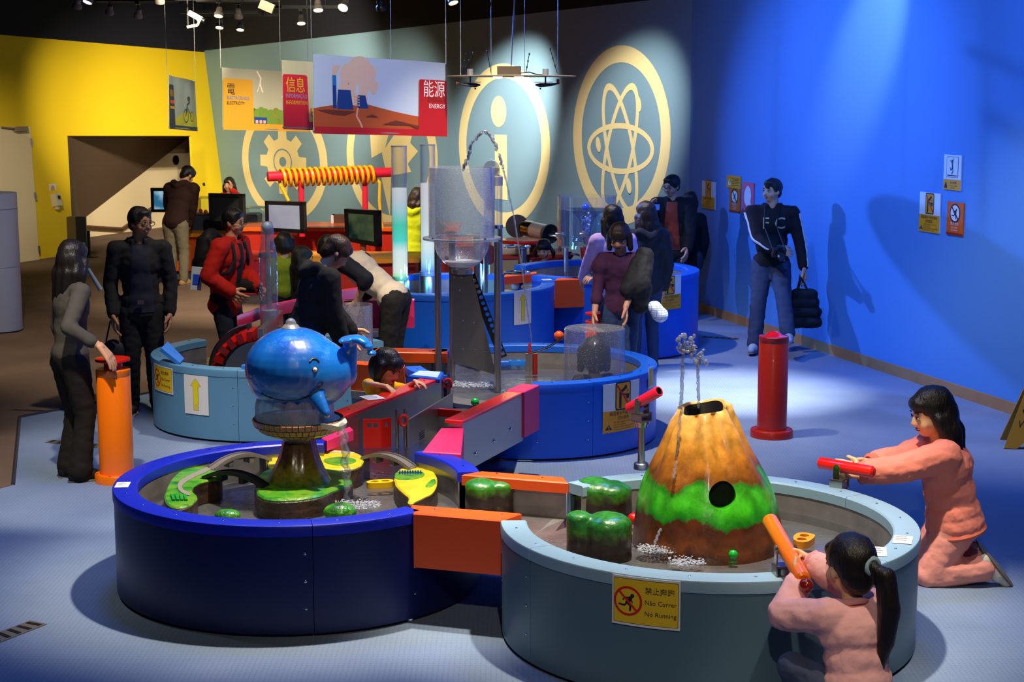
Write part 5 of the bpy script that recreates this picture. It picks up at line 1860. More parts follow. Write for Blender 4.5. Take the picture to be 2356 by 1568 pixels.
flt('yellow foam float with two holes beside the yellow island', (p.x, p.y, 0.395), 0.25, 0.075, YFOAM)
p = PZ(1850, 1262, 0.395)
flt('orange foam float with two holes behind the orange cannon', (p.x, p.y + 0.03, 0.41), 1.2, 0.085, mat('orange_foam', '#ff9a10', 0.5))
p = PZ(1188, 838, 0.395)
flt('light blue foam float with two holes left of the clear dome', (p.x + 0.02, p.y, 0.395), 0.1, 0.085, mat('blue_foam', '#1f7fe8', 0.5))
def rock(label, lobes, name='painted_rock', h=0.2, z0=0.35, m=None):
 b = MB()
 for (x, y, r, hh) in lobes:
  b.cyl((x, y, z0), (x, y, z0 + hh - r * 0.45), r, r * 0.98, 24)
  b.ell((x, y, z0 + hh - r * 0.45), (r * 1.0, r * 1.0, r * 0.48), 24, 14)
 me = remesh(b, 0.009, 8, fold=0.006, fscale=9)
 c = Vector((lobes[0][0], lobes[0][1], z0))
 me.transform(Matrix.Translation(-c))
 o = obj(name, me, m or ROCKM, None, label=label, cat='model rock')
 o.location = c
 return o
k_ = 8.4 / FPX
p = PZ(1127, 1172, 0.38)
rock('green topped brown rock by the orange channel', [(p.x - 0.04, p.y + 0.04, 0.095, 0.19), (p.x + 0.055, p.y + 0.05, 0.075, 0.185)])
p = PZ(1385, 1285, 0.38)
rock('front green topped brown rock with two lobes left of the volcano', [(p.x + 0.035, p.y + 0.1, 0.115, 0.225), (p.x - 0.105, p.y + 0.1, 0.062, 0.235)])
p = PZ(1385, 1185, 0.38)
rock('round green rock behind the two lobed rock', [(p.x - 0.035, p.y + 0.06, 0.115, 0.215), (p.x + 0.05, p.y + 0.05, 0.11, 0.20)])
GM = ramp_mat('moss_mound', [(0.3, '#14461a'), (0.55, '#3f9a22'), (0.7, '#8fc030')], scale=14, rough=0.3, coat=0.5, bump=0.6)
for (u, v, rx, rz, lb) in ((522, 1186, 0.068, 0.03, 'low green mound at the front edge of the whale pool, left one'), (781, 1180, 0.088, 0.05, 'low green mound at the front edge of the whale pool, below the fall')):
 p = PZ(u, v, 0.40)
 MB().ell((p.x, p.y + 0.02, 0.40), (rx, rx * 0.75, rz), 24, 12).build('moss_mound', GM, None, label=lb, cat='model rock')
# ---- volcano
VX, VY = 0.965, 7.72
b = MB()
n_, rows = 72, []
vprof = [(0.372, 0.35), (0.366, 0.43), (0.356, 0.50), (0.342, 0.56), (0.318, 0.635), (0.288, 0.70), (0.252, 0.77), (0.218, 0.835), (0.188, 0.90), (0.158, 0.965), (0.135, 1.0), (0.122, 1.03),
         (0.112, 1.038), (0.10, 1.028), (0.085, 0.97), (0.07, 0.9), (0.002, 0.88)]
for k, (r_, z_) in enumerate(vprof):
 row = []
 for i in range(n_):
  a = 2 * PI * i / n_
  q_ = Vector((math.cos(a), math.sin(a), 0))
  ridge = 0.0
  if 0 < k < 12:
   t_ = min(1, max(0, (z_ - 0.55) / 0.3))
   ridge = 0.014 * t_ * (math.sin(a * 7 + 0.6 * z_) + 0.5 * math.sin(a * 12 + 2)) + 0.012 * noise.noise(Vector((q_.x * 3, q_.y * 3, z_ * 4)))
  rim = 0.0
  if k >= 9:
   rim = (0.022 * math.cos(a - 0.7) + 0.006 * math.sin(a * 3)) * min(1, (k - 8) / 3) * (1 if k < 14 else 0.3)
  rr_ = r_ + ridge
  sh = -0.03 * max(0, (z_ - 0.5) / 0.55)
  row.append(Vector((VX + sh + rr_ * q_.x, VY + rr_ * q_.y * 1.08, z_ + rim)))
 rows.append(row)
b.grid(rows, closed_u=True)
vrows = rows
b.add(rows[0], [tuple(range(n_ - 1, -1, -1))])
b.add(rows[-1], [tuple(range(n_))])
me = bpy.data.meshes.new('volcano_tmp')
me.from_pydata([tuple(p) for p in b.v], [], b.f)
bm = bmesh.new()
bm.from_mesh(me)
bmesh.ops.remove_doubles(bm, verts=bm.verts, dist=1e-5)
bmesh.ops.recalc_face_normals(bm, faces=bm.faces)
bm.to_mesh(me)
bm.free()
hp = PY(1660, 1137, VY - 0.28)
cut = MB().cyl(hp + Vector((0, -0.3, 0.02)), hp + Vector((0, 0.16, -0.01)), 0.066, n=32)
cme = bpy.data.meshes.new('cut_tmp')
cme.from_pydata([tuple(p) for p in cut.v], [], cut.f)
vo_, co_ = bpy.data.objects.new('v', me), bpy.data.objects.new('c', cme)
WORK.collection.objects.link(vo_)
WORK.collection.objects.link(co_)
md = vo_.modifiers.new('b', 'BOOLEAN')
md.operation = 'DIFFERENCE'
md.object = co_
WORK.view_layers[0].update()
vme = bpy.data.meshes.new_from_object(vo_.evaluated_get(WORK.view_layers[0].depsgraph))
bpy.data.objects.remove(vo_)
bpy.data.objects.remove(co_)
vt = thing('volcano', 'tall painted volcano with a green belt and a round black hole', 'model volcano', (VX, VY, 0.35))
vme.transform(Matrix.Translation(-Vector(vt.location)))
vme.polygons.foreach_set('use_smooth', [True] * len(vme.polygons))
vme.set_sharp_from_angle(angle=math.radians(60))
obj('cone', vme, VOLM, vt)
MB().cyl(hp + Vector((0, 0.035, 0.005)), hp + Vector((0, 0.155, -0.006)), 0.0655, 0.0655, 28).build('hole_lining', mat('hole_black', (0.003, 0.003, 0.003), 0.9), vt)
cv = Vector((VX - 0.03, VY, 0.97))
MB().grid([[Vector((cv.x + (p.x - cv.x) * 0.955, cv.y + (p.y - cv.y) * 0.955, p.z + 0.001)) for p in r] for r in vrows[13:]], closed_u=True).build('crater_lining', mat('crater_black', (0.004, 0.004, 0.006), 0.6), vt)
# jets from the crater
for (us, lb, r0) in (([(1567, 935, -0.02), (1568, 900, 0), (1570, 850, 0), (1572, 810, 0), (1575, 785, 0)], 'taller water jet leaping from the volcano crater', 0.008), ([(1608, 938, 0), (1606, 890, 0), (1606, 850, 0), (1604, 815, 0)], 'shorter water jet leaping from the volcano crater', 0.007)):
 b = MB()
 pts = [PY(u, v, VY + 0.02) for u, v, _ in us]
 sm = []
 for i in range(len(pts) - 1):
  for k in range(8):
   sm.append(pts[i].lerp(pts[i + 1], k / 8) + Vector((random.uniform(-.002, .002), random.uniform(-.002, .002), 0)))
 sm.append(pts[-1])
 b.tube(sm, [r0 * (0.75 + 0.5 * abs(math.sin(i * 1.1))) for i in range(len(sm))], 8)
 tp_ = pts[-1]
 for k in range(46 if r0 > 0.0075 else 18):
  s_ = random.uniform(0.004, 0.013)
  b.ell(tp_ + Vector((random.uniform(-0.035, 0.05), random.uniform(-0.02, 0.02), random.uniform(-0.05, 0.035))), (s_, s_, s_ * random.uniform(0.7, 1.5)), 8, 6)
 for k in range(9):
  s_ = random.uniform(0.003, 0.006)
  b.ell(tp_ + Vector((random.uniform(-0.02, 0.08), random.uniform(-0.02, 0.02), random.uniform(-0.07, 0.03))), s_, 8, 6)
 b.build('water_jet', JET, None, label=lb, cat='water', kind='stuff')
b = MB()
for (u0, v0, u1, v1, dy) in ((1568, 935, 1556, 1060, -0.17), (1556, 1060, 1550, 1100, -0.27), (1520, 1215, 1506, 1250, -0.36)):
 p, q_ = PY(u0, v0, VY - 0.02 + dy * 0.75), PY(u1, v1, VY + dy)
 b.tube([p.lerp(q_, k / 10) + Vector((0.004 * math.sin(k * 2), 0, 0)) for k in range(11)], [0.005 + 0.003 * math.sin(k * 1.7) ** 2 for k in range(11)], 8)
b.build('water_trickle', SPLASH, None, label='trickle of water running down the volcano flank', cat='water', kind='stuff')
for (u, v, r_, n0) in ((1515, 1262, 0.07, 240), (1580, 1292, 0.06, 140)):
 p = PZ(u, v, 0.405)
 splash('white foam at the foot of the volcano', (p.x, p.y, 0.402), r_, n0)
def ball(label, p, r, m, name='ball'):
 return MB().ell(p, r, 24, 16).build(name, m, None, smooth=180, label=label, cat='ball')
GBALL = mat('green_ball', '#0fb83a', 0.25, coat=0.5)
RBALL = mat('red_ball', '#e01c10', 0.25, coat=0.5)
WBALL = mat('white_ball', '#eeeae0', 0.3)
OBALL = mat('orange_ball', '#ff5a08', 0.25, coat=0.5)
p = PZ(1688, 1285, 0.4)
ball('green ball floating at the front of the volcano', p + Vector((0, 0.02, 0.015)), 0.022, GBALL)
p = PZ(1459, 1205, 0.4)
ball('red ball peeping out between the rocks and the volcano', p + Vector((0, 0.05, 0.015)), 0.03, RBALL)
p = PZ(2020, 1212, 0.4)
ball('white ball floating at the right edge of the volcano pool', p + Vector((0, 0, 0.012)), 0.02, WBALL)
p = PZ(386, 1100, 0.4)
ball('white ball at the left edge of the whale pool', p + Vector((0, 0, 0.012)), 0.018, WBALL)
p = PZ(1093, 935, 0.37)
ball('green ball in the steel canal beside the red cap', p + Vector((0.0, 0.02, 0.03)), 0.03, GBALL)
p = PZ(1345, 880, 0.4)
ball('green ball in front of the clear dome', p + Vector((0, 0.06, 0.02)), 0.03, GBALL)
# ---- water cannons
def cannon(label, piv, d, L0, L1, r, m, base_z, yoke_dir=None, pole=0.0):
 """tube on a steel yoke; piv = pivot point, d = muzzle direction"""
 piv, d = Vector(piv), Vector(d).normalized()
 t = thing('water_cannon', label, 'water cannon', (piv.x, piv.y, base_z))
 R = rot_to(d)
 side = Vector((0, 0, 1)).cross(d).normalized()
 b = MB()
 prof = [(0.0005, -L0), (r * 0.7, -L0), (r, -L0 + 0.01), (r, L1 - 0.004), (r - 0.003, L1), (r * 0.72, L1), (r * 0.7, L1 - 0.004), (r * 0.7, L1 - 0.09), (0.0005, L1 - 0.09)]
 b.lathe(piv, prof, 28, closed=False, R=R)
 tb = b.build('barrel', m, t, smooth=40)
 MB().lathe(piv, [(r * 0.69, L1 - 0.002), (r * 0.69, L1 - 0.088), (0.0005, L1 - 0.088)], 24, closed=False, R=R).build('bore', BLACK, tb)
 for s in (1, -1):
  b = MB()
  o = piv + side * s * (r + 0.008)
  zz = Vector((0, 0, 1))
  fw = Vector((d.x, d.y, 0)).normalized()
  RR = Matrix((fw, side, zz)).transposed()
  b.obox(o - zz * (r + 0.03) * 0.7, (0.034, 0.006, (r + 0.03) * 1.4), RR)
  b.cyl(o - side * 0.003, o + side * 0.003, 0.017, n=16)
  b.cyl(o - side * 0.006, o + side * 0.009, 0.007, n=10)
  b.build('yoke_arm', CHROME, t)
 zb = piv.z - r - 0.055
 fw = Vector((d.x, d.y, 0)).normalized()
 RR = Matrix((fw, side, Vector((0, 0, 1)))).transposed()
 MB().obox((piv.x, piv.y, zb + 0.018), (0.07, 2 * r + 0.03, 0.008), RR).obox((piv.x, piv.y, zb - 0.022), (0.07, 2 * r + 0.03, 0.008), RR).obox(Vector((piv.x, piv.y, zb)) + side * (r + 0.012), (0.07, 0.006, 0.046), RR).obox(Vector((piv.x, piv.y, zb)) - side * (r + 0.012), (0.07, 0.006, 0.046), RR).build('swivel_bracket', STEEL, t)
 zt = zb - 0.026
 MB().lathe((piv.x, piv.y, 0), [(0.0005, zt), (0.042, zt), (0.042, zt - 0.012), (0.034, zt - 0.016), (0.034, zt - 0.03), (0.0005, zt - 0.03)], 22, closed=False).build('swivel_ring', CHROME, t)
 if pole:
  MB().cyl((piv.x, piv.y, base_z + 0.03), (piv.x, piv.y, zt - 0.02), 0.019, n=18).build('pole', STEEL, t)
 MB().lathe((piv.x, piv.y, 0), [(0.0005, base_z), (0.04, base_z), (0.04, base_z + 0.03), (0.034, base_z + 0.036), (0.0005, base_z + 0.036)], 22, closed=False).build('base_collar', STEEL, t)
 return t
CPINK = mat('pink_red_plastic', '#e8203c', 0.3, coat=0.3)
COR = mat('orange_plastic', '#ff7a10', 0.28, coat=0.4)
CRED = mat('bright_red_plastic', '#ee1c10', 0.3, coat=0.3)
# pink one on a pole at the back rim of the volcano tub
pb_ = PZ(1477, 1078, 0.55)
pv = PY(1477, 922, pb_.y)
mz, bt = PY(1514, 903, pb_.y - 0.1), PY(1443, 944, pb_.y + 0.06)
cannon('pink red water cannon on a steel pole behind the volcano', pv, mz - bt, (pv - bt).length, (mz - pv).length, 0.029, CPINK, 0.55, pole=1)
# orange one on the front rim
pv = PZ(1808, 1262, 0.66)
mz, bt = PZ(1766, 1192, 0.73), PZ(1848, 1338, 0.60)
cannon('orange water cannon on the front rim aimed at the volcano', pv, mz - bt, (pv - bt).length * 0.9, (mz - pv).length, 0.034, COR, 0.55)
hd_ = thing('cannon_grip', 'dark red rounded grip at the tail of the orange cannon', 'grip', bt)
MB().ell(bt + Vector((0.01, -0.01, -0.012)), (0.03, 0.035, 0.03), 18, 12).build('knob', mat('dark_red_plastic', '#7a1408', 0.2, coat=0.5), hd_)
# red one on the back right rim
pv = PZ(1932, 1072, 0.655)
mz, bt = PZ(1884, 1064, 0.66), PZ(2010, 1086, 0.65)
cannon('red water cannon on the right rim held by the kneeling girl', pv, mz - bt, (pv - bt).length, (mz - pv).length, 0.031, CRED, 0.55)
# ---- pump posts
def post(label, c, h, r, rb, m, plate=False, dome=False, name='pump_post'):
 c = Vector((c[0], c[1], 0))
 t = thing(name, label, 'pump post', c)
 MB().lathe(c, [(0.0005, 0), (rb, 0), (rb, 0.05), (rb - 0.006, 0.058), (0.0005, 0.058)], 40, closed=False).build('base_flange', m, t, smooth=40)
 for k in range(6):
  a = k * PI / 3 + 0.4
  stamp('screw', screw_mesh, c + Vector(((rb + r) / 2 * math.cos(a), (rb + r) / 2 * math.sin(a), 0.058)), CHROME, t, 'screw')
 MB().lathe(c, [(r, 0.05), (r, h - 0.05), (r - 0.0015, h - 0.048), (r, h - 0.046), (r, h - 0.006), (r - 0.006, h), (0.0005, h)], 40, closed=False).build('column', m, t, smooth=40)
 if plate:
  MB().lathe(c, [(r * 0.52, h), (r * 0.52, h + 0.05), (0.0005, h + 0.05)], 28, closed=False).build('plunger_neck', RED, t, smooth=40)
  MB().lathe(c, [(0.0005, h + 0.05), (r * 1.0, h + 0.05), (r * 1.02, h + 0.058), (r * 1.0, h + 0.068), (0.0005, h + 0.07)], 40, closed=False).build('push_plate', RED, t, smooth=40)
 if dome:
  MB().lathe(c, [(r * 0.98, h), (r * 0.6, h + 0.004), (r * 0.4, h + 0.025), (r * 0.2, h + 0.035), (0.0005, h + 0.036)], 32, closed=False).build('lens_dome', mat('red_lens', '#d8182c', 0.1, coat=1.0), t, smooth=180)
 return t
post('orange pump post with red push plate under the woman’s hand'.replace('’', "'"), (-2.633, 10.46), 0.76, 0.112, 0.145, ORANGE2, plate=True)
post('tall dark red post standing by itself on the blue floor', (1.955, 11.87), 0.765, 0.111, 0.16, RED2, dome=True)
post('small orange pump post beside the woman in purple', (0.73, 13.72), 0.62, 0.10, 0.13, mat('red_orange_paint', '#f0380c', 0.3, coat=0.3), plate=True)
# ---- clear dome in the funnel tub
DX, DY = 0.60, 11.55
t = thing('viewing_dome', 'clear wet acrylic drum with a child inside', 'dome', (DX, DY, 0.4))
MB().lathe((DX, DY, 0), [(0.222, 0.40), (0.222, 0.862), (0.215, 0.872)], 48, closed=False).build('drum_wall', ACRYLD, t, smooth=60)
MB().lathe((DX, DY, 0), [(0.215, 0.872), (0.12, 0.876), (0.0005, 0.878)], 48, closed=False).build('drum_top', ACRYLD, t, smooth=60)
t = thing('clear_cylinder', 'clear open acrylic cylinder beside the whale tail', 'cylinder', (-1.225, 12.3, 0.4))
MB().lathe((-1.225, 12.3, 0), [(0.149, 0.40), (0.149, 0.944), (0.143, 0.944), (0.143, 0.40)], 44, closed=True).build('cylinder_wall', ACRYLD, t)
# ---- funnel tank on steel legs
FX_, FY_ = -0.375, 12.0
t = thing('funnel_tank', 'clear round bottomed water tank on tall steel legs', 'water tank', (FX_, FY_, 0.36))
for (u, v) in ((1009, 855), (1042, 873), (1145, 888), (1098, 850)):
 p = PZ(u, v, 0.4)
 MB().cyl((p.x, p.y, 0.36), (p.x + (FX_ - p.x) * 0.0, p.y, 1.475), 0.026, n=18).build('leg', STEEL, t)
MB().lathe((FX_, FY_, 0), [(0.2, 1.474), (0.292, 1.474), (0.292, 1.49), (0.2, 1.49)], 56, closed=True).build('ring_plate', clear_mat('acrylic_edge', (0.8, 0.85, 0.92), gloss=0.25, haze=0.1), t)
MB().lathe((FX_, FY_, 0), [(0.247, 1.49), (0.247, 2.01), (0.238, 2.01), (0.238, 1.49)], 56, closed=True).build('tank_wall', ACRYLD, t)
MB().lathe((FX_, FY_, 0), [(0.21 * math.cos(a), 1.474 - 0.225 * math.sin(a)) for a in [PI / 2 * i / 12 for i in range(12)]] + [(0.05, 1.249)], 48, closed=False).build('round_bottom', clear_mat('acrylic_bowl', (0.82, 0.86, 0.95), gloss=0.12, haze=0.12, drops=True, bump=0.7, bscale=30), t)
MB().lathe((FX_, FY_, 0), [(0.002, 1.31), (0.14, 1.31), (0.1, 1.275), (0.04, 1.26), (0.002, 1.258)], 40, closed=False).build('swirling_water', FROTH if False else clear_mat('swirl_water', (0.85, 0.9, 1.0), gloss=0.2, haze=0.5, bump=0.9, bscale=24), t)
MB().lathe((FX_, FY_, 0), [(0.075, 1.215), (0.078, 1.25), (0.05, 1.25), (0.05, 1.215)], 28, closed=True).build('outlet_collar', STEEL, t)
for k in range(4):
 a = 0.7 + k * PI / 2
 MB().cyl((FX_ + 0.272 * math.cos(a), FY_ + 0.272 * math.sin(a), 1.488), (FX_ + 0.272 * math.cos(a), FY_ + 0.272 * math.sin(a), 1.5), 0.01, n=10).build('bolt', CHROME, t)
# steel chute plate and perforated strip below it
b = MB()
pa = [PY(1038, 628, 12.0), PY(1086, 628, 12.0), None, PY(1044, 832, 11.9)]
pa[2] = PP(1141, 862, pa[0], (pa[1] - pa[0]).cross(pa[3] - pa[0]).normalized())
nn = (pa[1] - pa[0]).cross(pa[3] - pa[0]).normalized()
if nn.y > 0:
 nn = -nn
panel(b, pa, nn, 0.012)
b.build('chute_plate', mat('dark_steel', (0.16, 0.16, 0.17), 0.35, 0.9, bump=0.05, bscale=120), t, smooth=0)
for (u, v) in ((1045, 637), (1062, 638), (1058, 668), (1065, 738), (1090, 742), (1066, 803), (1092, 806), (1118, 810)):
 p = PP(u, v, pa[0], nn)
 stamp('screw', screw_mesh, p, CHROME, t, 'screw', nn.to_track_quat('Z', 'Y').to_matrix())
sA, sB = PY(1083, 632, 12.06), PY(1157, 822, 12.06)
sdv = (sB - sA).normalized()
swd = Vector((sdv.z, 0, -sdv.x)).normalized()
if swd.x < 0:
 swd = -swd
Ls = (sB - sA).length
outer = [Vector((0, -0.034, 0)), Vector((Ls, -0.034, 0)), Vector((Ls, 0.034, 0)), Vector((0, 0.034, 0))]
holes = []
for k in range(14):
 cx = 0.05 + k * (Ls - 0.08) / 13
 holes.append([Vector((cx + 0.015 * math.cos(2 * PI * j / 14), (0.012 if k % 2 else 0.010) + 0.015 * math.sin(2 * PI * j / 14), 0)) for j in range(14)])
tri = tessellate_polygon([outer] + holes)
al = outer + [q for h in holes for q in h]
b = MB()
for yy in (0, 0.006):
 b.add([sA + sdv * q.x + swd * q.y + Vector((0, yy, 0)) for q in al], [tuple(tt) for tt in tri])
for lp in [outer] + holes:
 k = len(lp)
 b.add([sA + sdv * q.x + swd * q.y + Vector((0, yy, 0)) for yy in (0, 0.006) for q in lp], [(i, (i + 1) % k, k + (i + 1) % k, k + i) for i in range(k)])
b.build('perforated_strip', BLACK, t, smooth=0)
# falling sheet of water under the chute
b = MB()
p, q_ = PY(1046, 838, 11.9), PY(1140, 866, 11.86)
rows = []
for k in range(6):
 rows.append([p.lerp(q_, i / 16) + Vector((0, -0.02 * k / 5, -(p.lerp(q_, i / 16).z - 0.40) * (k / 5) + 0.004 * math.sin(i * 2 + k))) for i in range(17)])
b.grid(rows)
b.build('water_sheet', SPLASH, None, label='sheet of water falling from the steel chute', cat='water', kind='stuff')
p = PZ(1085, 885, 0.40)
splash('white foam under the steel chute', (p.x, p.y, 0.402), 0.12, 260, size=(0.003, 0.008))
# arcing jet over the tank
arc = [(1066, 392), (1069, 378), (1075, 366), (1081, 348), (1084, 333), (1090, 322), (1099, 313), (1105, 306), (1112, 302), (1122, 306), (1130, 313), (1136, 322), (1141, 334), (1147, 350), (1153, 370), (1158, 390)]
b = MB()
for i in range(len(arc) - 1):
 for k in range(4):
  if random.random() < 0.22:
   continue
  f = k / 4
  u, v = arc[i][0] + (arc[i + 1][0] - arc[i][0]) * f, arc[i][1] + (arc[i + 1][1] - arc[i][1]) * f
  p = PY(u, v, 12.0 - 0.25 * i / len(arc))
  for _ in range(2):
   s_ = random.uniform(0.006, 0.012)
   b.ell(p + Vector((random.uniform(-.008, .008), random.uniform(-.008, .008), random.uniform(-.008, .008))), (s_, s_, s_ * 1.3), 8, 6)
fall = [(1158, 390), (1166, 420), (1173, 455), (1183, 500), (1192, 560), (1201, 620), (1211, 690), (1218, 745), (1224, 790)]
pts = [PY(u, v, 11.75 - 0.01 * i) for i, (u, v) in enumerate(fall)]
sm = [pts[i].lerp(pts[i + 1], k / 6) for i in range(len(pts) - 1) for k in range(6)] + [pts[-1]]
b.tube(sm, [0.0065 + 0.002 * math.sin(i * 2.1) - 0.002 * i / len(sm) for i in range(len(sm))], 8)
b.build('water_jet', JET, None, label='long thin water jet arcing over the funnel tank', cat='water', kind='stuff')
p = PZ(1222, 855, 0.40)
t = thing('jet_target', 'steel and red target post with a curved wire track', 'post', (p.x, p.y, 0.38))
MB().box(p.x - 0.045, p.x + 0.005, p.y - 0.02, p.y + 0.02, 0.38, 0.545).build('steel_block', STEEL, t)
MB().cyl((p.x + 0.03, p.y, 0.38), (p.x + 0.03, p.y, 0.545), 0.02, n=18).build('red_tube', RED2, t)
MB().lathe((p.x - 0.012, p.y, 0), [(0.0005, 0.54), (0.014, 0.54), (0.011, 0.62), (0.006, 0.63), (0.0005, 0.632)], 14, closed=False).build('red_nozzle', RED2, t)
for s in (0, 1):
 pts = [PY(u, v - 4 * s, 11.75 + 0.05 * s) for u, v in ((1222, 813), (1240, 809), (1262, 800), (1284, 786), (1300, 770), (1310, 756))]
 b = MB()
 b.tube(pts, 0.004, 8)
 b.build('wire_rail', CHROME, t)
ball('orange ball rolling on the wire track beside the clear dome', PY(1286, 772, 11.78), 0.037, OBALL)
# lectern and label plates in the funnel tub
t = thing('label_lectern', 'slanted blue instruction plate beside the toddler', 'sign', (-0.62, 11.25, 0.4))
q4 = [PZ(940, 868, 0.60), PZ(1012, 876, 0.60), PZ(1021, 853, 0.62), PZ(962, 850, 0.62)]
MB().prism([(a.x, a.y) for a in q4], 0.585, 0.615, 0.006).build('plate', MIDB, t)
MB().prism([(q4[0].lerp(q4[2], 0.5).x + (a.x - q4[0].lerp(q4[2], 0.5).x) * 0.82, q4[0].lerp(q4[2], 0.5).y + (a.y - q4[0].lerp(q4[2], 0.5).y) * 0.8) for a in q4], 0.614, 0.618).build('printed_label', mat('pale_label', '#b8d4e8', 0.5), t)
MB().cyl((-0.62, 11.25, 0.34), (-0.62, 11.25, 0.59), 0.03, n=14).build('stand', STEEL, t)
p = PZ(1157, 832, 0.42)
MB().prism([(p.x - 0.03, p.y - 0.04), (p.x + 0.05, p.y - 0.04), (p.x + 0.03, p.y + 0.08), (p.x - 0.04, p.y + 0.08)], 0.395, 0.43, 0.005).build('label_block', MIDB, None, label='small blue label block standing in the water behind the chute', cat='sign')
# ---- light columns in the tall tub
def glow_mat(name, stops, strength=1.0, z0=0.8, z1=1.7):
 m = bpy.data.materials.new(name)
 m.use_nodes = True
 nt = m.node_tree
 nt.nodes.clear()
 out = nt.nodes.new('ShaderNodeOutputMaterial')
 em = nt.nodes.new('ShaderNodeEmission')
 em.inputs[1].default_value = strength
 tc = nt.nodes.new('ShaderNodeTexCoord')
 sp = nt.nodes.new('ShaderNodeSeparateXYZ')
 mr = nt.nodes.new('ShaderNodeMapRange')
 mr.inputs['From Min'].default_value = z0
 mr.inputs['From Max'].default_value = z1
 r = nt.nodes.new('ShaderNodeValToRGB')
 cr = r.color_ramp
 while len(cr.elements) > 1:
  cr.elements.remove(cr.elements[-1])
 for i, (p_, c) in enumerate(stops):
  e = cr.elements[0] if i == 0 else cr.elements.new(p_)
  e.position = p_
  e.color = (*lin(c), 1)
 L = nt.links.new
 L(tc.outputs['Object'], sp.inputs[0])
 L(sp.outputs['Z'], mr.inputs['Value'])
 L(mr.outputs[0], r.inputs['Fac'])
 L(r.outputs['Color'], em.inputs[0])
 L(em.outputs[0], out.inputs[0])
 return m
for (x, y, lb, st, zl) in ((-1.055, 15.1, 'front glowing bubble column, white over green', [(0, '#8cff9a'), (0.08, '#f4fff4'), (0.3, '#e8ffff'), (0.42, '#58e8d8'), (0.6, '#4fd8b8'), (0.75, '#a8d8e0'), (0.9, '#d0d8e0'), (1, '#d8dce0')], 1.677),
                           (-0.81, 15.5, 'second glowing bubble column behind, white over blue', [(0, '#3a78ff'), (0.12, '#b8f0ff'), (0.3, '#e8ffff'), (0.6, '#d8e4e8'), (1, '#dcdce0')], 1.70)):
 t = thing('bubble_column', lb, 'light column', (x, y, 0.61))
 MB().lathe((x, y, 0), [(0.0005, 0.61), (0.088, 0.61), (0.088, 0.80), (0.082, 0.81), (0.0005, 0.81)], 32, closed=False).build('base_drum', STEEL, t, smooth=40)
 MB().lathe((x, y, 0), [(0.084, 0.81), (0.084, 0.85), (0.076, 0.85), (0.076, 0.81)], 32, closed=True).build('collar', clear_mat('acrylic_edge', (0.8, 0.85, 0.92), gloss=0.25, haze=0.1), t)
 MB().lathe((x, y, 0), [(0.0005, 0.83), (0.069, 0.83), (0.069, zl), (0.0005, zl)], 32, closed=False).build('lit_water', glow_mat('lit_water_' + lb.split()[0], st, 0.85, 0.83 - 0.61, zl - 0.61), t)
 MB().lathe((x, y, 0), [(0.075, 0.83), (0.075, 2.066), (0.068, 2.066), (0.068, zl + 0.002)], 32, closed=False).build('tube_wall', ACRYL, t)
 MB().lathe((x, y, 0), [(0.076, 2.058), (0.0765, 2.07), (0.066, 2.07), (0.066, 2.058)], 32, closed=True).build('tube_lip', clear_mat('acrylic_edge', (0.8, 0.85, 0.92)), t)
for (lx, ly, colr, e_) in ((-1.0, 14.9, (0.1, 0.9, 0.6), 4), (-0.75, 15.2, (0.1, 0.3, 1.0), 14), (-0.45, 14.9, (0.1, 0.3, 1.0), 10)):
 ld = bpy.data.lights.new('tub_point_lamp', 'POINT')  # point lamps set just above the tub water
 ld.energy = e_
 ld.color = colr
 ld.shadow_soft_size = 0.05
 lo = bpy.data.objects.new('tub_point_lamp', ld)
 COL.objects.link(lo)
 lo.location = (lx, ly, 0.86)
# acrylic pump tower in the tall tub
tx, ty = PY(1135, 690, 14.7).x, 14.75
t = thing('pump_tower', 'clear acrylic pump tower with a red rod behind the funnel tank', 'tower', (tx, ty, 0.61))
MB().lathe((tx, ty, 0), [(0.085, 1.36), (0.085, 1.80), (0.078, 1.80), (0.078, 1.36)], 32, closed=True).build('tower_tube', ACRYL, t)
MB().lathe((tx, ty, 0), [(0.0005, 1.72), (0.088, 1.72), (0.088, 1.80), (0.07, 1.815), (0.0005, 1.815)], 32, closed=False).build('tower_cap', clear_mat('acrylic_cap', (0.85, 0.87, 0.9), gloss=0.2, haze=0.25), t)
MB().cyl((tx - 0.015, ty - 0.06, 1.88), (tx - 0.015, ty + 0.04, 1.88), 0.072, n=24).build('pulley_cover', clear_mat('acrylic_cap', (0.85, 0.87, 0.9)), t)
MB().box(tx - 0.09, tx + 0.06, ty - 0.05, ty + 0.03, 1.815, 1.88).build('pulley_block', clear_mat('acrylic_cap', (0.85, 0.87, 0.9)), t)
MB().cyl((tx - 0.04, ty, 1.5), (tx - 0.04, ty, 1.73), 0.026, n=16).build('red_rod', RED, t)
MB().cyl((tx + 0.02, ty, 1.36), (tx + 0.02, ty, 1.72), 0.02, n=14).build('clear_rod', ACRYL, t)
MB().lathe((tx, ty, 0), [(0.0005, 1.33), (0.09, 1.33), (0.09, 1.362), (0.0005, 1.362)], 32, closed=False).build('tower_shelf', CHROME, t)
for dx in (-0.07, 0.065):
 MB().cyl((tx + dx, ty, 0.61), (tx + dx, ty, 1.34), 0.02, n=14).build('leg', STEEL, t)
MB().lathe((tx, ty, 0), [(0.05, 0.9), (0.05, 1.33), (0.044, 1.33), (0.044, 0.9)], 24, closed=True).build('lower_tube', ACRYL, t)
for zz in (0.92, 1.16):
 b = MB()
 b.tube([(tx + 0.1 + 0.12 + 0.12 * math.cos(a), ty + 0.12 * math.sin(a), zz) for a in [2 * PI * i / 24 for i in range(24)]], 0.008, 6, closed=True)
 b.build('ring_guide', CHROME, t)
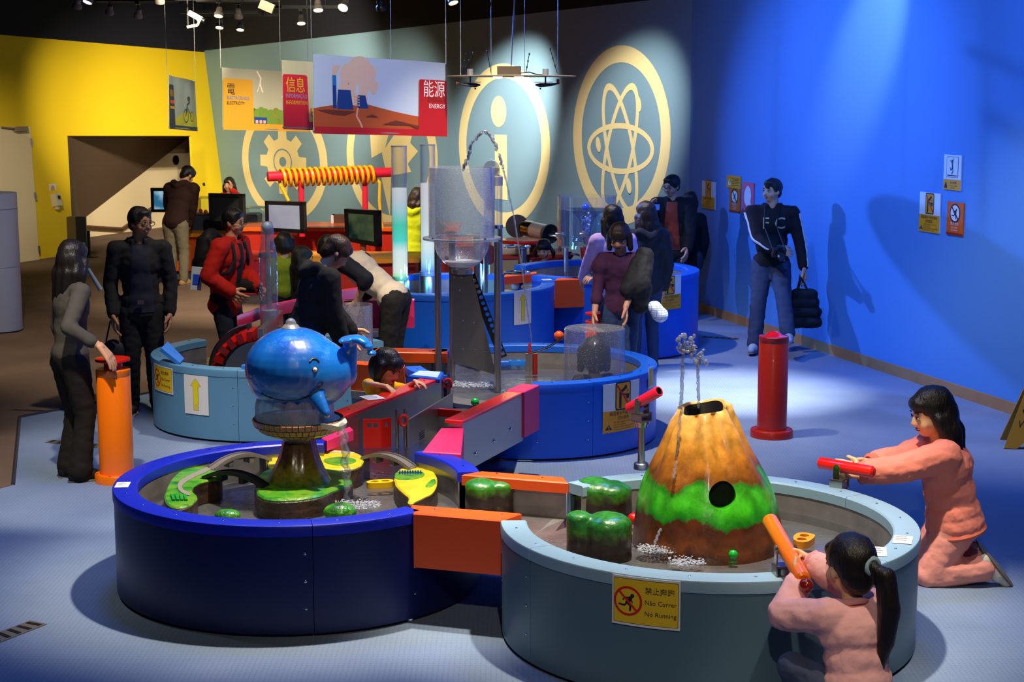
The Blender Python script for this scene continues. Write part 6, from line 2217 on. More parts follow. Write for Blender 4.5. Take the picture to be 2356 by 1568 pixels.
for (u, v, w_) in ((1185, 657, 0.036),):
 p = PZ(u, v + 6, 0.66)
 ball('white ball floating at the right side of the tall blue tub', p + Vector((0, 0, 0.02)), w_, WBALL)
b = MB()
for k, (u, h_) in enumerate(((1040, 0.95), (1108, 0.98), (1148, 0.94))):
 p = PZ(u, 690, 0.66)
 s_ = thing('steel_stand', ('thin steel stand in the tall tub, left of the chute', 'thin steel stand in the tall tub behind the perforated strip', 'thin steel stand in the tall tub below the pump tower')[k], 'stand', (p.x, p.y + 0.35, 0.61))
 MB().cyl((p.x, p.y + 0.35, 0.61), (p.x, p.y + 0.35, h_), 0.022, n=14).build('tube', STEEL, s_)
 MB().lathe((p.x, p.y + 0.35, 0), [(0.0005, h_), (0.03, h_), (0.03, h_ + 0.02), (0.0005, h_ + 0.024)], 14, closed=False).build('cap', CHROME, s_)
p = PY(1120, 585, 14.9)
t = thing('red_lever', 'red lever disc on a steel arm behind the funnel tank legs', 'lever', p)
MB().cyl(p + Vector((0, -0.01, 0)), p + Vector((0, 0.01, 0)), 0.10, n=24).build('disc', RED, t)
MB().cyl(p, p + Vector((-0.05, 0, -0.4)), 0.015, n=10).build('arm', STEEL, t)
# ---- rocket tube and waterwheel
rx, ry = PY(619, 700, 12.9).x, 12.9
t = thing('rocket_tube', 'clear rocket shaped water tube with a pale ball on top', 'water tube', (rx, ry, 0.6))
MB().lathe((rx, ry, 0), [(0.074, 0.69), (0.074, 1.27), (0.062, 1.33), (0.052, 1.37), (0.052, 1.50), (0.035, 1.535), (0.0005, 1.54)], 32, closed=False).build('tube_wall', clear_mat('acrylic_tube', (0.86, 0.9, 0.95), gloss=0.10, haze=0.06, bump=0.5, bscale=26), t, smooth=60)
MB().cyl((rx, ry, 0.69), (rx, ry, 1.46), 0.02, n=14).build('inner_pipe', clear_mat('acrylic_cap', (0.85, 0.87, 0.9)), t)
MB().lathe((rx, ry, 0), [(0.0005, 0.7), (0.068, 0.7), (0.068, 0.82), (0.0005, 0.83)], 28, closed=False).build('froth', clear_mat('swirl_water', (0.85, 0.9, 1.0)), t)
MB().lathe((rx, ry, 0), [(0.077, 1.25), (0.077, 1.285), (0.07, 1.285), (0.07, 1.25)], 28, closed=True).build('band', clear_mat('acrylic_edge', (0.8, 0.85, 0.92)), t)
MB().ell((rx, ry, 1.49), (0.044, 0.044, 0.046), 20, 12).build('floating_ball', mat('pale_blue_ball', '#b4c4e4', 0.3), t)
MB().lathe((rx, ry, 0), [(0.0005, 0.6), (0.09, 0.6), (0.09, 0.69), (0.0005, 0.69)], 28, closed=False).build('foot', STEEL, t)
STG = mat('grey_steel_sheet', (0.22, 0.22, 0.24), 0.4, 0.7, bump=0.04, bscale=100)
wc = PY(598, 843, 12.05)
t = thing('waterwheel', 'grey steel waterwheel housing with red buckets', 'waterwheel', (wc.x - 0.15, 12.3, 0.36))
def quarter(b, c, r, th, a0=90, a1=180, n=20, inner=0.0):
 pts = [c] if not inner else []
 arc_ = [c + Vector((r * math.cos(math.radians(a0 + (a1 - a0) * i / n)), 0, r * math.sin(math.radians(a0 + (a1 - a0) * i / n)))) for i in range(n + 1)]
 poly = ([c] if not inner else []) + arc_
 if inner:
  poly = arc_ + [c + Vector((inner * math.cos(math.radians(a1 - (a1 - a0) * i / n)), 0, inner * math.sin(math.radians(a1 - (a1 - a0) * i / n)))) for i in range(n + 1)]
 tri = tessellate_polygon([[Vector((p.x, p.z, 0)) for p in poly]])
 for yy in (0, th):
  b.add([p + Vector((0, yy, 0)) for p in poly], [tuple(q) for q in tri])
 k = len(poly)
 b.add([p + Vector((0, yy, 0)) for yy in (0, th) for p in poly], [(i, (i + 1) % k, k + (i + 1) % k, k + i) for i in range(k)])
b = MB()
cq = Vector((wc.x, 12.02, 0.42))
quarter(b, cq, 0.275, 0.012)
b.build('front_plate', STG, t, smooth=0)
b = MB()
cq2 = Vector((wc.x - 0.09, 12.45, 0.42))
quarter(b, cq2, 0.36, 0.012, 95, 180)
b.build('back_plate', STG, t, smooth=0)
b = MB()
rows = []
for i in range(17):
 a = math.radians(100 + 80 * i / 16)
 rows.append([cq2 + Vector((0.36 * math.cos(a), -0.1, 0.36 * math.sin(a))), cq2 + Vector((0.36 * math.cos(a), 0.01, 0.36 * math.sin(a)))])
b.grid(rows)
b.build('curved_cover', STG, t)
for k in range(6):
 a = math.radians(96 + 15 * k)
 c_ = Vector((cq.x - 0.05, 12.25, 0.42)) + Vector((0.30 * math.cos(a), 0, 0.30 * math.sin(a)))
 R = Matrix.Rotation(-a, 3, 'Y')
 MB().obox(c_, (0.075, 0.26, 0.05), R).build('bucket', RED, t)
 MB().obox(c_ + R @ Vector((-0.05, 0, -0.03)), (0.012, 0.28, 0.07), R).build('paddle', BLACK, t)
t = thing('steel_trough', 'steel trough and weir box feeding the waterwheel', 'trough', (wc.x + 0.1, 12.5, 0.4))
q_ = PY(562, 780, 12.35)
MB().box(wc.x - 0.02, wc.x + 0.02, 12.1, 13.2, 0.36, 0.78).build('side_sheet', STEEL, t)
MB().box(wc.x, wc.x + 0.11, 12.25, 12.3, 0.5, 0.66).build('weir_box', STEEL, t)
MB().box(wc.x, wc.x + 0.28, 12.3, 13.0, 0.62, 0.65).build('trough_floor', STEEL, t)
MB().lathe((wc.x + 0.17, 12.32, 0), [(0.0005, 0.46), (0.08, 0.46), (0.08, 0.64), (0.0005, 0.64)], 28, closed=False).build('drum', STEEL, t)
MB().box(wc.x + 0.09, wc.x + 0.3, 12.2, 12.24, 0.64, 0.68).build('red_bar', RED, t)
for (dx, dy) in ((0.12, 12.95), (0.2, 13.12)):
 MB().box(wc.x + dx, wc.x + dx + 0.08, dy, dy + 0.08, 0.65, 0.72).build('red_block', RED2, t)
t = thing('blue_label_plate', 'tilted light blue instruction plate at the left of the waterwheel', 'sign', PZ(395, 815, 0.55))
b = MB()
q4 = [PY(371, 800, 11.95), PY(386, 785, 12.1), PY(424, 824, 12.0), PY(414, 834, 11.85)]
nn = (q4[1] - q4[0]).cross(q4[3] - q4[0]).normalized()
if nn.z < 0:
 nn = -nn
panel(b, q4, nn, 0.03)
b.build('plate', mat('light_blue_laminate', '#3f8ff0', 0.4), t, smooth=0)
p = PZ(572, 845, 0.56)
MB().prism([(p.x - 0.05, p.y - 0.02), (p.x + 0.12, p.y - 0.05), (p.x + 0.12, p.y + 0.06), (p.x, p.y + 0.06)], 0.545, 0.585, 0.006).build('label_block', mat('light_blue_laminate', '#3f8ff0', 0.4), None, label='light blue label block on the waterwheel tub rim, half behind the whale', cat='sign')
# ---- whirlpool tank in the far right tub
kx, ky = PY(1350, 500, 16.2).x, 16.2
t = thing('whirlpool_tank', 'wide clear whirlpool tank with blue ball and vortex', 'water tank', (kx, ky, 0.61))
MB().lathe((kx, ky, 0), [(0.297, 1.02), (0.297, 1.535), (0.29, 1.535), (0.29, 1.04), (0.0005, 1.04), (0.0005, 1.02)], 56, closed=False).build('tank_wall', ACRYL, t)
TW = clear_mat('tank_water', (0.55, 0.72, 0.95), gloss=0.06, rough=0.02, haze=0.0, bump=0.4, bscale=9)
MB().lathe((kx, ky, 0), [(0.285, 1.045), (0.285, 1.40), (0.2, 1.39), (0.12, 1.35), (0.07, 1.29), (0.045, 1.2), (0.03, 1.05)], 48, closed=False).build('vortex_water', TW, t)
b = MB()
for k in range(60):
 f = k / 59
 r_ = 0.03 + 0.02 * f
 b.ell((kx - 0.01 + r_ * math.cos(k * 1.9), ky + r_ * math.sin(k * 1.9), 1.06 + 0.3 * f), random.uniform(0.006, 0.014), 6, 5)
b.build('vortex_bubbles', clear_mat('bubble', (0.9, 0.85, 0.85), gloss=0.3, haze=0.3), t, kind='stuff')
for (u, y_) in ((1302, 16.0), (1351, 15.75), (1400, 16.45)):
 p = PY(u, 600, y_)
 MB().cyl((p.x, y_, 0.6), (p.x, y_, 1.03), 0.024, n=16).build('leg', STEEL, t)
for (u, v, y_) in ((1290, 545, 16.05), (1346, 545, 15.85)):
 p = PY(u, v, y_)
 b = MB()
 b.tube([p + Vector((-0.05, 0, 0.02)), p + Vector((-0.01, 0, 0.025)), p + Vector((0.02, 0, 0.01)), p + Vector((0.03, 0, -0.03)), p + Vector((0.03, 0, -0.08))], 0.024, 10)
 b.build('elbow_pipe', STEEL, t)
MB().lathe((kx - 0.01, ky - 0.1, 0), [(0.0005, 0.90), (0.045, 0.90), (0.058, 1.0), (0.062, 1.03), (0.0005, 1.03)], 24, closed=False).build('red_outlet', RED, t)
MB().lathe((kx - 0.01, ky - 0.1, 0), [(0.03, 0.9), (0.06, 0.78), (0.12, 0.67)], 24, closed=False).build('falling_water', SPLASH, t)
ball('blue ball floating on top of the whirlpool tank', (kx - 0.012, ky, 1.425), 0.036, mat('blue_ball', '#1c50e8', 0.25, coat=0.5))
p = PZ(1345, 640, 0.66)
ball('green ball below the whirlpool tank', p + Vector((0.02, 0.35, 0.02)), 0.03, GBALL)
splash('foam below the whirlpool tank outlet', (kx, ky - 0.1, 0.664), 0.12, 120, size=(0.004, 0.01))
# ================================================================== signs, banners, lettering
TXT = {}
def text_poly(s, size=1.0):
 """2D triangles of a line of text, lower left at the origin; returns verts, faces, width"""
 if s not in TXT:
  cu = bpy.data.curves.new('txt', 'FONT')
  cu.body = s
  cu.size = 1.0
  cu.resolution_u = 2
  o = bpy.data.objects.new('txt', cu)
  WORK.collection.objects.link(o)
  WORK.view_layers[0].update()
  me = bpy.data.meshes.new_from_object(o.evaluated_get(WORK.view_layers[0].depsgraph))
  vs = [(v.co.x, v.co.y) for v in me.vertices]
  fs = [tuple(p.vertices) for p in me.polygons]
  bpy.data.objects.remove(o)
  bpy.data.curves.remove(cu)
  bpy.data.meshes.remove(me)
  TXT[s] = (vs, fs)
 vs, fs = TXT[s]
 if not vs:
  return [], [], 0
 x0, x1 = min(v[0] for v in vs), max(v[0] for v in vs)
 return [((x - x0) * size, y * size) for x, y in vs], fs, (x1 - x0) * size
def flat(o, ex, ez, n):
 o, ex, ez, n = Vector(o), Vector(ex).normalized(), Vector(ez).normalized(), Vector(n).normalized()
 return lambda x, y, k: o + ex * x + ez * y + n * k
def round_tub(c, r, ang, z0):
 """frame wrapped on a tub wall, ang in degrees at x = 0; x runs to the viewer's right"""
 return lambda x, y, k: Vector((c[0] + (r + k) * math.cos(math.radians(ang) + x / r), c[1] + (r + k) * math.sin(math.radians(ang) + x / r), z0 + y))
def bilin(tl, tr, br, bl, w, h, wave=0.0):
 tl, tr, br, bl = map(Vector, (tl, tr, br, bl))
 n = (tr - tl).cross(bl - tl).normalized()
 if n.y > 0:
  n = -n
 def f(x, y, k):
  s, t = x / w + 0.5, y / h + 0.5
  p = (bl * (1 - s) + br * s) * (1 - t) + (tl * (1 - s) + tr * s) * t
  return p + n * (k + wave * (math.sin(s * 9 + t * 2) + 0.5 * math.sin(s * 17 + 1)) * (0.4 + 0.6 * t))
 return f
def shape2mesh(b, F, polys, off, step=None):
 """polys: list of (verts2d, faces); cut along x so that the print follows the surface"""
 bm = bmesh.new()
 for vs, fs in polys:
  bv = [bm.verts.new((x, y, 0)) for x, y in vs]
  for f in fs:
   try:
    bm.faces.new([bv[i] for i in f])
   except ValueError:
    pass
 if step:
  xs = [v.co.x for v in bm.verts]
  if xs:
   k0, k1 = math.floor(min(xs) / step), math.ceil(max(xs) / step)
   for k in range(k0, k1 + 1):
    bmesh.ops.bisect_plane(bm, geom=bm.verts[:] + bm.edges[:] + bm.faces[:], plane_co=(k * step, 0, 0), plane_no=(1, 0, 0))
 bm.verts.ensure_lookup_table()
 bm.verts.index_update()
 b.add([F(v.co.x, v.co.y, off) for v in bm.verts], [tuple(v.index for v in f.verts) for f in bm.faces])
 bm.free()
def P_rect(x0, y0, x1, y1):
 return ([(x0, y0), (x1, y0), (x1, y1), (x0, y1)], [(0, 1, 2, 3)])
def P_poly(pts):
 tri = tessellate_polygon([[Vector((x, y, 0)) for x, y in pts]])
 return (list(pts), [tuple(t) for t in tri])
def P_rrect(x0, y0, x1, y1, r, corners='all'):
 pts = []
 for (cx, cy, a0) in ((x1 - r, y1 - r, 0), (x0 + r, y1 - r, 90), (x0 + r, y0 + r, 180), (x1 - r, y0 + r, 270)):
  for k in range(5):
   a = math.radians(a0 + 90 * k / 4)
   pts.append((cx + r * math.cos(a), cy + r * math.sin(a)))
 return P_poly(pts)
def P_ell(cx, cy, rx, ry, n=28):
 return P_poly([(cx + rx * math.cos(2 * PI * k / n), cy + ry * math.sin(2 * PI * k / n)) for k in range(n)])
def P_ring(cx, cy, r0, r1, n=36):
 vs, fs = [], []
 for k in range(n):
  a = 2 * PI * k / n
  vs += [(cx + r0 * math.cos(a), cy + r0 * math.sin(a)), (cx + r1 * math.cos(a), cy + r1 * math.sin(a))]
 for k in range(n):
  j = (k + 1) % n
  fs.append((2 * k, 2 * k + 1, 2 * j + 1, 2 * j))
 return (vs, fs)
def P_line(pts, w):
 vs, fs = [], []
 for (a, b_) in zip(pts[:-1], pts[1:]):
  a, b_ = Vector(a), Vector(b_)
  d = (b_ - a).normalized()
  n = Vector((-d.y, d.x)) * w / 2
  a, b_ = a - d * w * 0.3, b_ + d * w * 0.3
  o = len(vs)
  vs += [tuple(a + n), tuple(b_ + n), tuple(b_ - n), tuple(a - n)]
  fs.append((o, o + 1, o + 2, o + 3))
 return (vs, fs)
def P_text(s, x, y, size, maxw=None, align='l'):
 vs, fs, w_ = text_poly(s, size)
 k = 1.0
 if maxw and w_ > maxw:
  k = maxw / w_
 ox = x if align == 'l' else (x - w_ * k / 2 if align == 'c' else x - w_ * k)
 return ([(vx * k + ox, vy + y) for vx, vy in vs], fs)
def sign(name, label, cat, F, w, h, board_m, elems, th=0.004, step=None, loc=None, group=None, lift=0.0007, base=0.0):
 """elems: list of (part name, material, [polys])"""
 c = F(0, -h / 2, 0) if loc is None else loc
 t = thing(name, label, cat, c, group)
 b = MB()
 bm = P_rect(-w / 2, -h / 2, w / 2, h / 2)
 f_, k_ = MB(), MB()
 nx = max(1, int(w / step)) if step else 12
 rows = []
 for i in range(nx + 1):
  x = -w / 2 + w * i / nx
  rows.append([F(x, -h / 2, 0.0005), F(x, -h / 2, th), F(x, 0, th), F(x, h / 2, th), F(x, h / 2, 0.0005), F(x, 0, 0.0005)])
 b.grid(rows, closed_u=True)
 b.add(rows[0], [tuple(range(6))])
 b.add(rows[-1], [tuple(range(5, -1, -1))])
 b.build('board', board_m, t, smooth=30)
 el2 = [(i, pn, m, pl) for i, (pn, m, polys) in enumerate(elems) for pl in ([[q] for q in polys] if pn == 'lettering' else [polys])]
 for i, pn, m, polys in el2:
  b = MB()
  shape2mesh(b, F, polys, th + base + lift * (i + 1), step or (w / 12))
  if b.v:
   b.build(pn, m, t, smooth=0, kind='stuff' if pn in ('printed_trees', 'printed_windows', 'printed_smoke') else None)
 return t
WHITEP = mat('sign_white', '#e9e9e6', 0.6)
PINKP = mat('sign_pink', '#e8607c', 0.55)
def e_drink(w, h):
 """no drinking sign: white above, orange below"""
 y0 = -h / 2
 ys = y0 + h * 0.44
 pw = w * 0.40
 cx, cy = w * 0.0, ys + h * 0.285
 s = pw / 2
 return [('lower_panel', YELO, [P_rect(-w / 2, y0, w / 2, ys)]),
   ('pictogram_border', INK, [P_rrect(cx - s * 1.05, cy - s * 1.35, cx + s * 1.05, cy + s * 1.35, s * 0.25)]),
   ('pictogram_field', YELO, [P_rrect(cx - s * 0.92, cy - s * 1.22, cx + s * 0.92, cy + s * 1.22, s * 0.2)]),
   ('pictogram', INK, [P_ell(cx + s * 0.30, cy + s * 0.78, s * 0.2, s * 0.2), P_line([(cx - s * 0.42, cy - s * 1.1), (cx - s * 0.42, cy + s * 0.35), (cx + s * 0.1, cy + s * 0.62)], s * 0.3),
        P_line([(cx - s * 0.2, cy + s * 0.2), (cx + s * 0.35, cy + s * 0.05)], s * 0.14), P_poly([(cx + s * 0.25, cy + s * 0.15), (cx + s * 0.85, cy + s * 0.15), (cx + s * 0.72, cy - s * 0.35), (cx + s * 0.42, cy - s * 0.3)]),
        P_line([(cx + s * 0.45, cy + s * 0.3), (cx + s * 0.55, cy + s * 0.5), (cx + s * 0.72, cy + s * 0.35)], s * 0.07)]),
   ('slash', INKR, [P_line([(cx - s * 0.82, cy + s * 1.0), (cx + s * 0.82, cy - s * 1.0)], s * 0.2)]),
   ('lettering', INK, [P_text('展品用水不適合飲用', 0, y0 + h * 0.345, h * 0.085, w * 0.92, 'c'), P_text('切勿飲用', 0, y0 + h * 0.245, h * 0.085, w * 0.6, 'c'),
        P_text('Não beba a água dos expositores,', -w * 0.25, y0 + h * 0.185, h * 0.045, w * 0.7), P_text('esta não é potável.', -w * 0.25, y0 + h * 0.135, h * 0.045, w * 0.5),
        P_text('Do not drink the water from the exhibits', -w * 0.25, y0 + h * 0.085, h * 0.045, w * 0.7), P_text('It is not suitable for drinking', -w * 0.25, y0 + h * 0.035, h * 0.045, w * 0.6),
        P_poly([(-w * 0.45, y0 + h * 0.06), (-w * 0.29, y0 + h * 0.06), (-w * 0.37, y0 + h * 0.16)])]),
   ('exclamation', WHITEP, [P_line([(-w * 0.37, y0 + h * 0.095), (-w * 0.37, y0 + h * 0.125)], w * 0.016), P_ell(-w * 0.37, y0 + h * 0.075, w * 0.009, w * 0.009, 8)])]
def runner(cx, cy, s):
 """running figure, s = half height"""
 return [P_ell(cx + s * 0.5, cy + s * 0.62, s * 0.22, s * 0.22), P_line([(cx + s * 0.3, cy + s * 0.35), (cx - s * 0.08, cy - s * 0.2)], s * 0.42), P_line([(cx + s * 0.3, cy + s * 0.4), (cx - s * 0.35, cy + s * 0.35), (cx - s * 0.55, cy + s * 0.08)], s * 0.16),
   P_line([(cx + s * 0.3, cy + s * 0.25), (cx + s * 0.5, cy - s * 0.12)], s * 0.15), P_line([(cx - s * 0.05, cy - s * 0.2), (cx + s * 0.3, cy - s * 0.5), (cx + s * 0.25, cy - s * 1.0)], s * 0.22),
   P_line([(cx - s * 0.1, cy - s * 0.2), (cx - s * 0.4, cy - s * 0.5), (cx - s * 1.0, cy - s * 0.42)], s * 0.2)]
def e_norun(w, h):
 cx, cy, r = -w * 0.255, h * 0.0, min(w * 0.215, h * 0.34)
 return [('border', INK, [P_rrect(-w * 0.475, -h * 0.455, w * 0.475, h * 0.455, h * 0.03)]), ('field', YEL, [P_rrect(-w * 0.468, -h * 0.445, w * 0.468, h * 0.445, h * 0.03)]), ('pictogram', INK, runner(cx, cy, r * 0.62)),
   ('prohibition_ring', INKR, [P_ring(cx, cy, r * 0.84, r), P_line([(cx - r * 0.62, cy + r * 0.62), (cx + r * 0.62, cy - r * 0.62)], r * 0.15)]),
   ('lettering', INK, [P_text('禁止奔跑', 0.0, h * 0.2, h * 0.15, w * 0.43), P_text('Não Correr', 0.0, -h * 0.03, h * 0.135, w * 0.45), P_text('No Running', 0.0, -h * 0.26, h * 0.135, w * 0.45)])]
def e_arrow(w, h):
 a = w * 0.2
 return [('arrow_outline', mat('olive_ink', '#7a6a08', 0.6), [P_poly([(-a * 0.54, -h * 0.27), (a * 0.54, -h * 0.27), (a * 0.54, h * 0.22), (a * 1.12, h * 0.22), (0, h * 0.425), (-a * 1.12, h * 0.22), (-a * 0.54, h * 0.22)]), P_rect(-a * 0.54, -h * 0.34, a * 0.54, -h * 0.285), P_rect(-a * 0.54, -h * 0.40, a * 0.54, -h * 0.355)]),
   ('arrow', mat('arrow_yellow', '#f4e00c', 0.6), [P_poly([(-a * 0.47, -h * 0.265), (a * 0.47, -h * 0.265), (a * 0.47, h * 0.226), (a * 1.0, h * 0.226), (0, h * 0.415), (-a * 1.0, h * 0.226), (-a * 0.47, h * 0.226)]), P_rect(-a * 0.47, -h * 0.335, a * 0.47, -h * 0.29), P_rect(-a * 0.47, -h * 0.395, a * 0.47, -h * 0.36)])]
def tub_sign(label, c, r, uc, vc, wpx, hpx, z, board, el, kind='paper_sign'):
 """sign whose centre sits on the tub wall in direction of a pixel"""
 # intersect the ray with the cylinder
 d = ray(uc, vc)
 ox, oy = -c[0], -c[1]
 A, B_, C_ = d.x ** 2 + d.y ** 2, 2 * (ox * d.x + oy * d.y), ox * ox + oy * oy - r * r
 t_ = (-B_ - math.sqrt(max(0, B_ * B_ - 4 * A * C_))) / (2 * A)
 p = Vector((0, 0, CAM_H)) + d * t_
 ang = math.degrees(math.atan2(p.y - c[1], p.x - c[0]))
 sc_ = p.y / FPX * 1.03
 nrm = Vector((math.cos(math.radians(ang)), math.sin(math.radians(ang)), 0))
 fs_ = abs(nrm.dot(Vector((d.x, d.y, 0)).normalized()))
 w_, h_ = wpx * sc_ / max(0.3, fs_), hpx * sc_
 return sign(kind, label, 'sign', round_tub(c, r + 0.0005, ang, p.z), w_, h_, board, el(w_, h_), th=0.003, step=0.02)
tub_sign('yellow no running sign on the pale blue volcano tub', T2, R2, 1485, 1386, 158, 118, 0, WHITEP, e_norun, 'notice_board')
tub_sign('small yellow no running sign on the slate blue tub', T4, R4, 373, 871, 40, 60, 0, WHITEP, e_norun, 'notice_board')
tub_sign('white sheet with a yellow up arrow on the slate blue tub', T4, R4, 451, 908, 53, 90, 0, WHITE_M, e_arrow)
tub_sign('white sheet with a yellow up arrow on the tall blue tub', T5, R5, 1203, 707, 38, 76, 0, WHITE_M, e_arrow)
tub_sign('no drinking sign on the bright blue tub behind the pink cannon', T3, R3, 1433, 934, 82, 112, 0, WHITEP, e_drink, 'notice_board')
tub_sign('no drinking sign on the far tall blue tub beside the woman in purple', T6, R6, 1540, 673, 56, 76, 0, WHITEP, e_drink, 'notice_board')
tub_sign('narrow white notice edge-on at the right side of the bright blue tub', T3, R3, 1497, 868, 10, 48, 0, WHITEP, lambda w, h: [('printed_panel', YEL, [P_rect(-w * 0.4, -h * 0.4, w * 0.4, h * 0.4)])])
def wall_sign(label, u0, v0, u1, v1, board, el):
 p0, p1 = PP(u0, (v0 + v1) / 2, WR, NR), PP(u1, (v0 + v1) / 2, WR, NR)
 c = (p0 + p1) / 2
 w_ = (p1 - p0).length
 pt, pb2 = PP((u0 + u1) / 2, v0, WR, NR), PP((u0 + u1) / 2, v1, WR, NR)
 h_ = pt.z - pb2.z
 c.z = (pt.z + pb2.z) / 2
 return sign('wall_sign', label, 'sign', flat(c, ER, (0, 0, 1), NR), w_, h_, board, el(w_, h_), th=0.012, loc=c)
def e_norun2(w, h):
 cy = h * 0.17
 return [('foot_strip', mat('sign_dark_red', '#9a1c10', 0.6), [P_rect(-w / 2, -h / 2, w / 2, -h * 0.43)]), ('oval', WHITEP, [P_ell(0, cy, w * 0.28, h * 0.24)]), ('pictogram', INK, runner(0.0, cy, h * 0.17) + [P_ring(0, cy, w * 0.26, w * 0.31), P_line([(-w * 0.2, cy + w * 0.2), (w * 0.2, cy - w * 0.2)], w * 0.06)]),
   ('lettering', WHITEP, [P_text('禁止奔跑', 0, -h * 0.2, h * 0.12, w * 0.8, 'c'), P_text('NÃO CORRER', 0, -h * 0.29, h * 0.06, w * 0.7, 'c'), P_text('NO RUNNING', 0, -h * 0.37, h * 0.06, w * 0.7, 'c')])]
def e_slip(w, h):
 y0 = -h / 2
 ys = y0 + h * 0.3
 cx, cy, s = 0, ys + h * 0.36, h * 0.2
 return [('lower_panel', YELO, [P_rect(-w / 2, y0, w / 2, ys)]), ('pictogram_border', INK, [P_rrect(cx - w * 0.34, cy - h * 0.3, cx + w * 0.34, cy + h * 0.29, w * 0.05)]), ('pictogram_field', WHITEP, [P_rrect(cx - w * 0.32, cy - h * 0.288, cx + w * 0.32, cy + h * 0.278, w * 0.045)]),
   ('pictogram', INK, [P_ell(cx - s * 0.05, cy + s * 0.85, s * 0.17, s * 0.17), P_line([(cx - s * 0.0, cy + s * 0.6), (cx + s * 0.1, cy - s * 0.1)], s * 0.3), P_line([(cx + s * 0.1, cy + s * 0.6), (cx + s * 0.42, cy + s * 1.2)], s * 0.14), P_line([(cx - s * 0.05, cy + s * 0.5), (cx - s * 0.5, cy + s * 0.9)], s * 0.14),
        P_line([(cx + s * 0.1, cy - s * 0.1), (cx - s * 0.3, cy - s * 0.5), (cx - s * 0.5, cy - s * 0.15)], s * 0.18), P_line([(cx + s * 0.1, cy - s * 0.1), (cx + s * 0.25, cy - s * 0.7), (cx - s * 0.1, cy - s * 1.0)], s * 0.18), P_rect(cx - w * 0.27, cy - s * 1.32, cx + w * 0.27, cy - s * 1.16)]),
   ('lettering', INK, [P_text('小心地滑', w * 0.08, y0 + h * 0.18, h * 0.085, w * 0.6, 'c'), P_text('Atenção piso molhado', w * 0.1, y0 + h * 0.11, h * 0.045, w * 0.62, 'c'), P_text('Slippery floor', w * 0.1, y0 + h * 0.05, h * 0.045, w * 0.5, 'c'), P_poly([(-w * 0.44, y0 + h * 0.05), (-w * 0.24, y0 + h * 0.05), (-w * 0.34, y0 + h * 0.23)])])]
def e_info(w, h):
 return [('triangle', WHITEP, [P_poly([(-w * 0.42, -h * 0.28), (-w * 0.18, -h * 0.28), (-w * 0.3, h * 0.25)])]), ('exclamation', INK, [P_line([(-w * 0.3, -h * 0.1), (-w * 0.3, h * 0.08)], w * 0.03)]),
   ('lettering', INK, [P_rect(-w * 0.1, h * (0.26 - 0.13 * k), w * (0.42 - 0.06 * (k % 2)), h * (0.30 - 0.13 * k)) for k in range(5)])]
def e_pink(w, h):
 return [('white_shape', WHITEP, [P_poly(smoothpoly([(-w * 0.05, h * 0.42), (w * 0.22, h * 0.3), (w * 0.3, h * 0.05), (w * 0.2, -h * 0.1), (w * 0.35, -h * 0.28), (w * 0.1, -h * 0.2), (-w * 0.1, -h * 0.3), (-w * 0.35, -h * 0.1), (-w * 0.3, h * 0.2)], 2)), P_poly(smoothpoly([(w * 0.05, -h * 0.3), (w * 0.35, -h * 0.34), (w * 0.25, -h * 0.46), (w * 0.02, -h * 0.4)], 2))])]
wall_sign('no drinking sign on the blue wall beside the man with the camera', 1617, 417, 1647, 480, WHITEP, e_drink)
wall_sign('small orange warning sign high in the cluster by the track jacket man', 1674, 404, 1706, 433, YELO, e_info)
wall_sign('small orange no running sign in the cluster by the track jacket man', 1680, 434, 1705, 488, SIGNO, e_norun2)
wall_sign('pink sign with a white shape behind the track jacket man', 1710, 419, 1736, 490, PINKP, e_pink)
wall_sign('large no drinking sign on the bare part of the blue wall', 2118, 443, 2165, 534, WHITEP, e_drink)
wall_sign('orange no running sign below the slippery floor sign', 2181, 465, 2219, 541, SIGNO, e_norun2)
wall_sign('white slippery floor sign, highest on the blue wall', 2174, 356, 2214, 437, WHITEP, e_slip)
# small paper labels on the rims
def rim_label(label, u, v, z, wpx, hpx, rz, m=WHITE_M, lines=3):
 p = PZ(u, v, z)
 k = p.y / FPX
 w_, h_ = wpx * k, hpx * k * 4.0
 ex = Vector((math.cos(rz), math.sin(rz), 0))
 ey = Vector((-math.sin(rz), math.cos(rz), 0))
 return sign('paper_label', label, 'label', flat(p, ex, ey, (0, 0, 1)), w_, h_, m, [('printed_lines', mat('grey_ink', '#7a7a78', 0.6), [P_rect(-w_ * 0.4, h_ * (0.3 - 0.22 * i), w_ * (0.2 + 0.1 * (i % 2)), h_ * (0.36 - 0.22 * i)) for i in range(lines)])], th=0.0015, loc=p)
rim_label('white printed label on the navy rim nearest the orange post', 282, 1115, 0.552, 32, 13, 0.1)
rim_label('white label stuck on the pale blue rim by the kneeling girl', 2077, 1241, 0.552, 44, 17, -0.3)
rim_label('white sheet on the pale blue rim behind the ponytail girl', 2018, 1268, 0.552, 44, 20, -0.2)
rim_label('white paper lying on the red cap in front of the toddler', 857, 914, 0.607, 44, 14, 0.5)
rim_label('white label on the tall blue tub rim near the white ball', 1258, 643, 0.802, 22, 6, 0.2)
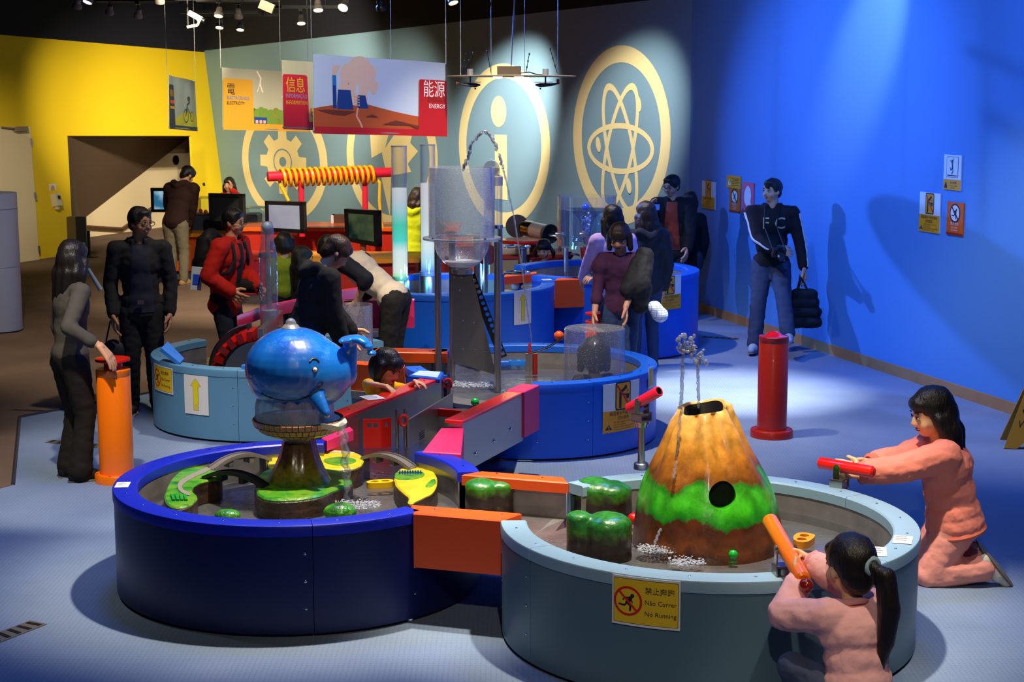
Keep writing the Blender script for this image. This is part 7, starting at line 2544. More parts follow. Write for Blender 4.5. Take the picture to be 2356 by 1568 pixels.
# ---- banners
WIRE = mat('steel_wire', (0.35, 0.35, 0.33), 0.4, 0.8)
def banner(name, label, q, ys, w, h, field, elems, wave=0.012):
 tl, tr, br, bl = PY(*q[0], ys[0]), PY(*q[1], ys[1]), PY(*q[2], ys[1]), PY(*q[3], ys[0])
 F = bilin(tl, tr, br, bl, w, h, wave)
 t = sign(name, label, 'banner', F, w, h, field, elems, th=0.006, step=w / 24, loc=(bl + br) / 2, lift=0.0015, base=0.002)
 for p in (tl, tr):
  MB().cyl(p - Vector((0, 0, 0.01)), Vector((p.x, p.y, 5.2)), 0.003, n=6).build('hanging_wire', WIRE, t)
 MB().cyl(F(-w / 2, -h / 2 + 0.02, 0.003), F(w / 2, -h / 2 + 0.02, 0.003), 0.012, n=8).build('bottom_bar', elems[-1][1] if False else mat('banner_bar', '#8a8680', 0.5), t)
 return t
SKY1 = mat('print_sky', '#c4d2e8', 0.7)
REDP = mat('print_red', '#b81016', 0.7)
w, h = 1.65, 0.72
x0, y0 = -w / 2, -h / 2
def pt(px, py):
 """print coordinates taken as fractions of the energy banner"""
 return (x0 + w * px, y0 + h * (1 - py))
def cloud(cx, cy, s):
 return [P_ell(*pt(cx + dx * s, cy + dy * s), w * r * s, w * r * s * 0.9, 20) for dx, dy, r in ((0, 0, 0.075), (0.07, -0.09, 0.08), (-0.02, 0.16, 0.06), (0.13, -0.04, 0.06), (0.0, 0.28, 0.045), (0.12, 0.08, 0.045))]
SMOKE = mat('print_smoke', '#e2c0ae', 0.7)
DBLUE = mat('print_dark_blue', '#123a86', 0.7)
MBLUE = mat('print_mid_blue', '#1c78c0', 0.7)
SOILP = mat('print_orange_soil', '#b4501c', 0.7)
SOILD = mat('print_brown', '#6a2c14', 0.7)
PALEP = mat('print_pale', '#e0a888', 0.7)
hill = [pt(0, .68), pt(.06, .655), (pt(.12, .635)), pt(.2, .63), pt(.3, .62), pt(.38, .60), pt(.48, .64), pt(.58, .68), pt(.70, .72), pt(.78, .74), pt(.78, .92), pt(0, .92)]
tower1 = [pt(.17, .68), pt(.165, .62), pt(.175, .43), pt(.268, .43), pt(.285, .68)]
tower2 = [pt(.31, .66), pt(.32, .49), pt(.375, .49), pt(.395, .66)]
banner('banner', 'energy banner with power station picture, largest of the hanging banners', [(717, 124), (1026, 145), (1026, 314), (720, 307)], (15.0, 16.2), w, h, SKY1, [
 ('printed_smoke', SMOKE, cloud(0.27, 0.24, 1.0) + cloud(0.37, 0.38, 0.55) + [P_poly([pt(.135, .25), pt(.14, .13), pt(.2, .12), pt(.185, .18), pt(.165, .25)])]),
 ('printed_hills', SOILP, [P_poly(hill)]),
 ('printed_towers', DBLUE, [P_poly(tower1), P_poly(tower2), P_rect(*pt(.135, .67), *pt(.163, .25))]),
 ('printed_chimney', MBLUE, [P_rect(*pt(.135, .38), *pt(.163, .25))]),
 ('printed_windows', PALEP, [P_rect(*pt(.292 + .014 * i, .63 - .035 * j), *pt(.302 + .014 * i, .61 - .035 * j)) for i in range(3) for j in range(4)]),
 ('printed_road', PALEP, [P_line([pt(.315, .66), pt(.305, .76), pt(.33, .84), pt(.345, .91)], 0.02)]),
 ('printed_dunes', SOILD, [P_poly([pt(.37, .77), pt(.42, .73), pt(.47, .77)]), P_poly([pt(.5, .86), pt(.6, .80), pt(.78, .87), pt(.78, .92), pt(.7, .86)]), P_poly([pt(.02, .70), pt(.1, .69), pt(.3, .70), pt(.22, .76), pt(.12, .75)])]),
 ('red_panel', REDP, [P_rrect(*pt(.77, .99), *pt(1.0, .24), 0.02), P_rect(*pt(0, 1.0), *pt(1.0, .91))]),
 ('chinese_lettering', WHITEP, [P_text('能源', *pt(.985, .45), h * 0.24, w * 0.18, 'r')]),
 ('portuguese_lettering', SOILD, [P_text('ENERGIA', *pt(.985, .53), h * 0.085, w * 0.16, 'r')]),
 ('english_lettering', WHITEP, [P_text('ENERGY', *pt(.985, .62), h * 0.085, w * 0.16, 'r')])])
w2_, h2_ = 1.6, 0.72
CRM = mat('print_cream', '#dcd8a8', 0.7)
YTXT = mat('print_yellow', '#f0d020', 0.7)
def ptb(px, py, w=w2_, h=h2_):
 return (-w / 2 + w * px, h / 2 - h * py)
banner('banner', 'information banner with a red panel, half hidden behind the energy banner', [(645, 138), (900, 152), (900, 306), (651, 297)], (17.0, 18.4), w2_, h2_, CRM, [
 ('red_panel', mat('print_pink_red', '#e82838', 0.7), [P_rrect(*ptb(0, .98), *ptb(.225, .2), 0.03), P_rect(*ptb(0, 1), *ptb(1, .88))]),
 ('chinese_lettering', YTXT, [P_text('信息', *ptb(.025, .44), h2_ * 0.24, w2_ * 0.17)]),
 ('portuguese_lettering', mat('print_light_blue', '#8aa8d8', 0.7), [P_text('INFORMAÇÃO', *ptb(.022, .54), h2_ * 0.085, w2_ * 0.19)]),
 ('english_lettering', YTXT, [P_text('INFORMATION', *ptb(.022, .635), h2_ * 0.085, w2_ * 0.19)]),
 ('printed_fence', mat('print_orange', '#e07818', 0.7), [P_rect(*ptb(.235, .80), *ptb(.5, .68))]), ('printed_grid', YTXT, [P_rect(*ptb(.245 + .03 * i, .73 + .055 * j), *ptb(.265 + .03 * i, .69 + .055 * j)) for i in range(3) for j in range(2)] + [P_rect(*ptb(.235, .88), *ptb(.6, .81))])])
GREYB = mat('print_grey_sky', '#a8a68c', 0.7)
OCHRE = mat('print_ochre', '#c8931c', 0.7)
TREEC = [mat('print_tree_' + n, c, 0.7) for n, c in (('green', '#3c6a20'), ('olive', '#7a7a24'), ('orange', '#b06a28'), ('lime', '#6a8a2c'))]
rt = random.Random(5)
trees = [[], [], [], []]
for i in range(46):
 trees[i % 4].append(P_ell(*ptb(.34 + .66 * rt.random(), .68 + .19 * rt.random(), 1.4, .72), 0.05 + 0.03 * rt.random(), 0.05 + 0.02 * rt.random(), 14))
we, he = 1.4, 0.72
banner('banner', 'electricity banner with lightning over autumn trees', [(508, 155), (709, 168), (712, 303), (511, 298)], (20.0, 21.0), we, he, GREYB, [
 ('lightning', mat('print_lightning', '#e0dcc0', 0.7), [P_line([ptb(.40, .03, we, he), ptb(.44, .14, we, he), ptb(.43, .24, we, he), ptb(.46, .36, we, he)], 0.022), P_line([ptb(.43, .22, we, he), ptb(.40, .36, we, he)], 0.012), P_line([ptb(.86, .03, we, he), ptb(.8, .2, we, he), ptb(.86, .22, we, he), ptb(.68, .42, we, he), ptb(.7, .5, we, he)], 0.02)]),
 *[('printed_trees', TREEC[i], trees[i]) for i in range(4)],
 ('printed_house', DBLUE, [P_rect(*ptb(.69, .72, we, he), *ptb(.78, .5, we, he)), P_rect(*ptb(.35, .92, we, he), *ptb(.5, .78, we, he))]),
 ('printed_windows', PALEP, [P_rect(*ptb(.7 + .025 * i, .55 + .04 * j, we, he), *ptb(.715 + .025 * i, .53 + .04 * j, we, he)) for i in range(3) for j in range(4)] + [P_rect(*ptb(.365 + .045 * i, .88, we, he), *ptb(.395 + .045 * i, .83, we, he)) for i in range(3)]),
 ('yellow_panel', OCHRE, [P_rrect(*ptb(0, .99, we, he), *ptb(.345, .17, we, he), 0.03), P_rect(*ptb(0, 1, we, he), *ptb(1, .89, we, he))]),
 ('chinese_lettering', INK, [P_text('電', *ptb(.045, .41, we, he), he * 0.2)]),
 ('portuguese_lettering', MBLUE, [P_text('ELECTRICIDADE', *ptb(.04, .5, we, he), he * 0.07, we * 0.27)]),
 ('english_lettering', INK, [P_text('ELECTRICITY', *ptb(.04, .585, we, he), he * 0.07, we * 0.25)])], wave=0.015)
wl, hl = 1.3, 0.72
banner('banner', 'small turned banner with a bicycle picture, furthest left', [(384, 172), (450, 187), (453, 302), (388, 296)], (22.0, 23.6), wl, hl, mat('print_pale_grey', '#98a8a4', 0.7), [
 ('printed_field', mat('print_green', '#b8b828', 0.7), [P_poly([ptb(.2, .8, wl, hl), ptb(.45, .68, wl, hl), ptb(.75, .62, wl, hl), ptb(1, .7, wl, hl), ptb(1, .93, wl, hl), ptb(.2, .93, wl, hl)])]),
 ('printed_cyclist', INK, [P_ring(*ptb(.6, .72, wl, hl), 0.08, 0.1, 24), P_ring(*ptb(.78, .72, wl, hl), 0.06, 0.075, 24), P_line([ptb(.6, .72, wl, hl), ptb(.64, .5, wl, hl), ptb(.7, .45, wl, hl), ptb(.68, .4, wl, hl)], 0.03), P_line([ptb(.64, .55, wl, hl), ptb(.76, .72, wl, hl)], 0.02), P_ell(*ptb(.68, .38, wl, hl), 0.05, 0.035)]),
 ('dark_panel', mat('print_slate', '#1c2c48', 0.7), [P_rrect(*ptb(0, .98, wl, hl), *ptb(.2, .17, wl, hl), 0.02), P_rect(*ptb(0, 1, wl, hl), *ptb(1, .92, wl, hl))]),
 ('lettering', OCHRE, [P_text('機械', *ptb(.02, .38, wl, hl), hl * 0.15, wl * 0.16), P_rect(*ptb(.02, .62, wl, hl), *ptb(.18, .57, wl, hl))]),
 ('red_lettering', INKR, [P_rect(*ptb(.02, .52, wl, hl), *ptb(.18, .46, wl, hl))])])
# ================================================================== furniture at the back, lamps, small things
BROWNC = mat('counter_orange', '#e8600c', 0.4, coat=0.2)
COUNTY = mat('counter_yellow_orange', '#f59a12', 0.4)
MAG = mat('magenta_laminate', '#c8103c', 0.4)
CRED2 = mat('counter_red', '#c4280f', 0.4)
DKB = mat('dark_blue_laminate', '#1c2c40', 0.45)
def cabinet(label, x0, x1, y0, y1, h, body, topm, doors=2, bulge=0.0, kick=0.1):
 t = thing('display_counter', label, 'counter', ((x0 + x1) / 2, (y0 + y1) / 2, 0))
 MB().box(x0 + 0.05, x1 - 0.05, y0 + 0.06, y1 - 0.03, 0, kick).build('plinth', mat('plinth_steel', (0.2, 0.19, 0.18), 0.4, 0.6), t)
 MB().box(x0, x1, y0 + 0.012, y1, kick, h - 0.05).build('carcass', body, t)
 dw = (x1 - x0) / doors
 for i in range(doors):
  d = MB().box(x0 + dw * i + 0.004, x0 + dw * (i + 1) - 0.004, y0, y0 + 0.013, kick + 0.004, h - 0.056).build('door', body, t)
  MB().ell((x0 + dw * (i + 1) - 0.06, y0 - 0.004, h - 0.14), 0.01, 8, 6).build('lock', CHROME, d)
 b = MB()
 n = 14
 fr = [(x0 - 0.05 + (x1 - x0 + 0.1) * i / n, y0 - 0.05 - bulge * math.sin(PI * i / n)) for i in range(n + 1)]
 b.prism(fr + [(x1 + 0.05, y1), (x0 - 0.05, y1)], h - 0.05, h, 0.008)
 b.build('worktop', topm, t)
 return t
a = PZ(400, 642, 0)
cabinet('orange counter cabinet under the brown hooded man', -4.75, -3.55, 22.35, 23.2, 0.64, BROWNC, COUNTY, 2, 0.12)
t = thing('display_console', 'dark blue console with a red basin on the orange counter', 'console', (-4.1, 23.0, 0.64))
MB().prism([(-4.7, 22.75), (-3.6, 22.75), (-3.6, 23.2), (-4.7, 23.2)], 0.64, 0.86, 0.02).build('console_body', DKB, t)
MB().lathe((-4.15, 22.98, 0), [(0.0005, 0.86), (0.2, 0.86), (0.2, 0.875), (0.14, 0.875), (0.12, 0.865), (0.0005, 0.865)], 28, closed=False).build('red_basin', RED, t)
cabinet('magenta cabinet with steel kick plate behind the clear rocket tube', -3.38, -1.9, 19.55, 20.2, 0.60, MAG, CRED2, 4, 0.0, 0.12)
cabinet('dark red counter behind the leaning man', -2.35, -1.05, 17.3, 18.0, 0.80, CRED2, COUNTY, 2, 0.08)
cabinet('long orange counter below the yellow coil', -3.6, -0.75, 21.3, 22.2, 0.80, CRED2, BROWNC, 5, 0.0)
cabinet('red and orange counter behind the second light column', -1.15, -0.3, 19.4, 20.2, 0.78, CRED2, BROWNC, 2, 0.05)
cabinet('low cream fronted red topped counter behind the pigtail girl', -0.25, 0.62, 18.7, 19.4, 0.70, mat('cream_panel', '#b8a88a', 0.5), CRED2, 2, 0.0)
t = thing('red_round_table', 'red round topped stool table behind the pigtail girl', 'table', (0.12, 18.4, 0))
MB().lathe((0.12, 18.4, 0), [(0.0005, 0.86), (0.26, 0.86), (0.27, 0.88), (0.26, 0.9), (0.0005, 0.9)], 32, closed=False).build('table_top', RED, t)
MB().cyl((0.12, 18.4, 0.02), (0.12, 18.4, 0.86), 0.05, n=16).build('pedestal', STEEL, t)
MB().lathe((0.12, 18.4, 0), [(0.0005, 0), (0.18, 0), (0.18, 0.02), (0.0005, 0.025)], 24, closed=False).build('foot', STEEL, t)
# horn telescope
t = thing('whisper_horn', 'black and white horn tube on a stand above the red table', 'horn', (0.25, 18.75, 0.7))
hA, hB = PY(1208, 524, 19.2), PY(1266, 538, 18.6)
R = rot_to(hB - hA)
L_ = (hB - hA).length
MB().lathe(hA, [(0.0005, 0), (0.09, 0), (0.1, 0.05), (0.1, L_ * 0.4), (0.095, L_ * 0.4), (0.095, 0.1)], 28, closed=False, R=R).build('black_tube', mat('black_gloss', (0.01, 0.01, 0.01), 0.15, coat=0.6), t)
MB().lathe(hA, [(0.098, L_ * 0.4), (0.098, L_ * 0.95), (0.09, L_ * 0.95), (0.09, L_ * 0.4)], 28, closed=True, R=R).build('white_band', mat('band_white', '#e8d8c8', 0.3, coat=0.4), t)
MB().lathe(hA, [(0.0005, L_ * 0.9), (0.10, L_ * 0.9), (0.115, L_), (0.105, L_ * 1.01), (0.0005, L_ * 0.93)], 28, closed=False, R=R).build('black_mouth', BLACK, t)
MB().cyl((hA.x + 0.1, hA.y - 0.2, 0.7), (hA.x + 0.1, hA.y - 0.2, hA.z), 0.05, n=14).build('stand', mat('horn_stand', '#6a5a50', 0.5), t)
b = MB()
b.tube([hB + Vector((0, 0, -0.02)), hB + Vector((0.06, -0.02, -0.02)), hB + Vector((0.11, -0.02, -0.08)), hB + Vector((0.11, -0.02, -0.2))], 0.022, 10)
b.build('ear_pipe', STEEL, t)
p = PY(1190, 520, 19.3)
t = thing('dish_mirror', 'brown round disc on a stalk left of the horn tube', 'disc', (p.x, p.y, 0.7))
MB().cyl(p + Vector((0, 0.02, 0)), p - Vector((0, 0.01, 0)), 0.14, n=28).build('disc', mat('disc_brown', '#4a3428', 0.3), t)
MB().cyl((p.x, p.y + 0.02, 0.7), (p.x, p.y + 0.02, p.z), 0.025, n=10).build('stalk', mat('horn_stand', '#6a5a50', 0.5), t)
# monitors
def screen_mat(name, c1, c2, strength, scale=2.0):
 if name in MATS:
  return MATS[name]
 m = bpy.data.materials.new(name)
 m.use_nodes = True
 nt = m.node_tree
 nt.nodes.clear()
 out = nt.nodes.new('ShaderNodeOutputMaterial')
 em = nt.nodes.new('ShaderNodeEmission')
 em.inputs[1].default_value = strength
 tc = nt.nodes.new('ShaderNodeTexCoord')
 n = nt.nodes.new('ShaderNodeTexNoise')
 n.inputs['Scale'].default_value = scale
 n.inputs['Detail'].default_value = 3
 r = nt.nodes.new('ShaderNodeValToRGB')
 r.color_ramp.elements[0].position = 0.38
 r.color_ramp.elements[1].position = 0.62
 r.color_ramp.elements[0].color = (*lin(c1), 1)
 r.color_ramp.elements[1].color = (*lin(c2), 1)
 L = nt.links.new
 L(tc.outputs['Object'], n.inputs['Vector'])
 L(n.outputs['Fac'], r.inputs['Fac'])
 L(r.outputs['Color'], em.inputs[0])
 L(em.outputs[0], out.inputs[0])
 MATS[name] = m
 return m
FRAME = mat('monitor_frame', (0.012, 0.010, 0.009), 0.35)
def monitor(label, q, ys, sm, foot_z, pole=True):
 tl, tr, br, bl = PY(*q[0], ys[0]), PY(*q[1], ys[1]), PY(*q[2], ys[1]), PY(*q[3], ys[0])
 W_, H_ = (tr - tl).length, (tl - bl).length
 F = bilin(tl, tr, br, bl, W_, H_)
 c = (tl + br) / 2
 t = thing('monitor', label, 'monitor', (c.x, c.y, min(bl.z, br.z)))
 fr = 0.045
 b = MB()
 for x0_, x1_, y0_, y1_ in ((-W_ / 2, W_ / 2, H_ / 2 - fr, H_ / 2), (-W_ / 2, W_ / 2, -H_ / 2, -H_ / 2 + fr), (-W_ / 2, -W_ / 2 + fr, -H_ / 2, H_ / 2), (W_ / 2 - fr * 1.3, W_ / 2, -H_ / 2, H_ / 2)):
  vs = [F(x, y, k) for k in (-0.05, 0.02) for x, y in ((x0_, y0_), (x1_, y0_), (x1_, y1_), (x0_, y1_))]
  b.add(vs, [(3, 2, 1, 0), (4, 5, 6, 7), (0, 1, 5, 4), (1, 2, 6, 5), (2, 3, 7, 6), (3, 0, 4, 7)])
 b.build('frame', FRAME, t, smooth=0)
 b = MB()
 vs = [F(x, y, k) for k in (-0.05, -0.04) for x, y in ((-W_ / 2, -H_ / 2), (W_ / 2, -H_ / 2), (W_ / 2, H_ / 2), (-W_ / 2, H_ / 2))]
 b.add(vs, [(3, 2, 1, 0), (4, 5, 6, 7), (0, 1, 5, 4), (1, 2, 6, 5), (2, 3, 7, 6), (3, 0, 4, 7)])
 b.build('back_cover', FRAME, t, smooth=0)
 b = MB()
 b.add([F(x, y, 0.004) for x, y in ((-W_ / 2 + fr, -H_ / 2 + fr), (W_ / 2 - fr, -H_ / 2 + fr), (W_ / 2 - fr, H_ / 2 - fr), (-W_ / 2 + fr, H_ / 2 - fr))], [(0, 1, 2, 3)])
 b.build('screen', sm, t, smooth=0)
 if pole:
  MB().cyl((c.x, c.y + 0.08, foot_z), (c.x, c.y + 0.08, c.z), 0.035, n=12).build('pole', mat('monitor_pole', '#a0522a', 0.5), t)
 return t
monitor('lit monitor with a bright bluish picture behind the brown hooded man', [(347, 432), (446, 432), (446, 488), (349, 488)], (23.4, 23.3), screen_mat('screen_blue', '#2c6a90', '#c8f0ff', 0.9, 2.2), 0.86)
monitor('dark switched off monitor below the girl in red', [(481, 444), (560, 446), (562, 510), (483, 507)], (21.5, 21.3), mat('screen_off', '#23282a', 0.25), 0.6)
monitor('monitor showing a pale grey picture behind the rocket tube', [(611, 462), (700, 464), (702, 537), (613, 531)], (19.5, 19.3), screen_mat('screen_grey', '#b4b0c4', '#d6d4d8', 0.62, 1.5), 0.6)
monitor('tilted monitor with a dim greenish picture behind the leaning man', [(794, 480), (871, 484), (873, 568), (797, 554)], (17.6, 17.35), screen_mat('screen_green', '#18302c', '#6a7a50', 0.5, 2.6), 0.8)
# coil on its red frame
c0_, c1_ = PY(616, 406, 20.3), PY(900, 396, 20.9)
t = thing('coil_frame', 'red bar on two red posts holding the yellow coil', 'frame', (c0_.x, c0_.y, 0.8))
COILR = mat('coil_red', '#e0243c', 0.35, coat=0.2)
MB().cyl(c0_, c1_, 0.062, n=22).build('bar', COILR, t)
for u in (691, 838):
 f = (u - 616) / 284
 p = c0_.lerp(c1_, f)
 MB().cyl((p.x, p.y, 0.75), (p.x, p.y, p.z), 0.038, n=14).build('post', COILR, t)
d_ = (c1_ - c0_).normalized()
R = rot_to(d_)
b = MB()
pts = []
turns = 17
f0, f1 = 0.10, 0.86
N_ = turns * 16
hel = []
for i in range(N_ + 1):
 a = 2 * PI * i / 16
 p = c0_.lerp(c1_, f0 + (f1 - f0) * i / N_) + R @ Vector((0.105 * math.cos(a), 0.105 * math.sin(a), 0))
 hel.append(p - Vector((0, 0, 0.02)))
tail1 = [PY(u, v, 20.75) for u, v in ((874, 420), (873, 460), (876, 500), (880, 525))]
tail0 = [PY(u, v, 20.35) for u, v in ((664, 462), (655, 444), (646, 428))]
b.tube(tail0 + hel + tail1, 0.021, 8)
b.build('yellow_coil', mat('yellow_cable', '#f2b60a', 0.3, coat=0.4), None, label='thick yellow cable coiled around the red bar', cat='coil')
# glass cases and bulbs
def glass_case(label, u0, u1, v0, v1, y, dep=0.45):
 p0, p1 = PY(u0, v0, y), PY(u1, v1, y)
 t = thing('glass_case', label, 'glass case', ((p0.x + p1.x) / 2, y + dep / 2, p1.z))
 gm = clear_mat('case_glass', (0.9, 0.97, 0.95), gloss=0.05, haze=0.02)
 MB().box(p0.x, p1.x, y, y + 0.006, p1.z, p0.z).build('front_pane', gm, t)
 MB().box(p0.x, p0.x + 0.006, y, y + dep, p1.z, p0.z).build('side_pane', gm, t)
 MB().box(p1.x - 0.006, p1.x, y, y + dep, p1.z, p0.z).build('side_pane', gm, t)
 MB().box(p0.x, p1.x, y, y + dep, p0.z - 0.006, p0.z).build('top_pane', mat('glass_edge', '#5f9488', 0.2), t)
 return t
glass_case('glass case on the far orange counter, left of the coil frame', 560, 608, 478, 545, 22.2)
glass_case('glass case with lit bulbs inside on the far orange counter', 706, 792, 545, 585, 21.4)
glass_case('glass case behind the dark monitor by the yellow wall', 448, 500, 455, 500, 23.5)
for (u, lb) in ((747, 'larger lit bulb inside the glass case'), (766, 'smaller lit bulb inside the glass case')):
 p = PY(u, 562, 21.6)
 t = thing('light_bulb', lb, 'light bulb', (p.x, p.y, p.z - 0.05))
 MB().ell(p, (0.028, 0.028, 0.038), 14, 10).build('glass_globe', mat('bulb_glow', '#ffd890', 0.3, emit=6.0), t)
 MB().cyl(p - Vector((0, 0, 0.06)), p - Vector((0, 0, 0.03)), 0.014, n=10).build('cap', CHROME, t)
for k, (u, v, c_, lb) in enumerate(((727, 556, '#8a1420', 'dark red box in the glass case left of the bulbs'), (758, 552, '#8a1420', 'dark red box in the glass case between the bulbs'), (786, 548, '#7a1a1c', 'dark red box at the right end of the glass case'))):
 p = PY(u, v + 14, 21.75)
 t = thing('meter_box', lb, 'box', (p.x, p.y, p.z - 0.05))
 MB().obox(p, (0.09, 0.08, 0.1)).build('case', mat('box_' + c_, c_, 0.5), t)
 MB().obox(p + Vector((0, -0.041, 0.02)), (0.06, 0.004, 0.035)).build('dial', WHITEP, t)
p = PY(769, 560, 22.0)
t = thing('brown_cabinet', 'small brown and white cabinet standing on the far counter', 'cabinet', (p.x, p.y, 0.8))
q1_, q2_ = PY(768, 528, 22.0), PY(794, 585, 22.0)
MB().box(q1_.x - 0.03, q2_.x, 22.0, 22.2, 0.8, q1_.z + 0.2).build('case', mat('cabinet_brown', '#5a3a28', 0.5), t)
MB().box(q1_.x - 0.035, q1_.x, 21.99, 22.2, 0.8, q1_.z + 0.2).build('white_edge', WHITEP, t)
p = PY(462, 490, 22.9)
for k, (dx, dz, c_) in enumerate(((0, 0, '#c83020'), (0.07, -0.01, '#e04828'), (-0.07, 0.02, '#b8a080'))):
 MB().cyl(p + Vector((dx, 0, -0.12)), p + Vector((dx, 0, dz + 0.02)), 0.02, 0.012, 10).ell(p + Vector((dx, 0, dz + 0.03)), 0.03, 10, 8).build('model_figure', mat('figure_' + c_, c_, 0.5), None, label=('red model figure on the blue console, middle of three', 'orange red model figure on the blue console, right of three', 'tan model figure on the blue console, left of three')[k], cat='model figure')
# left edge kiosk
KX, KY = PY(-8, 700, 17.3).x, 17.3
t = thing('white_kiosk', 'white round kiosk at the left edge of the hall', 'kiosk', (KX, KY, 0))
WK = mat('kiosk_white', '#9ea8c2', 0.4)
MB().lathe((KX, KY, 0), [(0.265, 0.02), (0.265, 0.70), (0.26, 0.703), (0.26, 0.706), (0.265, 0.709), (0.265, 1.50), (0.0005, 1.50)], 48, closed=False).build('kiosk_body', WK, t, smooth=40)
MB().lathe((KX, KY, 0), [(0.0005, 0), (0.25, 0), (0.25, 0.02)], 40, closed=False).build('kiosk_foot', BLACK, t)
MB().lathe((KX, KY, 0), [(0.266, 1.33), (0.268, 1.33), (0.268, 1.335), (0.266, 1.335)], 48, closed=True).build('seam_band', mat('kiosk_seam', '#6a7284', 0.5), t)
# barrier, soap dispenser and notice at the yellow wall
p = PZ(205, 592, 0)
t = thing('queue_barrier', 'dark belt barrier post in front of the alcove', 'barrier', p)
MB().lathe((p.x, p.y, 0), [(0.0005, 0), (0.16, 0), (0.16, 0.02), (0.03, 0.035), (0.03, 0.42), (0.0005, 0.42)], 24, closed=False).build('post', BLACK, t)
MB().box(p.x - 0.2, p.x + 0.01, p.y - 0.02, p.y + 0.02, 0.36, 0.41).build('belt', mat('belt_teal', '#2a7a70', 0.6), t)
p = PZ(178, 592, 0)
t = thing('info_stand', 'dark tall information stand by the alcove corner', 'stand', p)
MB().box(p.x - 0.09, p.x + 0.13, p.y - 0.2, p.y, 0, 0.65).build('stand_body', mat('stand_olive', '#5a4a14', 0.6), t)
MB().box(p.x + 0.06, p.x + 0.22, p.y - 0.24, p.y - 0.2, 0.1, 0.66).build('dark_panel', BLACK, t)
MB().box(p.x + 0.08, p.x + 0.2, p.y - 0.246, p.y - 0.24, 0.12, 0.26).build('teal_label', mat('teal_label', '#1c7890', 0.5), t)
p = ony(124, 461)
t = thing('soap_dispenser', 'white hand gel dispenser on the yellow wall', 'dispenser', p)
MB().obox(p + NY * 0.05, (0.12, 0.1, 0.2), rot_to(NY) @ Matrix.Rotation(PI / 2, 3, 'X')).build('dispenser_body', mat('dispenser_white', '#d8d0b8', 0.4), t)
MB().obox(p + NY * 0.105 + Vector((0, 0, 0.03)), (0.04, 0.02, 0.06)).build('window', BLACK, t)
MB().cyl(p + NY * 0.06 - Vector((0, 0, 0.15)), p + NY * 0.06 - Vector((0, 0, 0.08)), 0.04, 0.05, 12).build('nozzle', mat('dispenser_white', '#d8d0b8', 0.4), t)
p = ony(121, 435)
ex_ = Vector((EY.x, EY.y, 0)).normalized()
sign('wall_notice', 'small green and white notice above the hand gel dispenser', 'sign', flat(p, ex_, (0, 0, 1), NY), 0.17, 0.17, WHITEP, [('printed_disc', mat('notice_tan', '#c8a070', 0.6), [P_ell(0, 0, 0.05, 0.06)]), ('printed_edge', mat('notice_green', '#7a9a50', 0.6), [P_rect(-0.08, -0.08, 0.08, -0.06)])], loc=p)
p = ony(468, 424)
MB().cyl(p, p + NY * 0.02, 0.03, n=14).build('wall_sensor', BLACK, None, label='small black round sensor on the yellow wall near the corner', cat='sensor')
# floor grilles
def grille(label, q):
 pts = [PZ(u, v, 0) for u, v in q]
 c = sum(pts, Vector()) / 4
 t = thing('floor_grille', label, 'floor grille', c)
 b = MB().prism([(p.x, p.y) for p in pts], 0.0, 0.004)
 b.build('grille_frame', mat('grille_metal', (0.22, 0.2, 0.18), 0.5, 0.5), t)
 for k in range(6):
  f0_, f1_ = (k + 0.25) / 6, (k + 0.75) / 6
  a, b_ = pts[0].lerp(pts[1], f0_), pts[0].lerp(pts[1], f1_)
  c_, d = pts[3].lerp(pts[2], f1_), pts[3].lerp(pts[2], f0_)
  m_ = (a + b_ + c_ + d) / 4
  MB().prism([(m_.x + (p.x - m_.x) * 0.8, m_.y + (p.y - m_.y) * 0.7) for p in (a, b_, c_, d)], 0.003, 0.006).build('slot', BLACK, t)
 return t
grille('floor grille under the feet of the woman in grey', [(104, 1018), (222, 1030), (230, 1022), (118, 1012)])
grille('floor grille in the bottom left corner', [(-40, 1494), (108, 1436), (70, 1428), (-60, 1476)])
grille('dark floor grille by the foot of the blue wall', [(1612, 776), (1698, 782), (1700, 778), (1618, 773)])
# wet floor sign at the right edge
p = PZ(2350, 1022, 0)
t = thing('wet_floor_sign', 'yellow brown folding wet floor sign at the right edge', 'wet floor sign', p)
WFM = mat('wet_sign_yellow', '#c08418', 0.5)
exw = Vector((0.98, -0.2, 0)).normalized()
for s in (1, -1):
 yv = Vector((0.2, 0.98, 0)) * s
 Fw = bilin(p + exw * 0.06 + yv * 0.02 + Vector((0, 0, 0.58)), p + exw * 0.34 + yv * 0.02 + Vector((0, 0, 0.58)), p + exw * 0.38 + yv * 0.16, p + exw * -0.14 + yv * 0.16, 0.4, 0.58)
 b = MB()
 outl = [(-0.2, 0.29), (0.2, 0.29), (0.2, -0.29), (0.13, -0.29), (0.09, -0.23), (-0.09, -0.23), (-0.13, -0.29), (-0.2, -0.29)]
 k_n = len(outl)
 for kk in (0.0, 0.02):
  vs, fs = P_poly(outl)
  b.add([Fw(x, y, kk) for x, y in vs], fs)
 b.add([Fw(x, y, kk) for kk in (0, 0.02) for x, y in outl], [(i, (i + 1) % k_n, k_n + (i + 1) % k_n, k_n + i) for i in range(k_n)])
 b.build('leaf', WFM, t, smooth=0)
 if s == -1:
  for st, y_ in (('CAUTION', -0.04), ('WET FLOOR', -0.14)):
   b = MB()
   vs, fs = P_text(st, -0.17, y_, 0.075, 0.34)
   b.add([Fw(x, y, 0.0215) for x, y in vs], fs)
   b.build('lettering', INK, t, smooth=0)
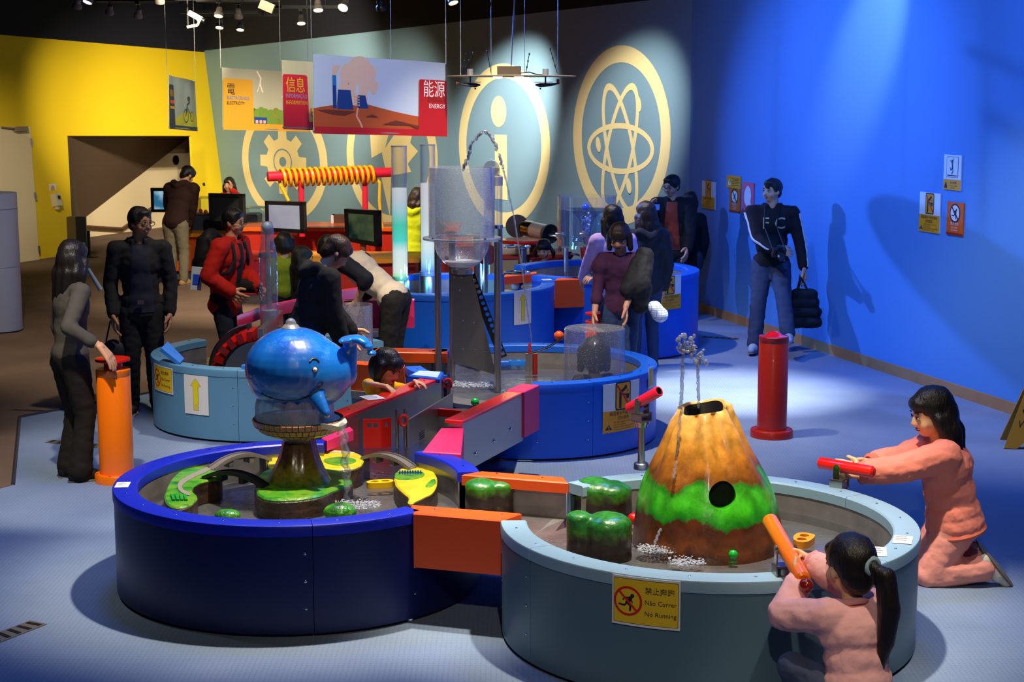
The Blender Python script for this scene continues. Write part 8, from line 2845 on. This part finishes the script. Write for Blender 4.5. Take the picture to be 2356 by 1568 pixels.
# things the people carry
I = I2
bagp = (-2.83, 12.56, 0.0)
t = thing('camera_bag', 'black shoulder bag hanging beside the man in black', 'bag', (-3.02, 12.5, 0.30))
Lh = Vector(I2['L2W'] @ I2['J'][1][2])
t.location = (Lh.x, Lh.y, Lh.z - 0.4)
b = MB()
b.ell(Lh + Vector((0, -0.02, -0.3)), (0.10, 0.05, 0.11), 14, 10)
b.build('bag_body', BAGM, t)
b = MB()
b.tube([Lh + Vector((-0.06, -0.02, -0.21)), Lh + Vector((-0.02, -0.02, -0.05)), Lh + Vector((0, -0.02, -0.03)), Lh + Vector((0.03, -0.02, -0.05)), Lh + Vector((0.06, -0.02, -0.21))], 0.008, 6)
b.build('strap', BAGM, t)
# flyer in the red parka man's pack, black holdall and camera of the man by the wall
pq = PY(452, 640, 13.75)
t = thing('leaflet', 'blue and white leaflet sticking out of the black backpack', 'leaflet', pq)
MB().obox(pq, (0.09, 0.012, 0.2), Matrix.Rotation(0.1, 3, 'Y')).build('sheet', mat('leaflet_paper', '#c8d4e8', 0.5), t)
MB().obox(pq + Vector((0, -0.0075, -0.01)), (0.06, 0.003, 0.09), Matrix.Rotation(0.1, 3, 'Y')).build('print', mat('leaflet_blue', '#1c50d8', 0.5), t)
pq = PY(216, 632, 12.62)
t = thing('umbrella', 'folded grey umbrella tucked at the side of the man in black', 'umbrella', pq)
MB().cyl(pq + Vector((0.05, 0, -0.12)), pq + Vector((-0.045, 0, 0.05)), 0.02, 0.015, 12).build('canopy', mat('umbrella_grey', '#8a98a8', 0.6), t)
MB().ell(pq + Vector((-0.05, 0, 0.06)), (0.018, 0.018, 0.03), 10, 8).build('handle', BLACK, t)
Wl = Vector(I18['L2W'] @ I18['J'][-1][2])
t = thing('holdall', 'black canvas holdall carried by the man in the track jacket', 'bag', (Wl.x + 0.02, Wl.y, Wl.z - 0.56))
b = MB()
o_ = Wl + Vector((0.0, -0.06, 0))
for zz, hw_ in ((-0.54, 0.13), (-0.44, 0.125), (-0.34, 0.10), (-0.26, 0.075)):
 smin_cap(b, o_ + Vector((-hw_, 0, zz)), 0.06, o_ + Vector((hw_, 0, zz)), 0.06)
hm_ = remesh(b, 0.012, 4, fold=0.008)
hm_.transform(Matrix.Translation(-Vector(t.location)))
obj('bag_body', hm_, BAGM, t)
for dy in (-0.035, 0.035):
 b = MB()
 b.tube([o_ + Vector((-0.07, dy, -0.24)), o_ + Vector((-0.045, dy * 0.6, -0.12)), o_ + Vector((-0.05, 0, -0.07)), o_ + Vector((-0.02, dy * 0.6, -0.12)), o_ + Vector((0.05, dy, -0.25))], 0.009, 6)
 b.build('bag_strap', BAGM, t)
def camera_thing(label, p, R, s=1.0):
 t = thing('photo_camera', label, 'camera', p)
 CB = mat('camera_black', (0.012, 0.012, 0.013), 0.35)
 MB().obox(p, (0.13 * s, 0.05 * s, 0.085 * s), R).obox(Vector(p) + R @ Vector((0, 0, 0.055 * s)), (0.05 * s, 0.045 * s, 0.035 * s), R).build('camera_body', CB, t)
 b = MB()
 b.cyl(Vector(p) + R @ Vector((0, -0.02 * s, -0.005)), Vector(p) + R @ Vector((0, -0.1 * s, -0.005)), 0.034 * s, 0.036 * s, 20)
 b.build('lens', CB, t)
 MB().cyl(Vector(p) + R @ Vector((0, -0.095 * s, -0.005)), Vector(p) + R @ Vector((0, -0.102 * s, -0.005)), 0.028 * s, n=18).build('lens_glass', mat('lens_glass', (0.02, 0.02, 0.04), 0.05, coat=1.0), t)
 return t
Wr = Vector(I18['L2W'] @ I18['J'][1][2])
camp = PY(1792, 580, 15.5)
camera_thing('black camera held at the belly of the man in the track jacket', camp, Matrix.Rotation(0.2, 3, 'Z') @ Matrix.Rotation(0.5, 3, 'X'), 1.0)
b = MB()
Nw = I18['L2W'] @ (I18['N'] + I18['Rv'] * 0.07 + I18['Fv'] * 0.08)
Nw2 = I18['L2W'] @ (I18['N'] - I18['Rv'] * 0.07 + I18['Fv'] * 0.08)
mid1, mid2 = I18['L2W'] @ (I18['P'] + I18['U'] * 0.36 + I18['Fv'] * 0.155 + I18['Rv'] * 0.07), I18['L2W'] @ (I18['P'] + I18['U'] * 0.36 + I18['Fv'] * 0.155 - I18['Rv'] * 0.05)
b.tube([camp + Vector((-0.06, -0.01, 0.03)), mid1, Nw, I18['L2W'] @ (I18['N'] - I18['Fv'] * 0.06), Nw2, mid2, camp + Vector((0.06, -0.01, 0.03))], 0.008, 6)
b.build('neck_strap', BAGM, None, label='black camera strap around the neck of the man in the track jacket', cat='strap')
camera_thing('small camera with a blue lit screen held up by the man in checked shirt', PY(1503, 478, 17.45), Matrix.Rotation(PI * 0.85, 3, 'Z'), 0.9)
pq = PY(1508, 476, 17.38)
MB().obox(pq, (0.09, 0.006, 0.06), Matrix.Rotation(-0.3, 3, 'Z')).build('camera_screen', mat('camera_screen_blue', '#2c5cc0', 0.3, emit=0.5), None, label='small blue lit camera screen', cat='screen')
# letters and stripes on the track jacket man: parts of the person
pr = I18['root']
tob = [o for o in pr.children if o.name.startswith('jacket')][0]
shirt = [o for o in pr.children if o.name.startswith('shirt')][0]
LET = mat('print_letters', '#c8b890', 0.6)
def on_body(objs, pl, d):
 """cast from pl along d in the person's space onto the given clothes"""
 best = None
 for o in objs:
  tr = BVHC.setdefault(o.name, BVHTree.FromPolygons([v.co.copy() for v in o.data.vertices], [tuple(p.vertices) for p in o.data.polygons]))
  hh = tr.ray_cast(pl, d)
  if hh[0] is not None and (best is None or hh[3] < best[1]):
   best = (hh[0], hh[3], hh[1])
 return best
BVHC = {}
for s_, ox in (('F', 0.085), ('C', -0.03)):
 vs, fs, w_ = text_poly(s_, 0.16)
 bm = bmesh.new()
 bv = [bm.verts.new((x, y, 0)) for x, y in vs]
 for f in fs:
  bm.faces.new([bv[i] for i in f])
 bmesh.ops.subdivide_edges(bm, edges=bm.edges[:], cuts=2, use_grid_fill=False)
 bm.verts.index_update()
 b = MB()
 c_ = I18['P'] + I18['U'] * I18['tl'] * 0.66
 out_v = []
 ok = True
 for v in bm.verts:
  q_ = Vector((ox - v.co.x, 0.6, c_.z - 0.02 + v.co.y))
  h_ = on_body([shirt, tob], q_, Vector((0, -1, 0)))
  out_v.append((h_[0] + Vector((0, 0.004, 0))) if h_ else q_)
 b.add(out_v, [tuple(v.index for v in f.verts) for f in bm.faces])
 bm.free()
 b.build('chest_letter', LET, pr, smooth=0, local=True)
STR = mat('stripe_white', '#d8d8d8', 0.7)
for s in (1, -1):
 S_, E_, T_ = I18['J'][s]
 for k in (-1, 0, 1):
  pts = []
  for i in range(16):
   f = i / 15
   c_ = S_.lerp(E_, f * 2) if f < 0.5 else E_.lerp(T_, (f - 0.5) * 1.9)
   outw = (I18['Rv'] * s + I18['Fv'] * (0.35 + 0.25 * k)).normalized()
   h_ = on_body([tob], c_ + outw * 0.4, -outw)
   if h_:
    pts.append(h_[0] + outw * 0.001)
  if len(pts) > 2:
   b = MB()
   b.tube(pts, 0.006, 6)
   b.build('sleeve_stripe', STR, pr, local=True)
# belt buckle of the man in black, jacket and checked bag of the woman in purple
b = MB()
bl_ = I2['P'] + I2['Fv'] * 0.15 + I2['U'] * 0.055
b.obox(bl_, (0.05, 0.012, 0.035))
b.build('belt_buckle', CHROME, I2['root'], local=True)
q_ = I15['L2W'] @ I15['J'][-1][1]
t = thing('folded_jacket', 'black quilted jacket draped over the arm of the woman in purple', 'jacket', (q_.x, q_.y, q_.z - 0.3))
b = MB()
e_ = Vector(q_)
top_ = Vector(I15['L2W'] @ I15['J'][-1][0])
hand_ = Vector(I15['L2W'] @ I15['J'][-1][2])
smin_cap(b, top_ + Vector((0.05, -0.03, 0.03)), 0.085, e_ + Vector((0.03, -0.04, 0.0)), 0.11)
smin_cap(b, e_ + Vector((0.03, -0.04, 0)), 0.12, e_ + Vector((0.05, -0.03, -0.15)), 0.08)
smin_cap(b, top_ + Vector((-0.02, -0.07, -0.02)), 0.06, e_ + Vector((-0.06, -0.09, -0.02)), 0.07)
jm = remesh(b, 0.013, 3, fold=0.012, fscale=13)
jm.transform(Matrix.Translation(-Vector(t.location)))
obj('jacket_body', jm, mat('black_nylon', (0.010, 0.010, 0.012), 0.75, spec=0.25), t)
pq = PY(1514, 715, 13.2)
t = thing('checked_bag', 'white bag with blue check under the arm of the woman in purple', 'bag', (pq.x, pq.y, pq.z - 0.08))
m = bpy.data.materials.new('blue_check')
m.use_nodes = True
nt = m.node_tree
bk = nt.nodes.new('ShaderNodeTexBrick')
bk.inputs['Color1'].default_value = bk.inputs['Color2'].default_value = (0.75, 0.77, 0.8, 1)
bk.inputs['Mortar'].default_value = (0.12, 0.25, 0.6, 1)
bk.inputs['Scale'].default_value = 14
bk.inputs['Mortar Size'].default_value = 0.03
bk.offset = 0
tc = nt.nodes.new('ShaderNodeTexCoord')
mp = nt.nodes.new('ShaderNodeMapping')
mp.inputs['Rotation'].default_value = (PI / 2, 0.4, 0)
nt.links.new(tc.outputs['Object'], mp.inputs['Vector'])
nt.links.new(mp.outputs['Vector'], bk.inputs['Vector'])
nt.links.new(bk.outputs['Color'], nt.nodes['Principled BSDF'].inputs['Base Color'])
b = MB()
smin_cap(b, pq + Vector((-0.03, 0, 0.03)), 0.06, pq + Vector((0.02, 0, -0.03)), 0.065)
jm = remesh(b, 0.012, 3, fold=0.008)
jm.transform(Matrix.Translation(-Vector(t.location)))
obj('bag_body', jm, m, t)
pq = PY(1607, 600, 18.0)
t = thing('shoulder_bag', 'dark shoulder bag hanging by the person behind the camera man', 'bag', (pq.x, pq.y, pq.z - 0.12))
MB().ell(pq, (0.06, 0.04, 0.11), 14, 10).build('bag_body', mat('patterned_bag', '#1c2030', 0.6, var=0.6, vscale=40), t)
MB().cyl(pq + Vector((0, 0, 0.09)), pq + Vector((-0.1, 0.1, 0.42)), 0.008, n=6).build('strap', BAGM, t)
# ---- hanging mobile with model planes
my = 16.3
mc = PY(1176, 175, my)
t = thing('plane_mobile', 'thin round hanging disc with two model planes and lamps', 'mobile', mc)
DISC = mat('mobile_disc', '#9a8a6c', 0.4)
MB().lathe(mc, [(0.0005, 0.006), (0.64, 0.004), (0.655, 0), (0.64, -0.006), (0.0005, -0.006)], 56, closed=False).build('disc', DISC, t)
MB().obox(mc + Vector((-0.02, 0, 0.055)), (0.24, 0.12, 0.085)).build('ballast_box', mat('ballast', '#5a4a3a', 0.5), t)
b = MB()
b.tube([mc + Vector((0.1, 0, 0.03)), mc + Vector((0.18, 0.02, 0.04)), mc + Vector((0.26, 0.02, 0.015)), mc + Vector((0.33, 0, 0.012))], 0.006, 6)
b.build('cable', BLACK, t)
for u, v in ((1145, 176), (1194, 180)):
 p = PY(u, v, my - 0.15)
 MB().lathe((p.x, p.y, mc.z), [(0.0005, -0.03), (0.045, -0.022), (0.048, -0.006)], 20, closed=False).build('lamp_lens', mat('lamp_glow_soft', '#fff0c8', 0.3, emit=5.0), t)
for (u, sgn) in ((1082, 1), (1255, -1)):
 p = PY(u, 192, my - 0.1)
 pl = [MB(), MB(), MB()]
 pl[0].tube([p + Vector((-0.13 * sgn, 0, 0.0)), p + Vector((-0.05 * sgn, 0, -0.012)), p + Vector((0.05 * sgn, 0, -0.016)), p + Vector((0.10 * sgn, 0, -0.014))], [0.006, 0.016, 0.022, 0.008], 10)
 pl[0].build('plane_body', mat('plane_dark', '#2a2838', 0.4), t)
 MB().obox(p + Vector((0.02 * sgn, 0, 0.012)), (0.05, 0.28, 0.006), Matrix.Rotation(0.5, 3, 'Z')).build('plane_wing', mat('plane_red', '#a8583c', 0.5), t)
 MB().obox(p + Vector((-0.125 * sgn, 0, 0.018)), (0.03, 0.006, 0.05)).build('plane_tail', mat('plane_red', '#a8583c', 0.5), t)
 for dy in (-0.03, 0.03):
  MB().ell(p + Vector((0.05 * sgn, dy, -0.05)), 0.009, 8, 6).build('plane_wheel', BLACK, t)
 MB().cyl(p, Vector((p.x, p.y, mc.z)), 0.008, n=8).build('plane_hanger', BLACK, t)
 MB().cyl((p.x, p.y, mc.z), (p.x, p.y, mc.z + 0.07), 0.03, n=14).build('motor', mat('motor_grey', '#8a8a8a', 0.4), t)
for k, (u, v, uu) in enumerate(((1060, 172, 1060), (1130, 172, 1130), (1207, 172, 1207), (1283, 172, 1283))):
 p = PY(u, v, my + (0.2 if k % 2 else -0.1))
 MB().cyl((p.x, p.y, mc.z), (p.x, p.y, 5.2), 0.003, n=6).build('hanging_wire', WIRE, t)
for (u0, u1, v1) in ((1062, 1074, 122), (1064, 1090, 120), (1130, 1120, 115), (1210, 1218, 122), (1282, 1265, 110)):
 p, q_ = PY(u0, 168, my), PY(u1, v1, my)
 MB().cyl(p, q_, 0.004, n=6).build('turnbuckle_rod', BLACK, t)
 for f in (0.3, 0.6, 0.95):
  MB().ell(p.lerp(q_, f), (0.008, 0.008, 0.014), 8, 6).build('turnbuckle', BLACK, t)
b = MB()
b.tube([mc + Vector((-0.0, 0, 0.1)), mc + Vector((0.02, 0.02, 0.5)), mc + Vector((0.06, 0.02, 1.2)), Vector((mc.x + 0.08, mc.y, 5.2))], 0.007, 6)
b.build('power_cable', WIRE, t)
# ---- track lamps
LAMPB = mat('lamp_housing', '#8a8070', 0.4)
LAMPK = mat('lamp_housing_dark', '#1a1814', 0.4)
def track_lamp(label, u, v, y, lit=1.0, tilt=(0, -0.4, -1), col='#fff0cc', hous=None):
 p = PY(u, v, y)
 t = thing('track_lamp', label, 'spot lamp', p)
 d = Vector(tilt).normalized()
 R = rot_to(d)
 MB().lathe(p - d * 0.09, [(0.0005, 0), (0.03, 0.0), (0.036, 0.03), (0.034, 0.05), (0.052, 0.07), (0.055, 0.11), (0.049, 0.11), (0.045, 0.075)], 20, closed=False, R=R).build('lamp_can', hous or LAMPB, t, smooth=40)
 em = mat('lamp_lens_%s_%.1f' % (col, lit), col, 0.3, emit=lit * 9)
 MB().lathe(p - d * 0.09, [(0.0005, 0.1), (0.046, 0.1), (0.04, 0.104), (0.0005, 0.106)], 20, closed=False, R=R).build('lens', em, t, smooth=180)
 MB().cyl(p - d * 0.06, Vector((p.x, p.y, p.z + 0.14)), 0.008, n=8).build('bracket', LAMPK, t)
 MB().obox((p.x, p.y, p.z + 0.15), (0.05, 0.12, 0.03)).build('track_adapter', LAMPK, t)
 return p
lam = [(178, 14, 19.0, 0.05, 'unlit pale track lamp at the far upper left'), (202, 2, 17.5, 1.5, 'violet white lit track lamp at the upper left'), (252, 28, 20.0, 0.0, 'unlit track lamp above the yellow wall'), (318, 36, 20.0, 0.5, 'dim track lamp pointing at the yellow wall'),
       (503, 34, 19.0, 1.5, 'bright track lamp, upper of the pair over the wall corner'), (505, 61, 21.0, 1.3, 'bright track lamp, lower of the pair over the wall corner'), (549, 37, 19.5, 0.8, 'small track lamp right of the bright pair, upper one'), (553, 66, 21.5, 1.0, 'small track lamp right of the bright pair, lower one'),
       (693, 51, 20.0, 1.4, 'lit track lamp over the information banner'), (732, 20, 17.0, 1.4, 'lit track lamp over the left end of the energy banner'), (790, 15, 16.0, 2.2, 'brightest track lamp, flaring above the energy banner'), (877, 18, 17.0, 0.6, 'downward track lamp over the right half of the energy banner'),
       (1042, 3, 16.5, 1.2, 'lit track lamp cut by the top edge near the mobile'), (368, 2, 18.0, 0.9, 'reddish track lamp cut by the top edge')]
zs_ = {}
for (u, v, y, lit, lb) in lam:
 p = track_lamp(lb, u, v, y, lit, ((600 - u) / 900, -0.7, -0.7) if lit > 1.6 else ((u - 600) / 1500, 0.5 if lit < 1 else -0.35, -0.9), '#cfc8ff' if u == 202 else ('#ffb090' if u == 368 else '#fff0cc'), LAMPK if u == 877 else None)
 MB().box(p.x - 0.5, p.x + 0.5, p.y - 0.02, p.y + 0.02, p.z + 0.165, p.z + 0.2).cyl((p.x + 0.3, p.y, p.z + 0.19), (p.x + 0.3, p.y, 5.2), 0.008, n=6).build('light_track', LAMPK, None, label='black lighting track that carries the ' + ' '.join(lb.split()[:9]), cat='lighting track')
p = PY(614, 15, 18.0)
MB().obox(p, (0.16, 0.08, 0.10), Matrix.Rotation(0.4, 3, 'Y')).build('flood_lamp', mat('flood_housing', '#4a4232', 0.5), None, label='unlit square flood lamp near the ceiling', cat='flood lamp')
# surveillance camera
p = PY(450, 50, 19.0)
t = thing('security_camera', 'white security camera on an arm below the dark ceiling', 'camera', p)
CW = mat('cctv_white', '#b8a890', 0.4)
MB().cyl(p + Vector((-0.10, 0, -0.06)), p + Vector((0.02, 0, -0.04)), 0.018, n=10).build('arm', CW, t)
b = MB()
b.tube([p + Vector((0.02, 0, -0.04)), p + Vector((0.04, 0, 0.0)), p + Vector((0.0, 0, 0.06))], 0.016, 8)
b.build('bracket', CW, t)
MB().obox(p + Vector((0.0, 0, 0.065)), (0.17, 0.07, 0.06), Matrix.Rotation(0.5, 3, 'Y')).build('camera_case', CW, t)
MB().cyl(p + Vector((-0.09, 0, -0.05)), (p.x - 0.09, p.y, 5.2), 0.012, n=8).build('drop_rod', LAMPK, t)
MB().cyl(p + Vector((0.06, 0, 0.03)), p + Vector((0.10, 0, 0.01)), 0.025, n=14).build('lens', BLACK, t)
bpy.data.scenes.remove(WORK)
